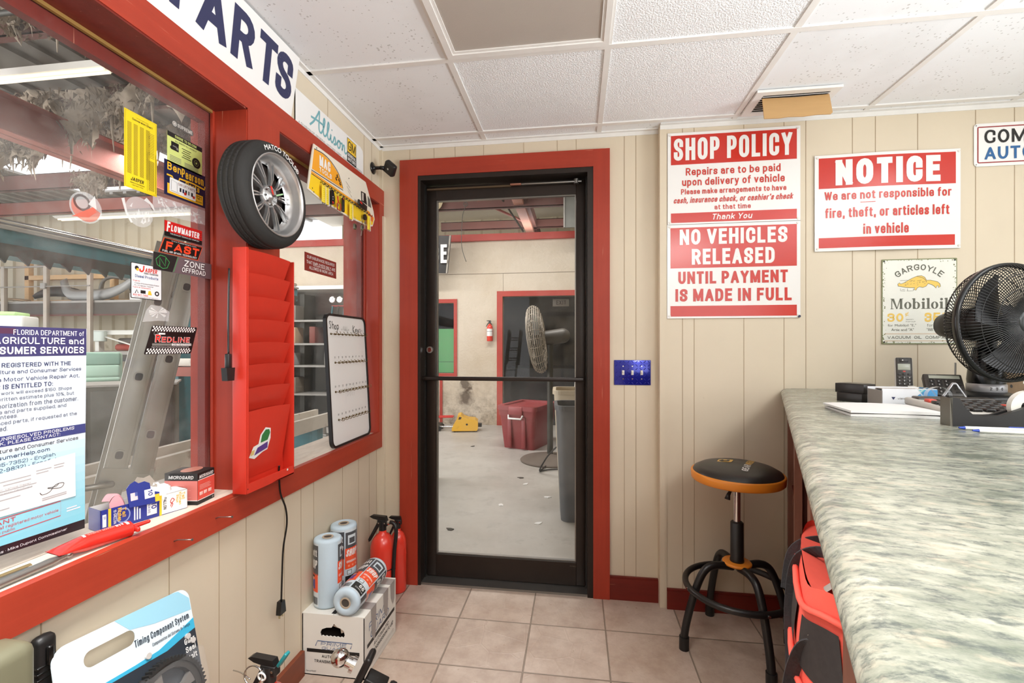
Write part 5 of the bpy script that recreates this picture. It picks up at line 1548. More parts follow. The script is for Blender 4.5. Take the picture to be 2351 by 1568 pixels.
slab(.03, L_ - .1, -.34, -.325, .02, TOPZ - .044, DKR)                    # back of the bays
slab(.03, L_ - .1, -.33, -.02, .02, .10, DKR); slab(.03, L_ - .1, -.33, -.015, .655, .675, DKR)
slab(.03, L_ - .1, -.03, -.008, TOPZ - .075, TOPZ - .044, BRW)
slab(0.02, L_ - .1, -.02, -.004, .0, .10, BRW)
b.build('base_carcass', ct)
for u0, u1 in ((.03, .12), (.66, .75), (1.335, 1.425), (1.92, 2.01), (2.55, 2.64)):
    b = MB(); slab(u0, u1, -.022, .0, .02, TOPZ - .044, BRW); b.build('stile', ct)
    b = MB(); slab(u0 + .035, u0 + .055, -.325, -.022, .10, TOPZ - .044, DKR); b.build('divider', ct)
for u0, u1 in ((2.01, 2.55), (.12, .66), (.75, 1.335)):
    b = MB(); slab(u0, u1, -.06, -.045, .10, TOPZ - .075, DKR)
    for k in range(1, 5):
        uu = u0 + (u1 - u0) * k / 5; slab(uu - .002, uu + .002, -.0445, -.0435, .10, TOPZ - .075, M_INK)
    b.build('base_panel', ct)

# red tool bag pushed into the open bay
RC = mat('red_canvas', (236, 92, 76), .75, var=.08, vscale=14, bump=.3, bscale=40)
NET = mat('black_netting', (40, 34, 32), .7, var=.3, vscale=120); WEB = mat('black_webbing', (46, 45, 47), .8, bump=.4, bscale=160)
bag = thing('tool_bag', 'red canvas tool bag with black webbing handles stuffed into the counter bay', 'bag', cp(1.665, -.062, .676), (0, 0, atan2(UD.y, UD.x)))
# local: x towards the camera along the counter, y outward to the left (n)
M_BAG = Matrix.Diagonal((1, -1, 1, 1))
def bagpt(a, v):
    """a around the bag, v bottom to top"""
    wx = .195 - .03 * v; wy = .100 - .035 * v
    x = wx * math.copysign(abs(cos(a)) ** .6, cos(a)); y = wy * math.copysign(abs(sin(a)) ** .6, sin(a))
    z = .005 + .275 * v + .012 * sin(3 * a) * v
    sag = .02 * sin(pi * v)
    return (x + sag * cos(a) * .6 + .012 * sin(5 * v + a * 2), -(y + sag * sin(a) + .035 * v * v - .01), z)
b = MB()
b.sheet(lambda u, v: bagpt(-2 * pi * u, v), 40, 14, RC)
b.sheet(lambda u, v: tuple(bagpt(-2 * pi * u, 1.0)[k] * (1 - v * .92) if k < 2 else bagpt(0, 1)[2] - .03 * v for k in range(3)), 40, 3, RC)
b.add([bagpt(-2 * pi * k / 24, 0) for k in range(24)], [list(range(24))], RC)
b.build('bag_body', bag)
def band(a0, a1, v0, v1, m, off=.004, n=10, k=10):
    def f(u, v):
        p = bagpt(a0 + (a1 - a0) * u, v0 + (v1 - v0) * v); r = sqrt(p[0] ** 2 + p[1] ** 2) + 1e-6
        return (p[0] * (1 + off / r), p[1] * (1 + off / r), p[2])
    return f
b = MB()
for a0, a1, v0, v1 in ((.35, 1.25, .52, .82), (1.5, 2.4, .50, .80), (.3, 1.4, .06, .36), (1.6, 2.6, .05, .34)):
    b.sheet(band(a1, a0, v0, v1, NET), 10, 6, NET)
b.build('net_pocket', bag)
b = MB()
for v0 in (.42, .88): b.tube([band(0, 2 * pi, v0, v0, RC, .006)(k / 40, 0) for k in range(40)], .005, RC, n=6, closed=True)
b.build('piping', bag)
def strap(pts, w, th=.003):
    P = spline(pts, 6); s = MB(); vs = []
    for i, p in enumerate(P):
        t = (P[min(i + 1, len(P) - 1)] - P[max(i - 1, 0)]).normalized()
        sd = t.cross(Vector((1, .15, 0))).normalized(); nn = t.cross(sd) * th / 2; sd = sd * w / 2
        vs += [p + sd + nn, p - sd + nn, p - sd - nn, p + sd - nn]
    fs = []
    for i in range(len(P) - 1):
        for q in range(4): fs.append((4 * i + q, 4 * i + (q + 1) % 4, 4 * i + 4 + (q + 1) % 4, 4 * i + 4 + q))
    s.add(vs, fs, WEB, False); return s
strap([(.02, -.02, .288), (-.01, -.065, .288), (-.05, -.096, .245), (-.06, -.106, .15), (-.05, -.104, .05), (-.03, -.112, .0), (.03, -.110, -.015), (.075, -.115, .05), (.09, -.108, .13), (.115, -.09, .19), (.15, -.06, .20)], .020).build('carry_strap', bag)
strap([(-.11, .0, .27), (-.10, -.06, .275), (-.09, -.10, .25), (-.08, -.112, .18)], .018).build('carry_strap', bag)
b = MB(); b.tube(spline([(.115, -.098, .125), (.12, -.106, .095), (.122, -.108, .055)], 5), .004, RC, n=6); b.rbox(.112, .132, -.116, -.098, .015, .055, M_BLACK, .004); b.build('zip_pull', bag)
b = MB(); b.sheet(lambda u, v: (.06 + .05 * u, -.05 - .03 * v, .262 + .03 * sin(2 * u) - .03 * v), 6, 4, mat('grey_lining', (150, 146, 138), .7)); b.sheet(lambda u, v: (.085 + .04 * u, -.06 - .03 * v, .235 - .035 * v + .01 * u), 4, 4, mat('clear_bag', (220, 214, 190), .3)); b.build('lining_flap', bag)

# stool
st = thing('work_stool', 'black swivel work stool with orange rim standing beside the counter', 'stool', (.70, 2.13, 0))
ORG = mat('orange_plastic', (232, 142, 44), .38); VIN = mat('black_vinyl', (42, 39, 36), .36, var=.06); SATB = mat('satin_black_tube', (24, 23, 23), .34)
b = MB(); b.lathe([(.0, .722), (.150, .724), (.182, .730), (.188, .736), (.190, .764), (.186, .770), (.178, .768)], ORG, 64); b.build('seat_rim', st)
b = MB(); b.lathe([(.182, .766), (.176, .778), (.150, .792), (.11, .802), (.06, .808), (.0, .810)], VIN, 64)
def onseat(q):
    r2 = (q[0] ** 2 + q[1] ** 2); return (q[0], q[1], .8106 - r2 * .86 + q[2])
CREAMK = mat('logo_tan', (226, 182, 92), .4)
b.M = Matrix.Rotation(radians(62), 4, 'Z')
b.text('GEAR', -.105, -.060, .080, .026, M_PAPERW, bold=.05, z=.0034, fn=onseat); b.text('WRENCH', -.020, -.060, .105, .026, CREAMK, bold=.03, z=.0030, fn=onseat)
b.M = Matrix.Rotation(radians(62), 4, 'Z')
def ring_patch(lp, z, m): b.add([onseat((x, y, z)) for x, y in lp], [list(range(len(lp)))], m)
ring_patch(rrect(-.02, .020, .060, .060, .010, 3), .0010, CREAMK); ring_patch(rrect(-.008, .032, .036, .036, .006, 3), .0018, VIN); ring_patch(rrect(.004, .042, .014, .016, .003, 3), .0024, CREAMK)
b.M = Matrix(); b.build('seat_cushion', st)
b = MB(); b.cyl((0, 0, .52), (0, 0, .71), .0145, M_CHROME); b.cyl((0, 0, .70), (0, 0, .724), .026, M_BLACK); b.build('gas_column', st)
b = MB(); b.lathe([(.0, .37), (.029, .37), (.029, .385), (.027, .39), (.0265, .545), (.022, .550), (.0, .550)], M_BLACK, 32); b.build('column_sleeve', st)
b = MB(); b.lathe([(.0, .376), (.056, .376), (.060, .371), (.058, .364), (.03, .360)], ORG, 40); b.build('hub_collar', st)
b = MB(); b.tube([(0, 0, .70), (-.03, -.02, .695), (-.045, -.03, .675), (-.05, -.032, .655)], [.004, .005, .008, .012], M_BLACK, n=10, flat=.6); b.build('height_lever', st)
foot0 = math.radians(12)
for k in range(4):
    a = foot0 + k * pi / 2
    b = MB()
    pts = spline([(.02 * cos(a), .02 * sin(a), .352), (.10 * cos(a), .10 * sin(a), .360), (.150 * cos(a), .150 * sin(a), .335), (.190 * cos(a), .190 * sin(a), .25), (.225 * cos(a), .225 * sin(a), .13), (.238 * cos(a), .238 * sin(a), .06), (.240 * cos(a), .240 * sin(a), .028)], 6)
    b.tube(pts, .0165, SATB, n=12)
    leg = b.build('leg', st)
    f = MB(); f.cyl((.240 * cos(a), .240 * sin(a), .0), (.239 * cos(a), .239 * sin(a), .055), .021, M_BLACK, n=16); f.build('rubber_foot', leg)
b = MB(); b.tube([(.213 * cos(2 * pi * k / 48), .213 * sin(2 * pi * k / 48), .262) for k in range(48)], .0135, SATB, n=12, closed=True)
for k in range(4):
    a = foot0 + k * pi / 2; b.cyl((.222 * cos(a), .222 * sin(a), .262), (.229 * cos(a), .229 * sin(a), .262), .006, M_CHROME, n=10)
b.build('foot_ring', st)

# desk fan
fan = thing('desk_fan', 'large black desk fan with wire cage standing on the counter', 'fan', (1.58, 2.02, TOPZ))
b = MB(); b.lathe([(0, 0), (.115, 0), (.118, .006), (.110, .018), (.070, .026), (.058, .030), (.0, .030)], M_BLACK, 40); b.build('fan_base', fan)
SIL = mat('silver_plastic', (186, 186, 190), .35, metal=.3)
b = MB(); b.lathe([(.050, .026), (.0575, .028), (.0575, .058), (.053, .062)], SIL, 40)
for k, ch in enumerate('230'):
    a0 = radians(-118 + 17 * k)
    b.text(ch, 0, .038, None, .011, M_INK, bold=.03, fn=lambda p, a0=a0: (.058 * cos(a0 + p[0] / .058), .058 * sin(a0 + p[0] / .058), p[1]))
b.build('speed_dial', fan)
b = MB(); b.lathe([(.0545, .060), (.056, .075), (.052, .12), (.044, .160), (.038, .20), (.0, .205)], M_BLACKG, 40); b.build('neck', fan)
HEAD_R = Matrix.Translation((.0, -.10, .292)) @ Matrix.Rotation(radians(13), 4, 'Z') @ Matrix.Rotation(radians(90), 4, 'X')
RF = .212
b = MB(); b.M = HEAD_R
b.lathe([(0, .0), (.06, .0), (.068, -.02), (.068, -.06), (.066, -.12), (.058, -.20), (.046, -.240), (.0, -.250)], M_BLACK, 32)
b.M = Matrix(); b.cyl((0, -.0, .19), (0, -.012, .26), .028, M_BLACK, n=20); b.build('motor_housing', fan)
def grille(zf, r_hub, n, wire, rings):
    g = MB(); g.M = HEAD_R
    for k in range(n):
        a = 2 * pi * k / n
        pts = []
        for j in range(7):
            t = j / 6; r_ = r_hub + (RF - r_hub) * sin(t * pi / 2) ** .8 if t > 0 else r_hub
            pts.append((r_ * cos(a), r_ * sin(a), zf(t)))
        g.tube(pts, wire, M_BLACKG, n=4, caps=False)
    for t in rings:
        r_ = r_hub + (RF - r_hub) * sin(t * pi / 2) ** .8
        g.tube([(r_ * cos(2 * pi * k / 48), r_ * sin(2 * pi * k / 48), zf(t)) for k in range(48)], wire, M_BLACKG, n=4, closed=True)
    return g
g = grille(lambda t: .058 * cos(t * pi / 2) ** .8 if t < 1 else 0.0, .042, 108, .0015, (.25, .5)); g.build('front_grille', fan)
g = grille(lambda t: -.012 - .085 * cos(t * pi / 2) ** .7 if t < 1 else -.012, .055, 96, .0014, (.3, .6, .8)); g.build('rear_grille', fan)
b = MB(); b.M = HEAD_R; b.lathe([(RF - .005, -.014), (RF + .007, -.015), (RF + .009, -.004), (RF + .007, .006), (RF - .005, .004)], M_BLACKG, 64); b.build('cage_rim', fan)
b = MB(); b.M = HEAD_R; b.lathe([(.0, .064), (.030, .063), (.044, .058), (.044, .052)], mat('fan_badge', (40, 44, 44), .3), 32); b.build('badge', fan)
BLD = mat('smoky_blade', (30, 29, 29), .25)
for k in range(3):
    b = MB(); b.M = HEAD_R @ Matrix.Rotation(2 * pi * k / 3 + .75, 4, 'Z')
    def bl(u, v):
        r_ = .035 + .150 * v; sw_ = (u - .5) * (1.15 + .1 * v); a = sw_ - .35 * v
        return (r_ * cos(a), r_ * sin(a), .022 + .042 * (u - .5) * (1 - .3 * v))
    b.sheet(bl, 10, 8, BLD); b.sheet(lambda u, v: (lambda p: (p[0], p[1], p[2] - .002))(bl(1 - u, v)), 10, 8, BLD); b.build('blade', fan)
b = MB(); b.M = HEAD_R; b.lathe([(0, .045), (.03, .044), (.042, .036), (.042, .0)], M_BLACK, 24); b.build('blade_hub', fan)

# office bits on the counter
Zc = TOPZ
def stacked(name, x, y, z, rz, dims, label, cat, m, extra=None, grp=None):
    s = MB(); s.rbox(-dims[0] / 2, dims[0] / 2, -dims[1] / 2, dims[1] / 2, 0, dims[2], m, .0015)
    if extra: extra(s)
    return tag(s.build(name, None, (x, y, z), (0, 0, radians(rz))), label, cat, grp)
BB = mat('black_carton', (36, 32, 30), .35, var=.1)
def ex(s): s.text('INK', -.028, .006, None, .006, M_GREYINK, z=0, fn=lambda p: (p[0], -.0455, p[1])); s.rect(-.03, -.03, .06, .05, .0312, mat('carton_window', (78, 70, 60), .3))
def ex0(s): s.rect(-.032, -.042, .066, .085, .0352, mat('carton_lid', (52, 48, 44), .3)); s.box(.0345, .0355, -.04, .04, .004, .03, mat('kraft_side', (170, 146, 116), .6))
stacked('small_carton', 1.030, 1.865, Zc, 28, (.072, .09, .032), 'lower of two small black cartons stacked at the counter left', 'box', BB, ex0)
stacked('small_carton', 1.032, 1.872, Zc + .032, 31, (.070, .10, .034), 'upper small black carton stacked on another at the counter left', 'box', BB, ex0)
wbx = thing('card_box', 'white and blue open carton with torn end beside the black cartons', 'box', (1.105, 1.750, Zc), (0, 0, radians(-4)))
b = MB(); WC = mat('white_carton', (224, 226, 230), .4); BC = mat('blue_print', (70, 140, 190), .4)
b.box(-.075, .085, -.045, -.0435, 0, .062, WC); b.box(-.075, .085, .0435, .045, 0, .062, WC); b.box(-.075, -.0735, -.045, .045, 0, .055, mat('torn_grey', (150, 144, 138), .7)); b.box(.0835, .085, -.045, .045, 0, .062, BC); b.box(-.075, .085, -.045, .045, 0, .0015, WC); b.box(-.05, .084, -.0445, .0445, .056, .0575, mat('kraft_inner', (150, 140, 128), .7))
def fr_(p): return (p[0], -.0456, p[1])
b.add([fr_((x, z)) for x, z in ((.085, .0), (.085, .060), (.052, .060), (.028, .040), (.050, .0))], [(0, 4, 3, 2, 1)], BC); b.add([fr_((x, z)) for x, z in ((.028, .060), (.052, .060), (.040, .048))], [(0, 2, 1)], mat('teal_print', (90, 180, 190), .4))
b.add([fr_((x, z)) for x, z in ((-.048, .034), (-.036, .034), (-.042, .024))], [(0, 2, 1)], M_NAVY)
b.text('viewpoint', -.030, .024, .052, .009, M_GREYINK, fn=lambda p: (p[0], -.0457 - p[2], p[1]))
b.build('carton_walls', wbx)
b = MB(); b.sheet(lambda u, v: (-.01 + .05 * u + .004 * sin(6 * u), -.055 - .010 * u, .050 - .045 * u + .016 * sin(pi * u) + .008 * v), 10, 2, M_CLEAR)
b.sheet(lambda u, v: (.02 + .055 * u, -.060 - .012 * v, .012 + .045 * sin(pi * (u * .8 + .2)) - .01 * u), 14, 2, M_CLEAR)
b.sheet(lambda u, v: (.06 + .035 * cos(2 * pi * u * .8), -.072 - .018 * v, .030 + .028 * sin(2 * pi * u * .8)), 16, 2, M_CLEAR)
tag(b.build('plastic_strip', None, (1.105, 1.742, Zc + .016), (0, 0, radians(-4))), 'curled clear plastic strip in front of the white and blue carton', 'plastic strip')
PH = mat('phone_dark', (56, 52, 48), .4); PL = mat('phone_silver', (196, 194, 190), .4); LCD = mat('lcd_screen', (168, 172, 158), .25); KEYM = mat('phone_key', (34, 32, 31), .4)
hs = thing('cordless_phone', 'cordless handset standing in silver cradle behind the white and blue carton', 'phone', (1.335, 2.085, Zc), (0, 0, radians(-24)))
b = MB(); b.rbox(-.045, .045, -.035, .035, 0, .040, PL, .012); b.build('cradle', hs)
b = MB(); b.M = Matrix.Translation((0, -.006, .022)) @ Matrix.Rotation(radians(80), 4, 'X')
b.rbox(-.029, .029, 0, .140, -.022, 0, PL, .008); b.rbox(-.026, .026, .004, .138, -.004, .003, PH, .006); b.rbox(-.020, .020, .086, .112, .002, .0042, LCD, .001)
b.rbox(-.014, .014, .118, .134, .002, .004, KEYM, .004); b.disc(-.004, .127, .0025, .0046, M_PAPERW, n=8)
for r_ in range(5):
    for c_ in range(3):
        b.rbox(-.022 + c_ * .016, -.010 + c_ * .016, .010 + r_ * .0135, .019 + r_ * .0135, .003, .0048, KEYM, .001)
        if r_ < 4: b.text('*0#789456123'[r_ * 3 + c_], -.018 + c_ * .016, .0118 + r_ * .0135, None, .006, M_PAPERW, z=.0052)
b.rect(-.004, .078, .008, .005, .0046, M_SIGNRED); b.build('handset', hs)
dp = thing('desk_phone', 'dark desk telephone with small display behind the white stand', 'phone', (1.393, 1.945, Zc + .019), (0, 0, radians(-24)))
b = MB(); b.M = Matrix.Rotation(radians(44), 4, 'X') @ Matrix.Diagonal((.82, 1, 1, 1)); b.rbox(-.072, .068, 0, .112, -.03, 0, PH, .006)
b.rbox(-.052, .058, .086, .102, -.001, .0015, LCD, .001); b.text('business phone', -.052, .1045, .03, .003, M_PAPERW, z=.0012)
for r_ in range(4):
    for c_ in range(3):
        b.rbox(-.052 + c_ * .026, -.034 + c_ * .026, .010 + r_ * .018, .022 + r_ * .018, 0, .003, KEYM, .001); b.text('*0#789456123'[r_ * 3 + c_], -.047 + c_ * .026, .0125 + r_ * .018, None, .007, M_PAPERW, z=.0034)
for k in range(4): b.rbox(.032, .056, .012 + k * .016, .020 + k * .016, 0, .002, KEYM, .001)
for k in range(5): b.rbox(-.052 + k * .022, -.036 + k * .022, .080, .0840, 0, .0012, KEYM, .0004)
b.rbox(-.072, -.058, .010, .075, 0, .006, PH, .003); b.build('phone_body', dp)
b = MB(); b.tube(spline([(-.08, .0, .02), (-.11, -.05, .012), (-.09, -.09, .01), (-.05, -.10, .008), (-.02, -.12, .006)], 6), .003, M_BLACK, n=6); b.build('phone_cord', dp)
b = MB(); b.cyl((0, 0, 0), (0, 0, .14), .003, M_STEEL, n=8); b.cyl((0, 0, 0), (0, 0, .012), .012, M_BLACK, n=12)
tag(b.build('antenna', None, (1.488, 2.04, Zc)), 'thin upright silver antenna between the desk phone and fan', 'antenna')
b = MB(); WS = mat('white_metal', (206, 208, 214), .35, metal=.2)
def leg_(sg):
    def f(x, z): return (x, sg * (.004 + (.075 - z) * .50), z)
    lp = [(-.035, 0), (.035, 0), (.030, .060), (.022, .075), (-.022, .075), (-.030, .060)]
    hole = rrect(-.014, .030, .028, .022, .010, 4) if sg > 0 else rrect(-.014, .056, .028, .010, .003, 3)
    q = MB(); q.prism([lp, hole], -.0015, .0015, WS)
    b.add([(v[0], sg * (.004 + (.076 - v[1]) * .52) + v[2], v[1]) for v in q.v], q.f if sg < 0 else [f_[::-1] for f_ in q.f], WS)
leg_(-1); leg_(1); b.box(-.022, .022, -.005, .005, .0735, .0765, WS)
tag(b.build('phone_stand', None, (1.310, 1.800, Zc), (0, 0, radians(58))), 'white folded metal phone stand in front of the desk phone', 'stand')
# calculator
ca = thing('calculator', 'desktop calculator with dark keys beside the envelopes', 'calculator', (1.150, 1.515, Zc + .008), (0, 0, radians(-8)))
CG = mat('calc_grey', (188, 184, 176), .45)
b = MB(); b.M = Matrix.Rotation(radians(3), 4, 'X'); b.rbox(-.105, .125, -.13, .14, 0, .024, CG, .006); b.rbox(-.09, .11, .09, .13, .02, .030, PH, .004); b.build('calculator_body', ca)
b = MB(); b.M = Matrix.Rotation(radians(3), 4, 'X')
for r_ in range(5):
    for c_ in range(7):
        b.rbox(-.092 + c_ * .029, -.070 + c_ * .029, -.115 + r_ * .036, -.088 + r_ * .036, .023, .033, mat('red_key', (200, 70, 56), .4) if (r_, c_) in ((2, 5), (4, 0)) else KEYM, .003)
b.build('keypad', ca)
# envelopes
EV = mat('envelope_white', (232, 231, 229), .6)
for k, (rz, dx, dz, lb) in enumerate(((0, 0, 0, 'lower white envelope of the pair lying on the counter edge'), (1.5, -.004, .0108, 'upper white envelope of the pair lying on the counter edge'))):
    s = MB()
    def f(u, v, hh): return (-.12 + .24 * u, -.105 + .21 * v, hh * (1 - .35 * u) * (1 if .02 < u else .6))
    s.sheet(lambda u, v: (-.12 + .24 * u, -.10 + .20 * v, .0065 + .003 * sin(pi * u)), 10, 4, EV); s.sheet(lambda u, v: (.12 - .24 * u, -.10 + .20 * v, .0005), 10, 4, EV)
    for v_ in (0, 1):
        s.sheet(lambda u, v, v_=v_: (-.12 + .24 * (u if v_ == 0 else 1 - u), -.10 + .20 * v_, .0005 + v * (.006 + .003 * sin(pi * u))), 10, 1, EV)
    for u_ in (0, 1): s.sheet(lambda u, v, u_=u_: (-.12 + .24 * u_, -.10 + .20 * (1 - u if u_ == 0 else u), .0005 + v * .006), 4, 1, EV)
    tag(s.build('envelope', None, (.928 + dx, 1.545, Zc + dz), (0, 0, radians(-8 + rz))), lb, 'envelope')
# tape dispenser
td = thing('tape_dispenser', 'black tape dispenser with white roll at the right end of counter', 'tape dispenser', (1.080, 1.320, Zc), (0, 0, radians(-2)))
b = MB()
prof_ = [(-.125, 0), (.155, 0), (.155, .060), (.11, .066), (.06, .061), (.02, .044), (-.02, .029), (-.055, .026), (-.08, .032), (-.098, .050), (-.108, .072), (-.130, .075), (-.128, .052)]
b.M = Matrix.Rotation(radians(90), 4, 'X')
b.prism([prof_], -.006, .006, M_BLACK, smooth_side=True); b.M = Matrix.Translation((0, .024, 0)) @ Matrix.Rotation(radians(90), 4, 'X'); b.prism([prof_], -.004, .004, M_BLACK, smooth_side=True)
b.M = Matrix(); b.box(-.125, .155, -.004, .026, 0, .028, M_BLACK); b.box(-.130, -.124, -.006, .028, .0, .073, mat('dispenser_end', (112, 108, 98), .35, metal=.5))
b.M = Matrix.Translation((.10, -.0062, .05)) ; b.add([(0, 0, -.012), (.02, 0, -.02), (.026, 0, .0)], [(0, 1, 2)], FILM2); b.M = Matrix()
b.build('dispenser_body', td)
b = MB(); b.M = Matrix.Translation((.055, .021, .050)) @ Matrix.Rotation(radians(90), 4, 'X'); b.lathe([(.020, 0), (.042, 0), (.042, .014), (.020, .014), (.020, 0)], mat('tape_roll_white', (224, 222, 214), .35), 40, smooth=False); b.build('tape_roll', td)
def pen(name, x, y, rz, label, cap):
    p = thing(name, label, 'pen', (x, y, Zc + .0045), (0, 0, radians(rz)))
    q = MB(); q.cyl((.012, 0, 0), (.145, 0, 0), .0042, M_PAPERW, n=14)
    q.text('FRANCO', .085, -.001, .030, .005, M_NAVY, bold=.02, fn=lambda t: (t[0], t[1] - .0025 if False else -.0030 + (t[1] + .001) * .3, .0036 + .0 * t[1])); q.build('barrel', p)
    q = MB(); q.cyl((0, 0, 0), (.014, 0, 0), .0020, cap, r1=.0042, n=12); q.build('tip', p)
    q = MB(); q.rbox(.10, .145, -.0015, .0015, .0042, .0062, cap, .0006); q.build('clip', p)
BP = mat('pen_blue', (40, 70, 170), .4)
pen('pen', .934, 1.270, -6, 'white pen with blue tip lying against the tape dispenser', BP)
pen('pen', .935, 1.232, -9, 'white printed pen lying nearer the counter edge', BP)
b = MB(); rnd = random.Random(3); BRC = mat('stained_brown_paper', (120, 98, 74), .8, var=.25, vscale=14)
out = []
for k in range(26):
    a = 2 * pi * k / 26; r_ = 1 + rnd.uniform(-.12, .10); out.append((.085 * r_ * math.copysign(abs(cos(a)) ** .5, cos(a)), .052 + .050 * r_ * math.copysign(abs(sin(a)) ** .5, sin(a))))
out = [(x, max(0, y)) for x, y in out]
b.M = Matrix.Rotation(radians(84), 4, 'X'); b.prism([out], -.012, 0, BRC)
for k in range(6):
    x, y = rnd.uniform(-.05, .05), rnd.uniform(.03, .08); b.disc(x, y, .006 * rnd.uniform(.5, 1.3), .0005, M_PAPERW if k < 2 else M_INK, n=7)
tag(b.build('paper_scrap', None, (1.81, 2.16, Zc), (0, 0, radians(20))), 'stained brown torn paper standing behind the fan base', 'paper')
b = MB(); b.sheet(lambda u, v: (-.09 + .20 * u, .035 * v, .030 + .026 * sin(pi * min(1, u * 1.25)) - .03 * u), 16, 2, EV); b.sheet(lambda u, v: (.11 - .20 * u, .035 * v, .029 + .026 * sin(pi * min(1, (1 - u) * 1.25)) - .03 * (1 - u)), 16, 2, EV)
b.box(-.09, .11, 0, .035, 0, .002, EV)
for x in (-.09, .105): b.box(x, x + .003, 0, .035, 0, .030 if x < 0 else .004, EV)
tag(b.build('curled_paper', None, (1.36, 1.55, Zc), (0, 0, radians(15))), 'curled white paper strip behind the tape dispenser', 'paper')

# ------------------------------------------------------------------ things on the office floor and window sill
# box of transmission fluid
M_CARTON = mat('white_carton_print', (224, 221, 213), .55, var=.03, vscale=4)
BLUEL = mat('logo_blue_line', (62, 92, 138), .5)
bx = thing('fluid_carton', 'white cardboard carton of transmission fluid with torn hand hole', 'box', (-.962, 1.867, 0))
W2, D2, H2 = .133, .158, .243
b = MB()
rnd = random.Random(5)
hole = []
for k in range(13): hole.append((-.052 + .096 * k / 12, .158 + (.004 if k % 2 else 0)))
hole += [(.050, .170), (.046, .186), (.030, .196), (.016, .200), (.004, .212), (-.006, .196), (-.028, .194), (-.048, .186), (-.055, .172)]
b.M = Matrix.Translation((0, -D2, 0)) @ Matrix.Rotation(radians(90), 4, 'X')
b.prism([[(-W2, 0), (W2, 0), (W2, H2), (-W2, H2)], hole], -.004, 0, M_CARTON)
b.prism([[(-.006, .196), (.010, .214), (.030, .200), (.048, .178), (.030, .170), (.026, .188)]], -.012, -.010, mat('torn_ply', (196, 182, 166), .7))
b.stroke([(-.075, .118), (-.066, .139), (.082, .139), (.074, .118)], .003, .0008, BLUEL, smooth=False)
b.text('PRIME', -.052, .122, .110, .014, BLUEL, bold=0, shear=.15, z=.0008)
b.text('GUARD', -.048, .106, .105, .012, BLUEL, bold=0, shear=.15, z=.0008)
b.rect(-.112, .092, .224, .014, .0006, M_INK)
b.text('AUTOMATIC', -.048, .073, .100, .012, M_INK, bold=.03, z=.0008); b.text('TRANSMISSION FLUID', -.080, .052, .165, .012, M_INK, bold=.03, z=.0008)
b.text('Part # PG407', -.114, .012, .042, .007, M_INK, z=.0008)
b.M = Matrix.Translation((W2, 0, 0)) @ Matrix.Rotation(radians(90), 4, 'Z') @ Matrix.Rotation(radians(90), 4, 'X')
b.prism([[(-D2, 0), (D2, 0), (D2, H2), (-D2, H2)]], -.004, 0, M_CARTON)
b.rect(-.135, .108, .275, .016, .0006, M_INK); b.text('AUTOMATIC', -.075, .082, .150, .016, M_INK, bold=.02, z=.0008); b.text('TRANSMISSION FLUID', -.105, .056, .230, .016, M_INK, bold=.02, z=.0008)
b.text('PRIME', -.120, .170, .190, .030, BLUEL, shear=.15, z=.0008); b.text('GUARD', -.105, .132, .180, .028, BLUEL, shear=.15, z=.0008)
for y in (.03, .022): b.rect(-.13, y, .26, .0012, .0006, M_GREYINK)
b.M = Matrix()
b.box(-W2, W2, D2 - .004, D2, 0, H2, M_CARTON); b.box(-W2, -W2 + .004, -D2, D2, 0, H2, M_CARTON); b.box(-W2, W2, -D2, D2, 0, .004, M_CARTON)
b.box(-W2 + .004, W2 - .004, -D2 + .003, D2 - .004, .12, .123, mat('carton_inside', (60, 50, 42), .9))
b.build('carton_body', bx)
b = MB()
b.box(-W2, -.001, -D2, D2, H2, H2 + .003, M_CARTON); b.box(.001, W2, -D2, D2, H2, H2 + .003, M_CARTON)
b.box(-.012, .006, -D2 + .01, -D2 + .11, H2 + .003, H2 + .0036, M_INK)
b.build('carton_flap', bx)
TP = mat('grey_packing_tape', (152, 146, 142), .35, var=.06)
for y0, y1, zd in ((-.10, -.052, .125), (.02, .07, .150), (.095, .145, .165)):
    b = MB(); b.box(.06 if y0 > 0 else .078, W2 + .0010, y0, y1, H2 + .003, H2 + .0042, TP); b.add([(W2 + .0012, y0, H2 + .004), (W2 + .0012, y1, H2 + .004), (W2 + .0014, y1 - .006, zd), (W2 + .0016, y1 - .022, zd - .02), (W2 + .0014, y0 + .004, zd + .02)], [(0, 4, 3, 2, 1)], TP)
    b.build('tape_strip', bx)

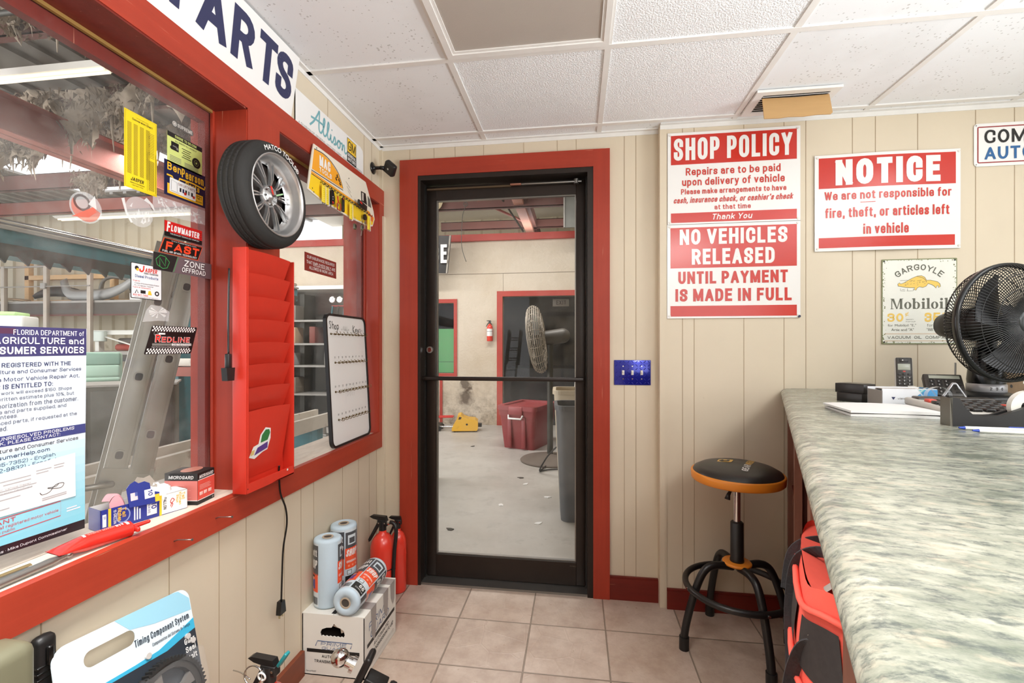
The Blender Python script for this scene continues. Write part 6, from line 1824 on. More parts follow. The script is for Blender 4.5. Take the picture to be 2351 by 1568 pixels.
# shop towel rolls
RBLUE = mat('towel_blue', (186, 204, 216), .7, bump=.35, bscale=30, var=.03)
FILMW = mat('roll_wrap', (206, 216, 222), .2)
ORR = mat('wrap_orange', (232, 84, 46), .3); DKW = mat('wrap_dark', (72, 74, 78), .3); BLW = mat('wrap_blue', (44, 62, 140), .3); SKIN = mat('wrap_skin', (226, 172, 150), .4)
def roll(name, label, loc, rot, squash=1.0, phase=0.0):
    r_ = thing(name, label, 'towel roll', loc, rot, None)
    R_, H_ = .056, .280
    q = MB(); q.M = Matrix.Diagonal((1, squash, 1, 1))
    q.lathe([(.0, .004), (.018, .004), (.018, 0), (R_ - .010, 0), (R_ - .002, .004), (R_, .012), (R_, H_ - .012), (R_ - .002, H_ - .004), (R_ - .010, H_), (.020, H_ - .002), (.018, H_ - .02), (.0, H_ - .02)], RBLUE, 40)
    q.build('towel', r_)
    q = MB(); q.M = Matrix.Diagonal((1, squash, 1, 1))
    q.lathe([(.0165, -.0008), (.0225, -.0008), (.0225, H_ + .0008), (.0165, H_ + .0008), (.0165, -.0008)], mat('core_card', (176, 160, 140), .8), 24, smooth=False)
    q.lathe([(.0, .002), (.0166, .002), (.0166, H_ - .002), (.0, H_ - .002)], mat('core_hole', (70, 62, 56), .9), 24, smooth=False)
    q.build('cardboard_core', r_)
    q = MB(); q.M = Matrix.Diagonal((1, squash, 1, 1)) @ Matrix.Rotation(phase, 4, 'Z')
    def wrap(p): a = p[0] / R_; return ((R_ + .0008 + p[2]) * cos(a), (R_ + .0008 + p[2]) * sin(a), p[1])
    def patch(x, y, w, h, z, m, n=10): q.sheet(lambda u, v: wrap((x + w * u, y + h * v, z)), n, 1, m)
    for x0 in (-.150, -.013):           # the printed label repeats round the roll
        patch(x0, .012, .135, .255, 0, FILMW, 24); patch(x0 + .002, .185, .060, .070, .0004, DKW); patch(x0 + .068, .140, .066, .120, .0004, DKW)
        patch(x0, .095, .062, .090, .0004, ORR); patch(x0 + .066, .070, .066, .075, .0004, ORR); patch(x0 + .001, .020, .058, .045, .0004, M_INK); patch(x0 + .066, .016, .02, .05, .0004, DKW)
        q.text('Scott', x0 + .072, .215, .056, .030, M_PAPERW, bold=.05, z=.001, fn=wrap); q.text('SHOP', x0 + .070, .165, .060, .036, M_PAPERW, bold=.06, shear=.2, z=.001, fn=wrap)
        q.text('SHOP', x0 + .004, .150, .054, .030, M_PAPERW, bold=.06, shear=.2, z=.001, fn=wrap); q.text('ORIGINAL', x0 + .006, .122, .050, .010, M_PAPERW, bold=.03, z=.001, fn=wrap); q.text('55', x0 + .026, .042, .026, .018, M_PAPERW, bold=.05, z=.001, fn=wrap); q.text('TOWELS', x0 + .014, .030, .040, .007, M_PAPERW, z=.001, fn=wrap)
        for k in range(3): patch(x0 + .012 + k * .018, .104, .008, .008, .0008, mat('wrap_pale', (240, 150, 120), .3), 2)
        patch(x0 + .012, .200, .040, .042, .0007, FILMW, 4); patch(x0 + .018, .206, .028, .024, .0009, DKW, 4)
        patch(x0 + .008, .070, .022, .020, .0007, M_GREYINK, 3); patch(x0 + .011, .073, .016, .014, .0009, FILMW, 3)
        patch(x0 + .086, .082, .030, .040, .0008, BLW, 5); patch(x0 + .078, .072, .024, .016, .001, SKIN, 4); patch(x0 + .094, .118, .016, .018, .001, SKIN, 3); patch(x0 + .096, .130, .018, .008, .0012, M_INK, 3)
        for k in range(8): patch(x0 + .100 + k * .004, .020, .0022, .030, .0008, M_INK, 1)
    q.build('wrapper', r_)
    return r_
roll('towel_roll', 'front standing blue shop towel roll, nearer one on the white carton', (-1.028, 1.785, .2462), (0, 0, 0), .92, -3.95)
roll('towel_roll', 'rear standing blue shop towel roll half hidden behind another on carton', (-1.035, 1.930, .2462), (0, 0, 0), 1.0, -.75)
roll('towel_roll', 'blue shop towel roll lying on its side on the white carton', (-.905, 1.700, .2462 + .0575), (radians(-90), 0, radians(0)), 1.0, -1.15)

# fire extinguishers
EXR = mat('extinguisher_red', (222, 58, 42), .3, coat=.3)
def extinguisher(name, label, loc, rz, R_, H_, hose=True, band=True, teal=False):
    e = thing(name, label, 'fire extinguisher', loc, (0, 0, radians(rz)))
    q = MB(); hb_ = H_ * .62
    q.lathe([(0, 0), (R_ * .92, 0), (R_, .008), (R_, hb_)] + [(R_ * cos(t * pi / 2 * .80), hb_ + (H_ * .20) * sin(t * pi / 2 * .8)) for t in (.2, .4, .6, .8, 1.0)] + [(R_ * .30, H_ * .84), (R_ * .26, H_ * .86)], EXR, 40); q.build('cylinder', e)
    q = MB(); q.cyl((0, 0, H_ * .83), (0, 0, H_ * .95), R_ * .30, M_BLACK, n=20); q.rbox(-R_ * .42, R_ * .45, -R_ * .22, R_ * .22, H_ * .89, H_ * .96, M_BLACK, .004)
    q.cyl((-R_ * .25, -R_ * .23, H_ * .925), (-R_ * .25, -R_ * .25, H_ * .925), .004, M_CHROME, n=10); q.cyl((R_ * .3, -R_ * .23, H_ * .93), (R_ * .3, -R_ * .25, H_ * .93), .004, M_CHROME, n=10); q.build('valve', e)
    q = MB(); q.M = Matrix.Rotation(radians(90), 4, 'X')
    q.prism([[(-R_ * 1.15, H_ * .985), (-R_ * .95, H_ * 1.0), (R_ * .30, H_ * 1.0), (R_ * .42, H_ * .95), (-R_ * .2, H_ * .955), (-R_ * .8, H_ * .965)]], -R_ * .18, R_ * .18, M_BLACK)
    q.prism([[(-R_ * .10, H_ * .92), (-R_ * .42, H_ * .93), (-R_ * 1.28, H_ * .72), (-R_ * 1.22, H_ * .69), (-R_ * .50, H_ * .85)]], -R_ * .16, R_ * .16, M_BLACK); q.build('grip', e)
    if hose:
        q = MB(); q.tube(spline([(R_ * .40, 0, H_ * .93), (R_ * .95, 0, H_ * .935), (R_ * 1.28, -.004, H_ * .86), (R_ * 1.18, -.010, H_ * .62), (R_ * 1.10, -.012, H_ * .40), (R_ * 1.08, -.012, H_ * .25)], 7), .010, M_BLACK, n=10); q.cyl((R_ * .5, 0, H_ * .933), (R_ * .72, 0, H_ * .935), .012, M_CHROME, n=14); q.build('hose', e)
        q = MB(); q.lathe([(R_ + .001, H_ * .42), (R_ + .002, H_ * .425), (R_ + .001, H_ * .43)], M_BLACK, 40); q.M = Matrix.Translation((R_ * 1.08, -.012, H_ * .43)); q.lathe([(.012, -.003), (.013, 0), (.012, .003)], M_BLACK, 16); q.build('hose_band', e)
    if teal:
        q = MB(); q.M = Matrix.Translation((R_ * .62, -.002, H_ * .975)) @ Matrix.Rotation(radians(35), 4, 'Y'); q.rbox(-.005, .005, -.009, .009, -.006, .044, mat('teal_pin_pull', (30, 130, 136), .4), .003); q.build('pin_pull', e)
        q = MB(); q.tube([(-R_ * .72 + .030 * cos(2 * pi * k / 24), -R_ * .30 + .006 * sin(2 * pi * k / 24), H_ * .89 + .024 * sin(2 * pi * k / 24)) for k in range(24)], .0022, M_CHROME, n=6, closed=True)
        q.tube(spline([(-R_ * .9, -R_ * .3, H_ * .86), (-R_ * 1.5, -R_ * .2, H_ * .88), (-R_ * 2.1, -R_ * .1, H_ * .875)], 5), .0018, M_CHROME, n=6); q.tube([(-R_ * .2 + .012 * cos(2 * pi * k / 14), -R_ * .3, H_ * .895 + .010 * sin(2 * pi * k / 14)) for k in range(14)], .003, M_PAPERW, n=6, closed=True); q.build('pull_ring', e)
    return e
extinguisher('fire_extinguisher', 'red fire extinguisher with black hose standing in the corner behind the carton', (-.985, 2.235, 0), -8, .062, .448)
extinguisher('fire_extinguisher', 'second red fire extinguisher half hidden behind the one with black hose', (-.955, 2.365, 0), 0, .044, .400, hose=False)
extinguisher('fire_extinguisher', 'red fire extinguisher with teal pin pull and ring at bottom left', (-.872, 1.205, 0), -6, .058, .425, hose=False, teal=True)

# trailer ball mount
hm = thing('ball_mount', 'black trailer ball mount with chrome ball in front of the white carton', 'ball mount', (-.70, 1.475, 0), (0, 0, radians(8)))
IRON = mat('black_iron', (36, 34, 33), .45, metal=.4, var=.2, vscale=20)
def loc_(x, y, z): return (x, y, z)
b = MB(); b.sphere((-.105, .02, .246), .0305, M_CHROME, n=28); b.cyl((-.095, .02, .240), (-.060, .02, .222), .018, M_CHROME, n=24); b.cyl((-.066, .02, .225), (-.054, .02, .219), .026, M_CHROME, n=24); b.build('hitch_ball', hm)
b = MB(); b.M = Matrix.Translation((-.045, .02, .16)) @ Matrix.Rotation(radians(27), 4, 'Y'); b.rbox(-.012, .012, -.034, .034, -.165, .112, IRON, .011, 3)
b.build('drop_bar', hm)
b = MB(); b.M = Matrix.Translation((-.022, .015, .165)) @ Matrix.Rotation(radians(27), 4, 'Y'); b.rbox(.0, .075, -.030, .030, -.055, .035, IRON, .004, 2); b.rbox(.008, .066, -.026, .026, -.20, -.05, IRON, .004, 2); b.disc(.035, 0, .003, .0356, M_BLACK, n=10); b.build('shank', hm)
b = MB(); b.M = Matrix.Translation((.056, .012, .125)) @ Matrix.Rotation(radians(117), 4, 'Y'); b.lathe([(.0, -.004), (.040, -.004), (.044, .004), (.044, .016), (.040, .022), (.022, .022), (.020, .018), (.0, .018)], IRON, 36); b.cyl((0, 0, .018), (0, 0, .034), .009, mat('bolt_brass', (150, 124, 84), .4, metal=.7), n=6); b.build('lock_wheel', hm)
b = MB(); b.M = Matrix.Translation((-.020, .0, .0)); b.rbox(-.09, .09, -.045, .045, 0, .018, IRON, .004); b.build('mount_foot', hm)

# low bench added out of frame to hold up the package, grip and case
bn = thing('added_bench', 'added low wooden support bench below the window trim at the left edge', 'bench', (-.965, .60, 0))
WD = mat('bench_wood', (150, 112, 74), .6, var=.1, stretch=(8, 1, 8))
b = MB(); b.rbox(-.125, .125, -.42, .48, .30, .325, WD, .003); b.build('bench_top', bn)
for sx in (-.11, .11):
    for sy in (-.38, .44):
        b = MB(); b.rbox(sx - .018, sx + .018, sy - .018, sy + .018, 0, .30, WD, .002); b.build('leg', bn)
pk = thing('belt_package', 'timing belt blister package with pulley leaning on the wall below the window', 'package', (-.950, .912, .350), (Matrix.Rotation(radians(90), 3, 'Z') @ Matrix.Rotation(radians(90) - .31, 3, 'X') @ Matrix.Rotation(radians(-6), 3, 'Z')).to_euler())
CARDB = mat('package_blue_white', (214, 228, 236), .3); PKB = mat('package_sky', (150, 200, 220), .3); PKD = mat('package_dark', (46, 52, 60), .3, var=.15, vscale=4); CYAN = mat('package_cyan', (60, 168, 204), .3); CLR = mat('clear_blister', (236, 238, 240), .1, alpha=.05, spec=.5)
b = MB(); PW, PH_ = .325, .35
slot = [(x, y) for x, y in rrect(-.102, .282, .112, .034, .016, 6)]
outl = rrect(-PW + .165, 0, PW, PH_, .030, 6)
b.prism([outl, slot], -.0015, .0, CARDB)
b.prism([[(.165 - .030, PH_ - .002), (.120, PH_), (-.03, PH_), (.0, .316), (.06, .302), (.163, .290), (.163, PH_ - .03)]], .0, .0005, PKB)
b.prism([[(-.158, 0), (.135, 0), (.163, .02), (.165, .242), (.14, .238), (.08, .226), (.0, .228), (-.10, .230), (-.158, .222)]], .0, .0006, PKD)
b.prism([[(-.158, .222), (-.10, .230), (.0, .228), (.08, .226), (.14, .238), (.165, .242), (.165, .268), (.12, .254), (.06, .238), (.0, .236), (-.10, .237), (-.158, .230)]], .0, .0008, CYAN)
b.text('Timing Component System', .005, .268, .148, .020, mat('package_ink', (50, 60, 72), .4), bold=.04, z=.001); b.text('Componentes del Sistema de Tiempo', .046, .252, .106, .010, mat('package_ink', (50, 60, 72), .4), z=.001)
b.disc(-.090, .180, .055, .0010, M_PAPERW, ry=.040, n=40, rot=.15)
def sc2(pts): return [(-.136 + x * .0150, .160 + y * .0150 + x * .0022) for x, y in pts]
for st in ([(1.6, 3.0), (1.0, 2.9), (.3, 1.9), (.3, .9), (.9, .6), (1.4, 1.2), (1.5, 1.8), (1.3, .2), (.6, -.6), (.1, -.2)], [(2.3, 1.3), (1.8, 1.3), (1.7, .7), (2.1, .6), (2.4, 1.3), (2.4, .8), (2.7, .6)], [(2.7, .6), (3.1, 1.5), (3.2, 2.3), (3.0, 1.0), (3.3, .6)], [(2.7, 1.5), (3.5, 1.6)], [(3.3, .6), (3.7, 1.0), (3.9, 1.4), (3.6, 1.3), (3.6, .8), (4.0, .6), (4.3, 1.0)], [(4.3, 1.0), (4.6, 1.7), (4.7, 1.0), (4.4, .6), (5.0, .8), (5.5, 1.3)]):
    b.stroke(sc2(st), .0032, .0016, PKD)
b.disc(-.031, .190, .004, .0012, M_PAPERW, n=12)
for k, t_ in enumerate(('Gear', 'Seal', 'Belt')): b.text(t_, .128, .214 - k * .020, .030, .014, M_PAPERW, bold=.03, z=.001)
b.build('backing_card', pk)
b = MB(); 
for x, y in ((.138, .232), (.150, .216), (.03, .240), (-.145, .210)): b.cyl((x, y, 0), (x, y, .006), .007, mat('rivet', (190, 186, 182), .3), n=12)
b.rbox(-.156, .163, .004, .20, .0012, .028, CLR, .012, 3); b.build('blister', pk)
b = MB(); b.M = Matrix.Translation((.052, .118, .004)); RUBB = mat('belt_rubber', (34, 33, 32), .6)
N_ = 60; gear = []
for k in range(N_ * 2):
    a = 2 * pi * k / (N_ * 2); rr = .098 if (k // 1) % 2 else .092
    gear += [(rr * cos(a - .012), rr * sin(a - .012)), (rr * cos(a + .012), rr * sin(a + .012))]
b.prism([gear, circ(0, 0, .086, 48)], 0, .020, RUBB); b.build('timing_belt', pk)
b = MB(); b.M = Matrix.Translation((.052, .118, .004)); GRYM = mat('pulley_grey', (128, 124, 120), .45, metal=.4)
b.prism([circ(0, 0, .086, 48), circ(0, 0, .072, 48)], 0, .016, mat('pulley_dark', (70, 68, 66), .45, metal=.4)); b.prism(circ(0, 0, .024, 28), 0, .018, GRYM)
for k in range(4):
    b.M = Matrix.Translation((.052, .118, .004)) @ Matrix.Rotation(radians(20 + 90 * k), 4, 'Z'); b.prism([(.015, -.014), (.05, -.008), (.076, -.016), (.076, .016), (.05, .008), (.015, .014)], .002, .014, GRYM)
b.build('pulley', pk)
b = MB(); b.rbox(-.020, .020, -.014, .014, -.0, .405, M_BLACK, .0135, 3)
for k in range(3): b.rbox(-.0205, .0205, -.0145, .0145, .32 + k * .012, .324 + k * .012, M_BLACKG, .002)
b.rbox(-.006, .006, -.022, -.010, .345, .385, M_BLACKG, .004)
tag(b.build('grip_handle', None, (-1.0790, .792, .3265), (0, 0, radians(90))), 'black moulded grip standing behind the timing belt package', 'handle')
b = MB(); OL = mat('olive_case', (112, 110, 88), .5, var=.08); b.rbox(-.042, .042, -.075, .068, 0, .455, OL, .022, 3); b.rbox(.036, .044, -.060, .0, .02, .420, mat('case_dark', (44, 48, 56), .5), .003)
tag(b.build('olive_case', None, (-1.028, .652, .3265), (0, 0, 0)), 'olive grey rounded case at the lower left edge of the photo', 'case')

# things lying on the window sill
mg = thing('filter_box', 'red and black filter carton standing on the sill beside the rack', 'box', (-1.120, 1.222, SILL + .0006), (0, 0, radians(97)))
# local x runs along the wall (to the right in the picture), local -y faces the room
FR = mat('filter_red', (216, 84, 70), .35); FRP = mat('filter_pink', (206, 120, 112), .35)
b = MB(); lx, ly, lz = .074, .100, .094
b.box(0, lx, 0, ly, 0, lz, M_INK)
b.M = Matrix.Rotation(radians(90), 4, 'X')
b.rect(0, .014, lx, .058, .0006, FR); b.text('MICROGARD', .006, .077, .062, .010, M_PAPERW, bold=.03, shear=.2, z=.0008)
for k, x in enumerate((.008, .026, .046)): b.rbox(x, x + .014, .026, .036, .0004, .0008, mat('filter_pale', (240, 200, 190), .4), .0002)
for k in range(4): b.rect(.008, .044 + k * .004, .05 - .006 * (k % 2), .001, .0008, mat('filter_pale', (240, 200, 190), .4))
b.rect(0, .012, lx, .002, .0008, M_PAPERW); b.rect(0, .072, lx, .002, .0008, M_PAPERW); b.disc(.066, .006, .0035, .0008, M_GREYINK, n=12)
b.M = Matrix.Rotation(radians(-90), 4, 'Z') @ Matrix.Rotation(radians(90), 4, 'X')
b.rect(-ly, .014, ly, .058, .0006, FRP); b.text('MICROGARD', -.088, .077, .076, .010, M_PAPERW, bold=.03, shear=.2, z=.0008); b.rect(-ly, .012, ly, .002, .0008, M_PAPERW); b.disc(-.050, .006, .0035, .0008, M_GREYINK, n=12)
for k in range(6): b.rect(-.070, .022 + k * .007, .05 - .01 * (k % 3), .0012, .0008, mat('filter_faint', (220, 150, 140), .4))
b.M = Matrix.Translation((0, 0, lz)); b.disc(.045, .05, .034, .0006, mat('filter_window', (180, 120, 104), .3), ry=.026, n=28)
b.build('carton_body', mg)
gb = thing('bag_box', 'torn blue and white kitchen bag carton lying on the sill', 'box', (-1.196, 1.004, SILL + .0006), (0, 0, radians(72)))
BLB = mat('carton_blue', (36, 48, 128), .35); 
b = MB(); lx, ly, lz = .205, .062, .056
b.box(0, .135, 0, .0015, 0, lz, BLB); b.box(.135, lx, 0, .0015, 0, lz, M_PAPERW); b.box(0, .0015, 0, ly, 0, lz, BLB); b.box(lx - .0015, lx, 0, ly, 0, lz, M_PAPERW); b.box(0, lx, ly - .0015, ly, 0, lz, M_PAPERW); b.box(0, lx, 0, ly, 0, .0015, BLB); b.box(.150, lx, 0, ly, lz - .0015, lz, M_PAPERW)
b.M = Matrix.Rotation(radians(90), 4, 'X')
b.rect(.016, 0, .006, lz, .0006, GOLD); b.rect(.132, 0, .006, lz, .0008, GOLD)
b.rbox(.004, .012, .012, .044, .0004, .0009, M_PAPERW, .0003); b.text('10', .0055, .032, .005, .008, BLB, z=.0012, rot=0)
b.disc(.048, .030, .016, .0007, mat('swirl', (130, 140, 180), .4), ry=.020, n=28, r_in=.82)
b.text('Tall', .046, .050, .024, .008, GOLD, bold=.04, z=.0010, rot=-pi / 2); b.text('Kitchen', .036, .052, .034, .009, GOLD, bold=.04, z=.0010, rot=-pi / 2); b.text('13 GALLON', .027, .050, .036, .006, M_PAPERW, z=.0010, rot=-pi / 2)
for k in range(3): b.rect(.072 + k * .006, .008, .003, .040 - .006 * k, .0008, M_PAPERW)
b.rbox(.102, .126, .010, .046, .0004, .0009, M_PAPERW, .0003); b.text('10', .112, .043, .018, .013, BLB, bold=.05, z=.0012, rot=-pi / 2); b.text('BAGS', .104, .042, .026, .006, BLB, bold=.03, z=.0012, rot=-pi / 2)
b.text('GALLON', .142, .048, .034, .008, M_INK, bold=.02, z=.0010, rot=-pi / 2)
b.text('Tall', .190, .050, .020, .008, GOLD, bold=.04, z=.0010, rot=-pi / 2); b.text('Kitchen', .182, .052, .036, .007, GOLD, bold=.04, z=.0010, rot=-pi / 2); b.text('Bags', .174, .046, .022, .007, GOLD, bold=.04, z=.0010, rot=-pi / 2)
b.stroke([(.162, .014), (.166, .024), (.160, .030), (.164, .040), (.170, .034), (.164, .028), (.160, .018)], .0018, .0008, M_SIGNRED)
b.build('carton_body', gb)
b = MB()   # the lid torn open and standing up
b.M = Matrix.Translation((0, -.004, lz - .010)) @ Matrix.Rotation(radians(82), 4, 'X')
torn = [(.060, 0), (.130, -.006), (.132, .022), (.112, .030), (.110, .052), (.098, .060), (.084, .058), (.076, .066), (.064, .060), (.056, .050)]
b.prism([torn], -.0008, .0006, BLB); b.rbox(.096, .120, .012, .036, .0004, .0012, M_PAPERW, .0003); b.text('10', .104, .034, .016, .011, BLB, bold=.05, z=.0016, rot=-pi / 2); b.rect(.064, .016, .016, .020, .0010, mat('flag_pale', (222, 196, 200), .4)); b.rect(.074, .026, .006, .010, .0014, mat('flag_blue', (76, 88, 150), .4)); b.rect(.120, -.002, .011, .020, .0012, GOLD)
b.M = Matrix.Translation((0, .018, lz - .008)) @ Matrix.Rotation(radians(70), 4, 'X'); b.prism([[(.07, .0), (.150, .0), (.140, .040), (.128, .066), (.112, .062), (.098, .068), (.084, .050)]], -.0008, .0006, mat('kraft_inner', (168, 142, 118), .7))
b.build('torn_lid', gb)
b = MB(); PKP = mat('pink_liner', (222, 160, 168), .45)
b.sheet(lambda u, v: (.020 + .034 * u + .010 * sin(pi * v), .008 + .045 * v * .8, lz - .012 + .040 * sin(pi * min(1, .15 + .85 * u)) ** .7), 12, 6, PKP)
b.sheet(lambda u, v: (.022 + .034 * u, .008, lz - .012 + v * (.040 * sin(pi * min(1, .15 + .85 * u)) ** .7)), 12, 3, PKP); b.build('liner', gb)
b = MB()
def wad(u, v):
    a = 2 * pi * u; t = pi * v; k = 1 + .18 * sin(3 * a + 4 * t) + .1 * sin(7 * a)
    return (.142 + .034 * k * cos(a) * sin(t), .030 + .026 * k * sin(a) * sin(t), .046 - .034 * cos(t) * k)
b.sheet(wad, 24, 14, mat('white_bag_film', (232, 231, 230), .3)); b.build('bag_wad', gb)
# red sealant tube
tb = thing('sealant_tube', 'red squeezed sealant tube with nozzle lying on the sill', 'tube', (-1.138, .852, SILL + .0200), (0, 0, radians(77)))
b = MB()
RT = mat('tube_red', (206, 46, 36), .25, coat=.4)
def tubef(u, v):
    a = 2 * pi * u; x = .145 * v; rz_ = .0190 * min(1, (v / .40)) ** .6 if v > 0 else .0006; ry_ = .0190 + .009 * max(0, 1 - v / .5)
    return (x, ry_ * cos(a), max(rz_, .0008) * sin(a))
b.sheet(lambda u, v: tubef(1 - u, v), 24, 16, RT); b.cyl((.145, 0, 0), (.149, 0, 0), .0195, RT, n=24); b.build('tube_body', tb)
b = MB()
b.cyl((.145, 0, 0), (.156, 0, 0), .020, RT, r1=.012, n=8, smooth=False); b.rbox(.150, .158, -.030, .030, -.006, .006, RT, .003); b.cyl((.156, 0, .002), (.190, -.004, .004), .006, RT, r1=.0045, n=14); b.sphere((.190, -.004, .004), .0048, RT, n=12); b.build('nozzle', tb)
b = MB()
def onT(p): a = radians(90) - (p[1] / .016); return (p[0], .0161 * cos(a) * -1 if False else -.0195 * sin(p[1] / .0195 - .4) * -1, .0195 * cos(p[1] / .0195 - .4))
b.text('GASKET MAKER', .062, .0, .052, .006, mat('tube_faint', (226, 150, 140), .4), fn=onT); b.text('RTV', .118, -.001, .016, .009, M_PAPERW, bold=.04, fn=onT); b.sheet(lambda u, v: onT((.138 + .006 * u, -.004 + .014 * v, 0)), 2, 4, M_PAPERW); b.sheet(lambda u, v: onT((.052 + .005 * u, -.002 + .010 * v, 0)), 2, 4, M_PAPERW); b.build('print', tb)
b = MB(); b.cyl((0, 0, 0), (.10, 0, .002), .0085, M_STEEL, n=20); b.cyl((.10, 0, .002), (.118, 0, .0025), .0085, M_STEEL, r1=.006, n=20); b.cyl((.118, 0, .0025), (.128, 0, .003), .006, M_STEEL, n=16); b.sphere((.134, 0, .003), .0085, mat('worn_chrome', (150, 146, 142), .25, metal=.95), n=16)
tag(b.build('steel_punch', None, (-1.118, .735, SILL + .0094), (0, 0, radians(90))), 'silver round bar tool with knurled end at left of the sill', 'tool')
b = MB(); BRS2 = mat('brass_strip', (168, 146, 104), .35, metal=.7)
for k, (dy, rz) in enumerate(((0, 0), (.012, .05))):
    b.M = Matrix.Translation((0, dy, .001 + .004 * k)) @ Matrix.Rotation(rz, 4, 'Z'); b.sheet(lambda u, v: (.10 * u, .012 * v, .003 * sin(pi * v)), 6, 4, BRS2); b.sheet(lambda u, v: (.10 * (1 - u), .012 * v, .003 * sin(pi * v) - .0008), 6, 4, BRS2)
tag(b.build('metal_strip', None, (-1.150, .728, SILL + .001), (0, 0, radians(84))), 'two loose brass coloured metal strips behind the silver bar', 'metal strips')

# ------------------------------------------------------------------ workshop behind the glass
M_RIB = mat('beige_ribbed_steel', (196, 184, 158), .5, var=.06, vscale=2, dirt=((140, 120, 92), 4, .62, .6))
M_DECK = mat('grey_roof_deck', (150, 146, 140), .5, metal=.3, var=.15, vscale=2)
M_BEAM = mat('dusty_red_beam', (150, 84, 72), .7, var=.15, vscale=3)
M_BEAMD = mat('dark_red_purlin', (98, 62, 56), .7, var=.15, vscale=3)
M_VINYL = mat('white_vinyl_facing', (222, 212, 192), .5, var=.06, vscale=2)
M_LUM = mat('raw_lumber', (216, 176, 126), .65, var=.12, stretch=(1, 6, 6))
M_TEAL = mat('teal_lift_paint', (58, 110, 118), .45, var=.2, vscale=5, dirt=((60, 58, 54), 6, .56, .7))
M_DGREY = mat('grimy_dark_steel', (62, 60, 54), .55, metal=.3, var=.3, vscale=6)
M_SHELFG = mat('grey_shelf_steel', (150, 146, 140), .5, metal=.2, var=.12)
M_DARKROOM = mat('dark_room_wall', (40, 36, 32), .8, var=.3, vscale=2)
M_RWALL = mat('shop_red_trim', (176, 62, 50), .5, var=.12, vscale=4)

b = MB(); b.box(-15, 2.5, 2.60, 10.2, -.1, 0, M_CONC); b.box(-15, -1.28, -4, 2.60, -.1, 0, M_CONC); struct(b, 'floor')
# partition with a wide dark opening and a small one
WY = 7.55
b = MB()
for x0, x1, z0, z1 in ((-2.70, 1.6, 2.152, 3.10), (-2.055, -1.218, 0, 2.152), (-2.70, -2.055, 0, .862), (-2.70, -2.055, 2.055, 2.152), (-5.4, -2.70, 2.25, 3.10), (-2.95, -2.70, 0, 2.25), (-5.4, -5.2, 0, 2.25)):
    b.box(x0, x1, WY, WY + .12, z0, z1, M_STUC)
b.box(-2.70, 1.6, WY - .002, WY, 2.535, 2.543, mat('sheet_joint', (120, 108, 92), .9)); b.box(-1.212, -1.208, WY - .002, WY, 2.24, 2.535, mat('sheet_joint', (120, 108, 92), .9))
struct(b, 'wall_back')
b = MB(); b.box(-5.4, 1.6, WY - .06, WY + .14, 3.085, 3.195, M_RWALL); struct(b, 'trim_6')
b = MB()
b.box(-1.314, -1.218, WY - .02, WY + .02, 0, 2.24, M_RWALL); b.box(-1.218, 1.0, WY - .02, WY + .02, 2.152, 2.24, M_RWALL)
b.box(-2.055, -2.0, WY - .02, WY + .02, .80, 2.12, M_RWALL); b.box(-2.76, -2.055, WY - .02, WY + .02, 2.055, 2.12, M_RWALL); b.box(-2.76, -2.055, WY - .02, WY + .02, .80, .862, M_RWALL)
b.box(-2.30, -2.255, WY - .02, WY, 0, .80, M_RWALL)
struct(b, 'trim_7')
b = MB()
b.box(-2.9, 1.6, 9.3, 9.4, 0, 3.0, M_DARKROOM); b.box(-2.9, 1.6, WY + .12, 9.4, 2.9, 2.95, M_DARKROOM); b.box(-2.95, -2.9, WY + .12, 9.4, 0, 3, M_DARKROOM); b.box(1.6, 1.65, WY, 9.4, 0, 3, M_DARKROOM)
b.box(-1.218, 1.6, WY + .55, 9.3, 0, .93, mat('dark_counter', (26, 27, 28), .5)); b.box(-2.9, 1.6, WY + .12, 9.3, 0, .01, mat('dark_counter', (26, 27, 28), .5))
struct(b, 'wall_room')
g = MB(); g.box(-1.218, 1.6, WY + .05, WY + .056, 0, 2.152, glass_mat('dark_room_glass', haze=.010, refl=.45, hscale=4)); g.box(-2.70, -2.055, WY + .05, WY + .056, .862, 2.055, MATS['dark_room_glass'])
w3 = struct(g, 'window_3')
b = MB(); b.box(-2.68, -2.07, WY + .10, WY + .13, .87, 1.62, mat('green_board', (84, 158, 92), .5)); b.box(-2.68, -2.07, WY + .098, WY + .10, 1.05, 1.056, M_INK); tag(b.build('green_board', None), 'green panel filling the lower half of the small red-trimmed shop window', 'board')
b = MB(); b.rbox(-.40, -.12, WY + .30, WY + .34, 2.00, 2.13, mat('exit_box', (110, 102, 90), .5), .006); b.text('EXIT', -.34, 2.03, .17, .075, mat('exit_dull', (58, 46, 40), .5), bold=.05, fn=lambda p: (p[0], WY + .2985 - p[2] * 5, p[1]))
tag(b.build('exit_sign', None), 'dim exit sign seen through the dark shop window', 'sign')

# ribbed far walls and roof
def ribbed(name, x0, x1, y, z0, z1, pitch, m):
    q = MB(); n = int((x1 - x0) / pitch); vs = []; fs = []
    prof = [(0, 0), (.55, 0), (.65, -.03), (.85, -.03), (.95, 0)]
    pts = [(x0 + (i + a) * pitch, y + d_) for i in range(n) for a, d_ in prof] + [(x1, y)]
    for p in pts: vs += [(p[0], p[1], z0), (p[0], p[1], z1)]
    q.add(vs, [(2 * i, 2 * i + 2, 2 * i + 3, 2 * i + 1) for i in range(len(pts) - 1)], m)
    q.box(x0, x1, y + .005, y + .05, z0, z1, m)
    return struct(q, name)
ribbed('wall_back', -15, -5.4, 8.1, 0, 4.4, .30, M_RIB)
ribbed('wall_back', -5.4, 2.4, 10.0, 0, 4.4, .42, M_RIB)
b = MB(); b.box(-5.45, -5.4, WY, 8.1, 0, 4.4, M_RIB); b.box(2.4, 2.5, 2.6, 10.1, 0, 4.4, M_RIB); struct(b, 'wall_side')
ZR = 4.30
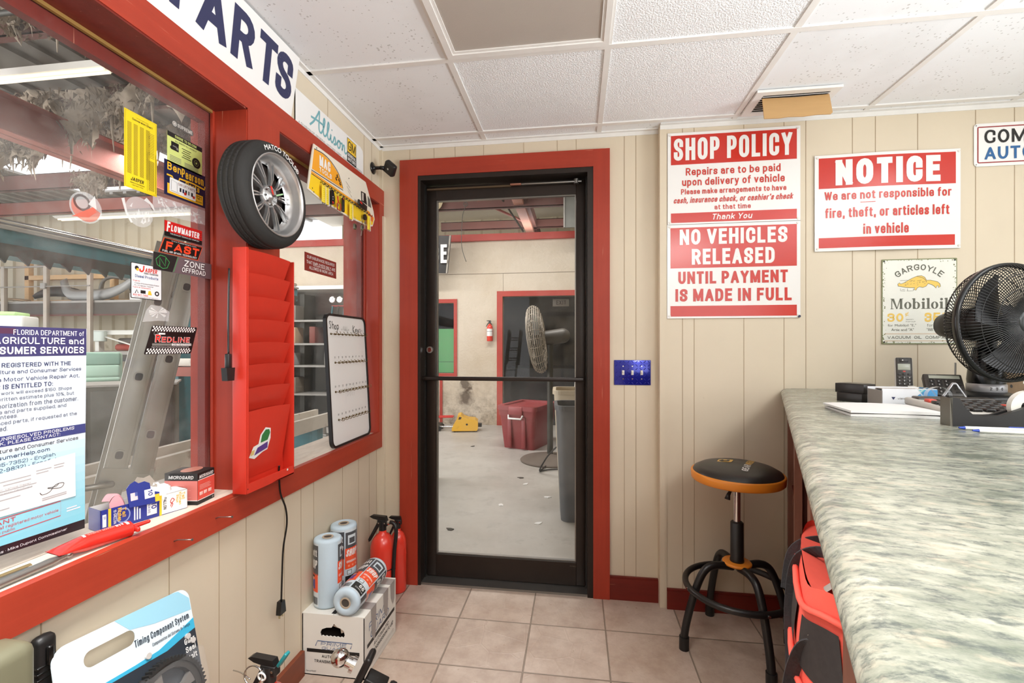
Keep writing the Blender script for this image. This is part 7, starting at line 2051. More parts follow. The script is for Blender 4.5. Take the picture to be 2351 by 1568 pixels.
b = MB()
def deck(x0, x1, y0, y1, m=M_DECK):
    b.box(x0, x1, y0, y1, ZR + .012, ZR + .05, m)
    n = int((x1 - x0) / .3)
    for i in range(n): b.box(x0 + .3 * i + .03, x0 + .3 * i + .10, y0, y1, ZR - .03, ZR + .014, m)
deck(-15, -9.6, -4, 10.1); deck(-9.6, -6.3, -4, 5.9); deck(-9.6, -6.3, 6.9, 7.15); deck(-9.6, -6.3, 7.7, 10.1); deck(-6.3, -5.7, -4, 10.1)
deck(-5.7, -1.28, -4, 5.8); b.box(-5.7, 2.5, 5.8, 10.1, ZR - .16, ZR - .12, M_VINYL); deck(-1.28, 2.5, 2.6, 5.8)
b.box(-1.28, 3.8, -4, 2.6, 2.62, 2.66, M_DECK)
b.box(-1.29, -1.28, -4, 2.6, 2.62, ZR, M_DECK); b.box(-1.29, 2.5, 2.55, 2.6, 2.66, ZR, M_DECK)
struct(b, 'ceiling')
def cbeam(name, label, x0, x1, y0, y1, z0, z1, m, cat='beam', grp=None):
    q = MB()
    if abs(x1 - x0) > abs(y1 - y0):
        q.box(x0, x1, y0, y0 + .012, z0, z1, m); q.box(x0, x1, y0, y1, z0, z0 + .010, m); q.box(x0, x1, y0, y1, z1 - .010, z1, m)
    else:
        xm = (x0 + x1) / 2; q.box(xm - .006, xm + .006, y0, y1, z0, z1, m); q.box(x0, x1, y0, y1, z0, z0 + .012, m); q.box(x0, x1, y0, y1, z1 - .012, z1, m)
    return tag(q.build(name, None), label, cat, grp)
cbeam('roof_beam', 'long dusty red steel beam running into the workshop through the large window', -5.85, -5.60, 3.5, 8.0, 3.46, 3.84, M_BEAM)
for k, (y, z0, z1, x0, x1, lb) in enumerate(((3.30, 4.00, 4.25, -13, -1.4, 'nearest roof purlin seen at the top of the large window'), (4.45, 3.98, 4.24, -13, -1.4, 'second roof purlin from the window with hanging insulation'), (5.35, 4.0, 4.24, -13, -1.4, 'third roof purlin from the window near the strip lamp'), (6.55, 3.98, 4.24, -13, -5.7, 'roof purlin beside the bright roof opening'), (7.42, 3.86, 4.10, -13, -5.7, 'pinkish purlin close to the far ribbed wall'))):
    cbeam('roof_purlin', lb, x0, x1, y, y + .08, z0, z1, M_BEAMD if k < 4 else M_BEAM, 'beam', 'roof purlins of the workshop')
cbeam('red_purlin', 'dark red steel beam highest behind the door glass', -4.5, 2.3, 7.0, 7.08, 3.47, 3.66, M_BEAMD); cbeam('red_purlin', 'lower dark red steel beam behind the stucco wall top', -2.6, 2.3, 8.6, 8.68, 3.56, 3.72, M_BEAMD)
b = MB(); b.rbox(-.955, -.80, 5.9, 9.9, 3.50, 3.72, mat('pink_painted_timber', (172, 120, 104), .6, var=.15, stretch=(8, 1, 8)), .006); b.box(-.80, -.74, 5.9, 9.9, 3.56, 3.74, M_BEAMD); tag(b.build('timber_rafter', None), 'pinkish timber rafter sloping away at the top of the door glass', 'rafter')
b = MB(); b.cyl((-1.52, 7.0, 3.60), (-.92, 8.0, 3.52), .022, M_BEAM, n=10); tag(b.build('diagonal_brace', None), 'thin red diagonal brace left of the timber rafter', 'brace')
b = MB(); b.cyl((-1.18, 6.9, 3.66), (-.86, 7.45, 3.20), .016, M_DGREY, n=10); tag(b.build('conduit', None), 'dark slanting conduit crossing beside the timber rafter', 'conduit')
b = MB(); b.tube(spline([(-1.62, 6.6, 3.62), (-1.62, 6.6, 3.40), (-1.66, 6.58, 3.25), (-1.67, 6.55, 2.95), (-1.66, 6.55, 2.75), (-1.60, 6.55, 2.56)], 5), .005, M_DGREY, n=6); b.tube([(-1.62 + .03 * cos(2 * pi * k / 12), 6.6, 3.42 + .03 * sin(2 * pi * k / 12)) for k in range(12)], .006, M_DGREY, n=6, closed=True); tag(b.build('hanging_wire', None), 'thin dark wire hanging in front of the stucco wall', 'wire')
b = MB(); b.box(-.18, .6, 6.9, 6.93, 3.10, 4.1, mat('grey_duct_sheet', (104, 104, 98), .5, metal=.3, var=.2)); b.box(-.19, -.17, 6.88, 6.95, 3.10, 4.1, M_SHELFG); tag(b.build('duct_panel', None), 'grey sheet metal panel at the upper right of the door glass', 'panel')
b = MB(); VY = mat('torn_vinyl', (214, 198, 164), .6, var=.1, vscale=6)
b.sheet(lambda u, v: (-2.62 + .62 * u + .10 * v * sin(5 * u), 6.95 + .06 * sin(6 * u), 3.72 - (.22 + .40 * u * (1 - u) * 2.2) * v), 16, 8, VY)
rnd = random.Random(12)
for k in range(26): b.sphere((-2.60 + rnd.random() * .34, 6.93 + rnd.uniform(-.05, .05), 3.22 + rnd.random() * .30), rnd.uniform(.03, .07), mat('insulation_pale', (232, 214, 170), .9, var=.2, vscale=30, bump=.6, bscale=40), n=10, sz=1.5)
tag(b.build('torn_insulation', None), 'torn cream insulation sagging above the black banner', 'insulation', kind='stuff')
b = MB(); b.sheet(lambda u, v: (-2.60 + .60 * u - .06 * (1 - v) * u, 7.18 + .025 * sin(7 * u), 2.50 + .61 * v), 12, 6, mat('banner_black', (38, 36, 36), .45)); b.sheet(lambda u, v: (-2.03 - .06 * (1 - v) + .03 * u, 7.17 - .01 * u, 2.50 + .61 * v), 2, 4, mat('banner_edge', (150, 142, 130), .5))
b.text('CE', -2.31, 2.66, .25, .30, M_PAPERW, bold=.06, fn=lambda p: (p[0], 7.135 - p[2] * 20, p[1])); tag(b.build('black_banner', None), 'black vinyl banner with tall white letters at left of the door glass', 'banner')

# hanging roof insulation seen through the large window
INS = mat('grey_insulation', (156, 142, 126), .95, var=.3, vscale=7, bump=.8, bscale=25)
def insul(label, x0, x1, y, z, drop, seed):
    q = MB(); rn = random.Random(seed); n = int((x1 - x0) / .045)
    ph = [rn.uniform(0, 6) for _ in range(6)]
    def edge(x): return drop * (.55 + .25 * sin(3.1 * x + ph[0]) + .20 * sin(8.7 * x + ph[1]) + .12 * sin(23 * x + ph[2]) + .08 * sin(51 * x + ph[3]))
    q.sheet(lambda u, v: (x0 + (x1 - x0) * u, y + .05 * sin(9 * u * (x1 - x0) + 5 * v + ph[4]) + .04 * sin(31 * u + 9 * v) + rn.uniform(-.03, .03), z - max(.03, edge(x0 + (x1 - x0) * u)) * v - rn.uniform(0, .02)), n, 12, INS)
    q.sheet(lambda u, v: (x0 + (x1 - x0) * u, y + .09 + .05 * sin(7 * u * (x1 - x0) + 4 * v + ph[5]), z - max(.03, edge(x0 + (x1 - x0) * u + .3)) * .8 * v - rn.uniform(0, .02)), n, 8, INS)
    for k in range(n // 4):
        x = rn.uniform(x0, x1); l = rn.uniform(.05, .26) * (drop / .35); z0 = z - max(.03, edge(x)) * .9
        q.tube([(x, y, z0), (x + rn.uniform(-.02, .02), y, z0 - l * .5), (x + rn.uniform(-.03, .03), y + .01, z0 - l)], [.022, .012, .003], INS, n=5)
    for k in range(n * 26):      # loose tufts of fibre
        x = rn.uniform(x0, x1); h_ = max(.03, edge(x)) * rn.uniform(.05, 1.12); yy = y + rn.uniform(-.09, .12); l = rn.uniform(.02, .08); w_ = rn.uniform(.003, .010)
        q.add([(x - w_, yy, z - h_ + rn.uniform(0, .03)), (x + w_, yy + rn.uniform(-.04, .04), z - h_ + rn.uniform(0, .03)), (x + rn.uniform(-.03, .03), yy + rn.uniform(-.05, .05), z - h_ - l)], [(0, 1, 2)], INS)
    tag(q.build('hanging_insulation', None), label, 'insulation', kind='stuff')
insul('shaggy grey insulation hanging from the nearest roof purlin', -8.5, -2.2, 3.26, 4.22, .40, 1)
insul('shaggy grey insulation hanging along the second roof purlin', -9.5, -2.8, 4.40, 4.20, .60, 2)
insul('shaggy grey insulation on the third purlin beside the strip lamp', -9.4, -3.4, 5.30, 4.22, .52, 3)
insul('pale torn insulation dangling by the bright roof opening', -8.2, -5.2, 6.48, 4.20, .40, 4)
def striplamp(label, x0, x1, y, z, rz=0, lit=True):
    t = thing('strip_lamp', label, 'lamp', ((x0 + x1) / 2, y, z), (0, 0, rz), 'strip lamps of the workshop'); L2 = (x1 - x0) / 2
    q = MB(); q.prism([(-L2, -.06), (L2, -.06), (L2, .06), (-L2, .06)], 0, .05, M_WHITE); q.add([(-L2, -.06, .0), (L2, -.06, 0), (L2, -.11, .03), (-L2, -.11, .03)], [(0, 1, 2, 3)], M_WHITE); q.build('housing', t)
    TB = mat('lamp_tube_lit', (255, 240, 214), .3, emit=1.0) if lit else mat('lamp_tube_off', (226, 224, 216), .3)
    for sy in (-.03, .03):
        q = MB(); q.cyl((-L2 + .03, sy, -.015), (L2 - .03, sy, -.015), .013, TB, n=12); q.build('tube', t)
striplamp('lit white strip lamp at the left edge of the large window', -6.6, -4.6, 3.95, 4.08)
striplamp('small unlit strip lamp slanting left of the yellow chart', -6.4, -5.6, 6.0, 3.86, radians(78), False)
striplamp('long strip lamp beyond the tapes in the large window', -9.6, -6.6, 7.3, 3.70, 0, True)
b = MB(); b.cyl((-8.5, 3.05, 3.98), (-2.0, 3.05, 3.98), .022, M_DGREY, n=10); tag(b.build('roof_pipe', None), 'dark pipe crossing just below the nearest purlin', 'pipe')

# vehicle lift
lf = thing('vehicle_lift', 'teal vehicle lift with saw-tooth rail seen through the large window', 'vehicle lift', (-3.3, 2.0, 0))
b = MB(); b.box(-.10, .10, -.9, 2.9, 1.84, 1.98, M_TEAL); b.cyl((.08, -.9, 2.03), (.08, 2.9, 2.03), .018, M_CHROME, n=10); b.box(-.12, .12, -.9, 2.9, 1.98, 2.0, M_SHELFG); b.build('runway', lf)
b = MB(); teeth = []
n = 34
for k in range(n):
    y0 = -.9 + 3.8 * k / n; y1 = -.9 + 3.8 * (k + 1) / n; teeth += [(y0, 1.835), (y0 + (y1 - y0) * .45, 1.79), (y0 + (y1 - y0) * .6, 1.835)]
q = MB(); q.prism([teeth + [(2.9, 1.90), (-.9, 1.90)]], -.006, .006, M_DGREY); b.add([(v[2] + .108, v[0], v[1]) for v in q.v], q.f, M_DGREY); b.build('lock_rail', lf)
b = MB(); b.rbox(-2.12, -1.88, 3.35, 3.60, 0, 2.12, M_TEAL, .01); b.box(-2.16, -1.84, 3.31, 3.64, 0, .03, M_TEAL); b.build('post', lf)
b = MB(); b.rbox(-2.3, -1.0, 3.30, 3.40, 1.06, 1.16, mat('dirty_white_steel', (188, 180, 168), .5, var=.1, dirt=((130, 100, 84), 8, .55, .7)), .01); b.box(-2.3, -1.0, 3.28, 3.42, .93, 1.05, M_BEAM); b.build('cross_beam', lf)
rw = thing('runway_track', 'dirty white lift runway lying beside the window behind the carton boxes', 'lift runway', (-2.66, 2.9, 0))
DW = mat('dirty_white_steel', (188, 180, 168), .5)
b = MB()
for x0, x1, z0, z1 in ((-.26, .13, .50, .53), (-.26, -.22, .53, .61), (.09, .13, .53, .63), (-.10, -.04, .53, .58)): b.box(x0, x1, -1.5, 1.9, z0, z1, DW)
b.build('track', rw)
for y in (-.9, 1.4):
    b = MB(); b.box(-.22, .10, y - .05, y + .05, 0, .50, M_TEAL); b.build('track_leg', rw)

# aluminium extension ladder behind the glass
ld = thing('extension_ladder', 'aluminium extension ladder leaning outside the large window', 'ladder', (-1.836, 1.432, 0), (0, 0, radians(-40)))
AL = mat('ladder_aluminium', (140, 138, 131), .38, metal=.75, var=.08, vscale=4, dirt=((120, 114, 104), 9, .6, .5))
LA = radians(11.2)
def rail(name, s0, s1, off, xo):
    """C-section rail; s runs up the ladder, off is the offset across the two sections"""
    q = MB(); q.M = Matrix.Translation((xo, 0, 0)) @ Matrix.Rotation(-LA, 4, 'X') @ Matrix.Translation((0, off, 0))
    q.rbox(-.004, .0, -.036, .036, s0, s1, AL, .0015); q.box(-.026, -.002, -.036, -.032, s0, s1, AL); q.box(-.026, -.002, .032, .036, s0, s1, AL)
    q.rbox(-.0008, .0014, -.026, .026, s0, s1, AL, .0006)
    k = 0; s_ = .30 + (0 if off < 0 else .085)
    while s_ < s1 - .05:
        if s_ > s0 + .02:
            M0 = q.M; q.M = M0 @ Matrix.Translation((0, 0, s_)) @ Matrix.Rotation(radians(90), 4, 'Z') @ Matrix.Rotation(radians(90), 4, 'X')
            q.prism([rrect(-.017, -.020, .034, .040, .013, 4), rrect(-.012, -.015, .024, .030, .009, 4)], .0012, .006, AL); q.prism(rrect(-.012, -.015, .024, .030, .009, 4), .0012, .0020, mat('rung_hole', (42, 40, 38), .6)); q.M = M0
        s_ += .305; k += 1
    return q.build(name, ld)
rail('rail', .02, 1.84, -.040, .0); rail('rail', .84, 1.80, .040, .004); rail('rail', .02, 1.84, -.040, -.40); rail('rail', .84, 1.80, .040, -.40)
for k in range(7):
    for off, s0 in ((-.040, .30), (.040, .385)):
        s_ = s0 + .305 * k
        if (off > 0 and s_ < .88) or s_ > 1.76: continue
        b = MB(); b.M = Matrix.Rotation(-LA, 4, 'X') @ Matrix.Translation((0, off, s_)); b.cyl((-.40, 0, 0), (-.004, 0, 0), .015, AL, n=12); b.build('rung', ld)
b = MB(); b.M = Matrix.Rotation(-LA, 4, 'X') @ Matrix.Translation((.0024, .0, 0))
b.box(-.001, .002, -.080, .080, .78, .86, AL)
b.M = Matrix.Rotation(-LA, 4, 'X') @ Matrix.Translation((.0022, -.040, 0)) @ Matrix.Rotation(radians(90), 4, 'Z') @ Matrix.Rotation(radians(90), 4, 'X')
b.rect(-.020, .12, .040, .34, .0002, mat('ladder_label', (196, 192, 182), .5)); b.rect(-.016, .40, .032, .045, .0004, M_INK); b.disc(0, .4225, .0125, .0007, mat('ladder_label', (196, 192, 182), .5), ry=.018, n=20)
for k in range(26): b.rect(-.014 + .002 * (k % 3), .385 - k * .0098, .028 - .004 * (k % 4), .0035, .0005, M_GREYINK if k % 5 else M_INK)
b.build('label', ld)
b = MB(); b.M = Matrix.Rotation(-LA, 4, 'X'); b.tube(spline([(.004, -.04, .80), (.03, -.07, .80), (.03, -.13, .79), (-.02, -.17, .80), (-.08, -.17, .81)], 5), .012, AL, n=8); b.build('rung_lock', ld)

# shelf, posts, car parts and benches at the far wall (large window)
sh = thing('loft_shelf', 'long high shelf with dark fascia on thin steel posts at the far wall', 'shelf', (-10, 7.3, 0))
b = MB(); b.box(-3.0, 2.6, -.35, .65, 2.09, 2.13, M_SHELFG); b.box(-3.0, 2.6, -.36, -.345, 1.86, 2.09, mat('dark_fascia', (72, 66, 60), .6, var=.15)); b.box(-3.0, 2.6, -.365, -.355, 1.86, 1.885, M_BEAMD); b.build('shelf_board', sh)
for x in (-1.15, -.24, .66, 1.56):
    b = MB(); b.rbox(x - .035, x + .035, -.42, -.36, 0, 2.76, mat('galvanised_post', (176, 166, 154), .5, metal=.3, var=.1), .004); b.build('post', sh)
b = MB(); b.cyl((-3, -.43, 2.38), (1.6, -.43, 2.38), .010, M_SHELFG, n=8); b.cyl((-3, -.40, 2.74), (1.6, -.40, 2.74), .018, M_SHELFG, n=8)
for x in (-.95, .60): b.rbox(x, x + .10, -.45, -.41, 2.34, 2.44, M_SHELFG, .004)
b.build('guard_rail', sh)
lm = thing('lumber_rack', 'open lumber rack of pale studs on the loft shelf', 'rack', (-10, 7.75, 2.13))
for x0, x1, y0, y1, z0, z1 in ((-1.0, 3.4, 0, .09, .94, 1.04), (-1.0, 1.9, 0, .09, .52, .61), (1.9, 3.6, 0, .09, .50, .60), (-1.0, -.90, 0, .09, .0, .94), (.98, 1.08, 0, .09, 0, .94), (1.80, 1.90, 0, .09, 0, .94), (-1.0, 3.4, 0, .09, .02, .11)):
    b = MB(); b.rbox(x0, x1, y0, y1, z0, z1, M_LUM, .004); b.build('stud', lm)
BMP = mat('grey_bumper_plastic', (152, 152, 150), .4, var=.08)
def bumper(name, label, pts, w, h, loc, m):
    P = spline(pts, 6); q = MB(); vs = []
    for i, p in enumerate(P):
        k = 1 - .35 * abs(2 * i / (len(P) - 1) - 1) ** 3
        vs += [p + Vector((0, 0, h * k)), p + Vector((0, -w * .6, h * .75 * k)), p + Vector((0, -w, h * .3)), p + Vector((0, -w * .5, 0)), p + Vector((0, -w * .3, .02)), p + Vector((0, .0, h * k - .02))]
    fs = [(6 * i + j, 6 * i + (j + 1) % 6, 6 * i + 6 + (j + 1) % 6, 6 * i + 6 + j) for i in range(len(P) - 1) for j in range(6)]
    q.add(vs, fs, m, True); q.add(vs[:6], [list(range(6))], m); q.add(vs[-6:], [list(range(6))[::-1]], m)
    return tag(q.build(name, None, loc), label, 'bumper')
bumper('car_bumper', 'grey car bumper curving upwards at its right end on the loft shelf', [(-1.1, 0, .30), (-1.0, 0, .05), (-.6, -.05, .0), (-.1, -.08, .02), (.25, -.06, .16), (.55, .0, .42), (.72, .04, .62)], .12, .22, (-8.25, 7.25, 2.14), BMP)
bumper('car_bumper', 'dark slatted car grille behind the left loft post', [(-.8, .02, .10), (-.4, 0, .14), (.0, 0, .12), (.35, 0, .06)], .08, .20, (-9.65, 7.55, 2.14), M_DGREY)
bumper('car_bumper', 'grey fender liner standing behind the curved bumper', [(-.25, 0, .0), (-.2, 0, .34), (.0, 0, .46), (.35, 0, .40), (.45, 0, .20)], .10, .10, (-8.75, 7.60, 2.14), mat('grey_liner', (120, 118, 112), .5))
bumper('car_trim', 'flat tan trim piece lying at the left of the loft shelf', [(-.6, 0, .0), (-.1, 0, .03), (.4, 0, .0)], .14, .05, (-10.4, 7.15, 2.14), mat('tan_trim', (176, 150, 120), .5))
for k, (x, lb) in enumerate(((-7.86, 'left small white carton on the right end of loft shelf'), (-7.50, 'right small white carton on the right end of loft shelf'))):
    b = MB(); b.rbox(-.11, .11, -.10, .10, 0, .15 + .06 * k, M_PAPERW, .004); tag(b.build('parts_carton', None, (x, 7.30, 2.1305)), lb, 'box', 'cartons on the loft shelf')
wb_ = thing('work_bench', 'long workshop bench with white frame under the loft shelf', 'bench', (-8.2, 7.45, 0))
b = MB(); b.box(-2.4, 2.2, -.35, .35, 1.17, 1.23, M_SHELFG); b.box(-2.4, 2.2, -.34, -.32, 1.05, 1.17, M_DGREY); b.build('bench_top', wb_)
for x in (-2.2, -.6, 1.0, 2.1):
    b = MB(); b.box(x - .03, x + .03, -.33, -.27, 0, 1.17, M_DGREY); b.build('leg', wb_)
WH = mat('white_frame_paint', (222, 222, 214), .45)
fr = thing('white_stand', 'white tubular stand with small junction box on the far bench', 'stand', (-8.2, 7.25, 1.2305))
b = MB()
for x in (-.45, .42): b.box(x - .04, x + .04, -.05, .05, 0, .30, WH)
b.box(-.95, .50, -.06, .06, .30, .38, WH); b.build('frame', fr)
b = MB(); b.rbox(-.50, -.22, -.12, -.055, .18, .36, mat('pale_green_box', (206, 216, 208), .45), .01); b.build('junction_box', fr)
b = MB(); b.tube(spline([(-.22, -.10, .26), (.2, -.14, .16), (.7, -.14, .02), (1.1, -.12, -.03), (1.4, -.10, .01)], 6), .015, WH, n=8); b.build('hose', fr)
b = MB(); b.cyl((-.25, 0, .07), (.35, 0, .07), .065, mat('red_hose', (206, 74, 56), .5), n=16); b.cyl((-.2, 0, .19), (.25, 0, .19), .055, M_SHELFG, n=16); tag(b.build('hose_roll', None, (-8.35, 7.55, 1.2305)), 'red and grey rolled hoses inside the white stand', 'hose')
oc = thing('office_chair', 'pale green padded office chair by the dark cabinet beyond the window', 'chair', (-6.62, 5.55, 0), (0, 0, radians(38)))
GV = mat('sage_vinyl', (156, 186, 168), .35)
b = MB()
b.rbox(-.25, .25, -.07, .03, .60, 1.24, GV, .05, 3)
for k in range(5): b.rbox(-.24, .24, -.105, -.05, .62 + k * .055, .668 + k * .055, GV, .022, 3)
b.rbox(-.235, .235, -.10, -.05, .90, 1.06, GV, .03, 3); b.rbox(-.24, .24, -.095, -.05, 1.06, 1.23, mat('sage_vinyl_dark', (120, 152, 136), .4), .04, 3); b.build('backrest', oc)
b = MB(); b.rbox(-.26, .26, -.50, .02, .44, .56, GV, .05, 3); b.build('seat', oc)
b = MB(); b.cyl((0, -.22, .10), (0, -.22, .45), .035, M_BLACK); b.build('column', oc)
for k in range(5):
    a = 2 * pi * k / 5; b = MB(); b.tube([(0, -.22, .12), (.28 * cos(a), -.22 + .28 * sin(a), .07)], .022, M_BLACK, n=8); b.sphere((.29 * cos(a), -.22 + .29 * sin(a), .03), .03, M_BLACK, n=10); b.build('leg', oc)
dc = thing('dark_cabinet', 'dark grimy steel cabinet standing between poster and ladder', 'cabinet', (-5.0, 4.35, 0), (0, 0, radians(40)))
b = MB(); b.rbox(-.85, .55, -.30, .30, 0, .90, mat('grimy_green_steel', (66, 64, 52), .45, metal=.3, var=.3, vscale=4, dirt=((120, 112, 92), 10, .66, .5)), .008); b.box(-.87, .57, -.32, .32, .90, .92, M_SHELFG); b.build('cabinet_body', dc)
for x in (-.84, -.14):
    b = MB(); b.rbox(x, x + .67, -.312, -.30, .05, .86, mat('grimy_green_door', (60, 58, 48), .45, metal=.3, var=.3, vscale=4), .004); d_ = b.build('door', dc); h = MB(); h.rbox(x + .58, x + .61, -.330, -.312, .50, .62, M_STEEL, .004); h.build('handle', d_)
tc_ = thing('added_locker', 'added white locker under the tub, top rising above the state poster', 'cabinet', (-7.25, 5.25, 0), (0, 0, radians(35)))  # added to hold up the storage tub, whose own support is out of sight
b = MB(); b.rbox(-.75, -.05, -.25, .25, 0, 1.52, WH, .01); b.build('locker_body', tc_)
b = MB(); b.rbox(-.68, -.10, -.22, .22, 0, .20, mat('white_tub', (226, 228, 224), .45), .02); tag(b.build('storage_tub', None, (-7.20, 5.27, 1.5205), (0, 0, radians(35))), 'white storage tub on the locker above the poster', 'tub')
b = MB(); b.rbox(-.22, .24, -.20, .20, 0, .05, mat('lime_lid', (190, 226, 160), .45), .015); tag(b.build('lime_lid', None, (-7.55, 5.03, 1.7215), (0, 0, radians(35))), 'pale lime lid lying on the white storage tub', 'lid')
# low equipment wheel just outside the sill
b = MB(); b.M = Matrix.Rotation(radians(62), 4, 'Z') @ Matrix.Rotation(radians(90), 4, 'X'); b.lathe([(.05, -.05), (.10, -.055), (.135, -.05), (.14, -.03), (.14, .03), (.135, .05), (.10, .055), (.05, .05), (.0, .04)], M_BLACK, 40)
for k in range(7):
    a = 2 * pi * k / 7; b.add([(.085 * cos(a + q), .085 * sin(a + q), .0565) for q in (-.15, .15)] + [(.055 * cos(a), .055 * sin(a), .0565)], [(0, 1, 2)], M_PAPERW)
tag(b.build('cart_wheel', None, (-1.62, 1.22, .141)), 'black wheel with pale triangles just below the state poster', 'wheel')

# shelving seen through the small window
su = thing('shelf_unit', 'grey shelf unit against the stucco wall seen through the small window', 'shelf unit', (-4.1, 7.2, 0))
b = MB(); b.box(-1.05, 1.05, .28, .30, 0, 2.24, mat('dim_back', (112, 106, 98), .7, var=.2)); b.box(-1.05, -1.02, -.3, .3, 0, 2.24, M_SHELFG); b.box(1.02, 1.05, -.3, .3, 0, 2.24, M_SHELFG); b.box(-1.1, 1.1, -.32, .32, 2.24, 2.30, M_WHITE); b.box(-.52, -.44, -.05, .28, 0, 2.2, M_DGREY); b.build('shelf_frame', su)
for z in (.16, .52, .98, 1.34, 1.72):
    b = MB(); b.box(-1.02, 1.02, -.3, .28, z, z + .03, M_SHELFG); b.build('shelf', su)
for k, (x, z, w, h, c, lb) in enumerate(((-.62, 1.3705, .32, .26, (196, 170, 140), 'open tan carton on the shelf unit behind the small window'), (-.70, 1.7505, .5, .24, (128, 122, 114), 'grey bin on the upper shelf behind the small window'), (-.72, 1.0105, .42, .20, (176, 178, 178), 'pale bin on the middle shelf behind the small window'), (-.70, .5505, .5, .26, (120, 112, 100), 'dim brown bin on the lower shelf behind the small window'), (-.16, 1.3705, .10, .27, (120, 60, 50), 'narrow maroon carton beside the tan carton on the shelf unit'), (.30, 1.0105, .5, .22, (140, 136, 128), 'grey tray right of the pale bin on the shelf unit'))):
    b = MB(); b.rbox(-w / 2, w / 2, -.16, .16, 0, h, mat('bin_%d' % k, c, .6, var=.08), .006); b.box(-w / 2 + .02, w / 2 - .02, -.14, .14, h, h + .001, M_DGREY if k != 2 else M_PAPERW)
    tag(b.build('storage_bin', None, (-4.1 + x, 7.08, z)), lb, 'bin', 'bins on the shelf unit')
gm = thing('gauge_manifold', 'row of four round gauges with hoses on the shelf unit', 'gauges', (-3.60, 6.82, 2.06))
b = MB(); b.cyl((-.26, 0, -.10), (.10, 0, -.10), .012, mat('red_blue_valve', (150, 60, 56), .4), n=10); b.cyl((.17, .02, -.55), (.17, .02, .10), .012, M_STEEL, n=8); b.build('manifold', gm)
for k in range(4):
    g = MB(); g.M = Matrix.Translation((-.24 + k * .125, 0, .0 + .02 * (k > 1))) @ Matrix.Rotation(radians(90), 4, 'X'); g.lathe([(0, 0), (.052, 0), (.056, .01), (.052, .028), (.046, .030)], M_CHROME, 24); g.disc(0, 0, .046, .0285, M_PAPERW, n=24); g.stroke([(0, 0), (.02, .03)], .004, .030, M_INK, smooth=False); g.build('gauge', gm)
    h = MB(); h.tube(spline([(-.24 + k * .10, -.01, -.10), (-.25 + k * .10, -.02, -.35), (-.22 + k * .11, -.01, -.75)], 5), .012, (M_TEAL, M_DGREY, M_TEAL, M_DGREY)[k], n=8); h.build('hose', gm)
b = MB(); b.cyl((0, 0, 0), (0, 0, .16), .05, M_STEEL, r1=.035, n=16); b.rbox(-.08, .08, -.06, .06, 0, .03, M_STEEL, .006); b.rbox(-.045, .045, -.02, .02, .16, .20, M_STEEL, .006); tag(b.build('bottle_jack', None, (-3.70, 6.30, .0005)), 'small steel jack on the shop floor left of the key board', 'jack')

# things on the shop floor behind the door glass
e_ = extinguisher('fire_extinguisher', 'small fire extinguisher hanging on the stucco wall left of dark opening', (-1.425, WY - .062, 1.405), 0, .050, .345, hose=False)
b = MB(); b.lathe([(.0505, .085), (.0508, .09), (.0508, .20), (.0505, .205)], M_PAPERW, 24, a0=radians(200), a1=radians(340)); b.lathe([(.0510, .16), (.0510, .165)], M_INK, 24, a0=radians(200), a1=radians(340)); b.build('label', e_); b = MB(); b.box(-.02, .02, .045, .062, .05, .30, M_BLACK); b.build('wall_bracket', e_)
bk = thing('mop_bucket', 'yellow mop bucket tipped on its side by the stucco wall', 'bucket', (-1.72, 6.98, 0), (0, 0, radians(12)))
YB = mat('bucket_yellow', (228, 176, 54), .45, dirt=((150, 110, 50), 12, .62, .5))
b = MB(); b.M = Matrix.Rotation(radians(90), 4, 'X')
b.prism([[(-.20, .02), (.18, .02), (.20, .05), (.20, .16), (.16, .19), (.06, .20), (-.02, .23), (-.06, .27), (-.11, .26), (-.13, .18), (-.20, .06)], [(-.10, .19), (-.06, .20), (-.05, .235), (-.09, .24)]], -.14, .14, YB, smooth_side=False); b.disc(.03, .12, .016, .1405, M_BLACK, n=14); b.build('bucket_body', bk)
for x in (-.16, .15):
    b = MB(); b.cyl((x, -.10, .02), (x, .10, .02), .02, M_BLACK, n=12); b.build('caster', bk)
b = MB(); b.rbox(.19, .26, -.03, .03, .06, .12, M_BLACK, .01); b.build('spout_cap', bk)
fj = thing('floor_jack', 'red floor jack with chrome handle left of the yellow bucket', 'floor jack', (-2.25, 7.0, 0), (0, 0, radians(6)))
b = MB(); b.rbox(-.22, .14, -.12, .12, .05, .10, M_DGREY, .01); b.rbox(-.20, .02, -.10, .10, .10, .20, M_DGREY, .02)
for x in (-.2, .12):
    for y in (-.12, .12): b.cyl((x, y - .02, .04), (x, y + .02, .04), .04, M_BLACK, n=14)
b.build('jack_body', fj)
b = MB(); b.cyl((-.1, -.06, .20), (.32, -.06, .21), .012, mat('jack_red', (196, 50, 44), .4), n=10); b.cyl((-.1, .06, .20), (.32, .06, .21), .012, mat('jack_red', (196, 50, 44), .4), n=10); b.cyl((.32, -.06, .21), (.32, .06, .21), .012, mat('jack_red', (196, 50, 44), .4), n=10); b.cyl((-.1, -.11, .07), (.40, -.12, .07), .014, M_CHROME, n=10); b.build('jack_handle', fj)
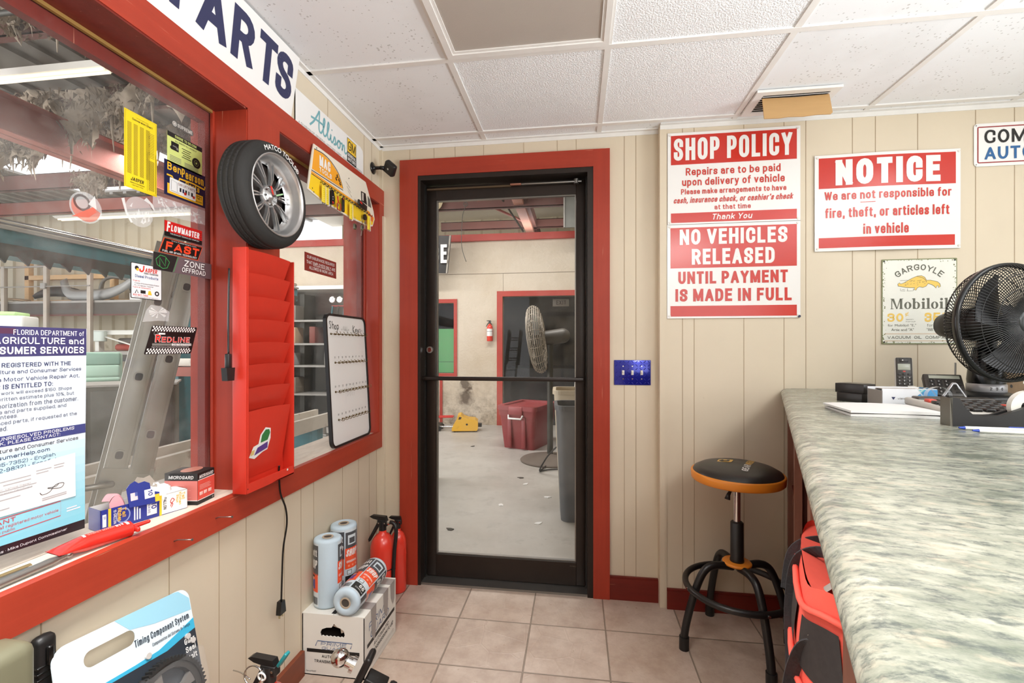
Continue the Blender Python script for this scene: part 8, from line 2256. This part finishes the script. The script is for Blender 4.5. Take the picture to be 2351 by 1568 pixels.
# maroon tote
tt = thing('storage_tote', 'large maroon lidded storage tote on the shop floor', 'tote', (-.64, 6.12, 0), (0, 0, radians(-20)))
MR = mat('maroon_plastic', (150, 62, 64), .42, var=.06, dirt=((200, 170, 160), 20, .70, .4))
def tapered(q, w0, d0, w1, d1, z0, z1, m, r=.05):
    lo = rrect(-w0, -d0, 2 * w0, 2 * d0, r, 4); hi = rrect(-w1, -d1, 2 * w1, 2 * d1, r, 4); n = len(lo)
    q.add([(x, y, z0) for x, y in lo] + [(x, y, z1) for x, y in hi], [(i, (i + 1) % n, n + (i + 1) % n, n + i) for i in range(n)], m, True); q.add([(x, y, z0) for x, y in lo], [list(range(n))[::-1]], m)
    return hi
b = MB(); tapered(b, .22, .30, .255, .345, 0, .42, MR); tapered(b, .265, .355, .27, .36, .42, .50, MR)
for x in (-.10, .10): b.rbox(x - .03, x + .03, -.355, -.32, .02, .42, MR, .01)
b.build('tote_body', tt)
b = MB(); b.prism([rrect(-.285, -.375, .57, .75, .06, 5), rrect(-.22, -.31, .44, .62, .04, 5)], .50, .555, MR); b.prism(rrect(-.22, -.31, .44, .62, .04, 5), .50, .535, MR); b.rbox(-.10, .10, -.385, -.36, .44, .55, MR, .012); b.build('lid', tt)
b = MB(); b.tube([(-.10, -.372, .44), (-.09, -.40, .40), (.09, -.40, .40), (.10, -.372, .44)], .012, M_PAPERW, n=8); b.build('latch_handle', tt)
# industrial fan
iF = thing('pedestal_fan', 'big wire pedestal shop fan turned sideways behind the door', 'fan', (-.30, 5.30, 0))
b = MB(); b.lathe([(0, 0), (.34, 0), (.345, .012), (.33, .025), (.18, .06), (.05, .08), (.0, .085)], mat('cast_base', (112, 100, 90), .7, var=.12), 48); b.build('base', iF)
b = MB(); b.cyl((0, 0, .07), (0, 0, 1.34), .034, M_DGREY, n=16); b.build('pole', iF)
b = MB(); b.M = Matrix.Translation((-.15, 0, 1.40)) @ Matrix.Rotation(radians(-90 - 8), 4, 'Y') @ Matrix.Rotation(0, 4, 'Z')
WIR = mat('dusty_wire', (170, 160, 146), .5, metal=.4)
for k in range(24):
    a = 2 * pi * k / 24
    b.tube([(.06 * cos(a), .06 * sin(a), .10), (.22 * cos(a), .22 * sin(a), .095), (.36 * cos(a), .36 * sin(a), .06), (.395 * cos(a), .395 * sin(a), .0), (.36 * cos(a), .36 * sin(a), -.06), (.22 * cos(a), .22 * sin(a), -.09), (.06 * cos(a), .06 * sin(a), -.10)], .004, WIR, n=5)
for r_, z_ in ((.397, 0), (.392, .022), (.392, -.022), (.38, .042), (.38, -.042), (.362, .06), (.362, -.06), (.335, .072), (.335, -.072), (.29, .085), (.29, -.085), (.22, .096), (.22, -.092), (.14, .1), (.14, -.097), (.06, .10), (.06, -.1)): b.tube([(r_ * cos(2 * pi * k / 48), r_ * sin(2 * pi * k / 48), z_) for k in range(48)], .004, WIR, n=5, closed=True)
b.build('cage', iF)
b = MB(); b.M = Matrix.Translation((-.15, 0, 1.40)) @ Matrix.Rotation(radians(-98), 4, 'Y'); b.cyl((0, 0, -.30), (0, 0, -.10), .085, mat('motor_grey', (84, 80, 74), .5, metal=.3), n=24); b.sphere((0, 0, -.30), .085, mat('motor_grey', (84, 80, 74), .5, metal=.3), n=20); b.build('motor', iF)
for k in range(4):
    b = MB(); b.M = Matrix.Translation((-.15, 0, 1.40)) @ Matrix.Rotation(radians(-98), 4, 'Y') @ Matrix.Rotation(2 * pi * k / 4, 4, 'Z'); b.sheet(lambda u, v: (.05 + .30 * v, (u - .5) * (.10 + .16 * v), (u - .5) * .08), 4, 4, M_STEEL); b.build('blade', iF)
b = MB(); b.tube(spline([(-.32, 5.0, .02), (-.38, 4.78, .02), (-.30, 4.70, .18), (-.20, 4.65, .30)], 6), .008, M_BLACK, n=6); b.tube(spline([(-.38, 4.78, .012), (-.28, 4.86, .012), (-.15, 4.90, .012)], 5), .008, M_BLACK, n=6); b.build('power_cord', iF, (.30, -5.30, 0))
def trashcan(name, label, loc, rz, w, d_, h, m):
    t = thing(name, label, 'trash can', loc, (0, 0, radians(rz)))
    q = MB(); tapered(q, w * .40, d_ * .40, w * .48, d_ * .48, 0, h, m, .06)
    q.prism([rrect(-w * .5, -d_ * .5, w, d_, .07, 5), rrect(-w * .45, -d_ * .45, w * .9, d_ * .9, .06, 5)], h - .035, h, m)
    hi = rrect(-w * .45, -d_ * .45, w * .9, d_ * .9, .06, 5); lo = rrect(-w * .37, -d_ * .37, w * .74, d_ * .74, .05, 5); n = len(hi)
    q.add([(x, y, .03) for x, y in lo] + [(x, y, h) for x, y in hi], [(i, n + i, n + (i + 1) % n, (i + 1) % n) for i in range(n)], m, True); q.add([(x, y, .03) for x, y in lo], [list(range(n))], m)
    q.build('can_body', t)
    for sx in (-1, 1):
        g = MB(); g.rbox(-.06, .06, sx * d_ * .5 - .02, sx * d_ * .5 + .02, h - .09, h - .035, m, .008); g.build('handle', t)
    return t
trashcan('trash_can', 'scuffed grey trash can partly hidden by the door stile', (.060, 3.62, 0), 4, .46, .40, .875, mat('grey_bin_plastic', (86, 88, 90), .5, var=.15, vscale=5, dirt=((170, 170, 168), 14, .64, .5)))
trashcan('trash_can', 'cream trash can behind the grey one at right of door glass', (.075, 4.25, 0), 2, .58, .44, .930, mat('cream_bin_plastic', (196, 182, 158), .5, var=.1, dirt=((130, 112, 90), 10, .6, .5)))
tr = thing('parts_washer', 'dark blue slant-topped cabinet with white handle behind the trash cans', 'cabinet', (.34, 6.2, 0))
b = MB(); b.M = Matrix.Rotation(radians(90), 4, 'X'); b.prism([[(-.26, 0), (.35, 0), (.35, 1.46), (-.02, 1.42), (-.26, 1.16)]], -.25, .25, mat('slate_blue_steel', (56, 70, 88), .4, var=.15)); b.box(.02, .12, .85, .99, .25, .254, M_PAPERW); b.build('cabinet_body', tr)
b = MB(); b.tube([(-.36, -.40, .62), (-.34, -.40, .92), (-.28, -.40, .97), (.2, -.40, .97)], .018, WH, n=8); b.tube([(-.36, -.40, .62), (-.30, -.25, .60)], .016, WH, n=8); b.build('push_handle', tr)
ty = MB(); ty.M = Matrix.Rotation(radians(90), 4, 'Y'); ty.lathe([(.13, -.08), (.22, -.085), (.27, -.07), (.28, -.04), (.28, .04), (.27, .07), (.22, .085), (.13, .08), (.13, -.08)], RUB, 48); tag(ty.build('loose_tyre', None, (-1.46, 4.22, .2805)), 'loose black tyre just showing at left of the door glass', 'tyre')
for k, (x, y) in enumerate(((-.55, 4.55), (-.48, 4.35), (-1.55, 4.0), (-.25, 4.0), (-1.35, 5.9), (-.62, 3.75), (-.9, 3.2), (-.28, 3.4))):
    b = MB(); b.add([(.03 * cos(a) * (1 + .4 * sin(3 * a + k)), .02 * sin(a), .004) for a in [2 * pi * i / 7 for i in range(7)]] + [(.03 * cos(a) * (1 + .4 * sin(3 * a + k)), .02 * sin(a), 0) for a in [2 * pi * i / 7 for i in range(7)]], [list(range(7))] + [(i, 7 + i, 7 + (i + 1) % 7, (i + 1) % 7) for i in range(7)], M_PAPERW if k % 2 else M_DGREY)
    tag(b.build('litter_scrap', None, (x, y, .0005), (0, 0, k)), 'small flat scrap lying on the shop concrete seen through the door', 'scrap', 'scraps on the shop floor')
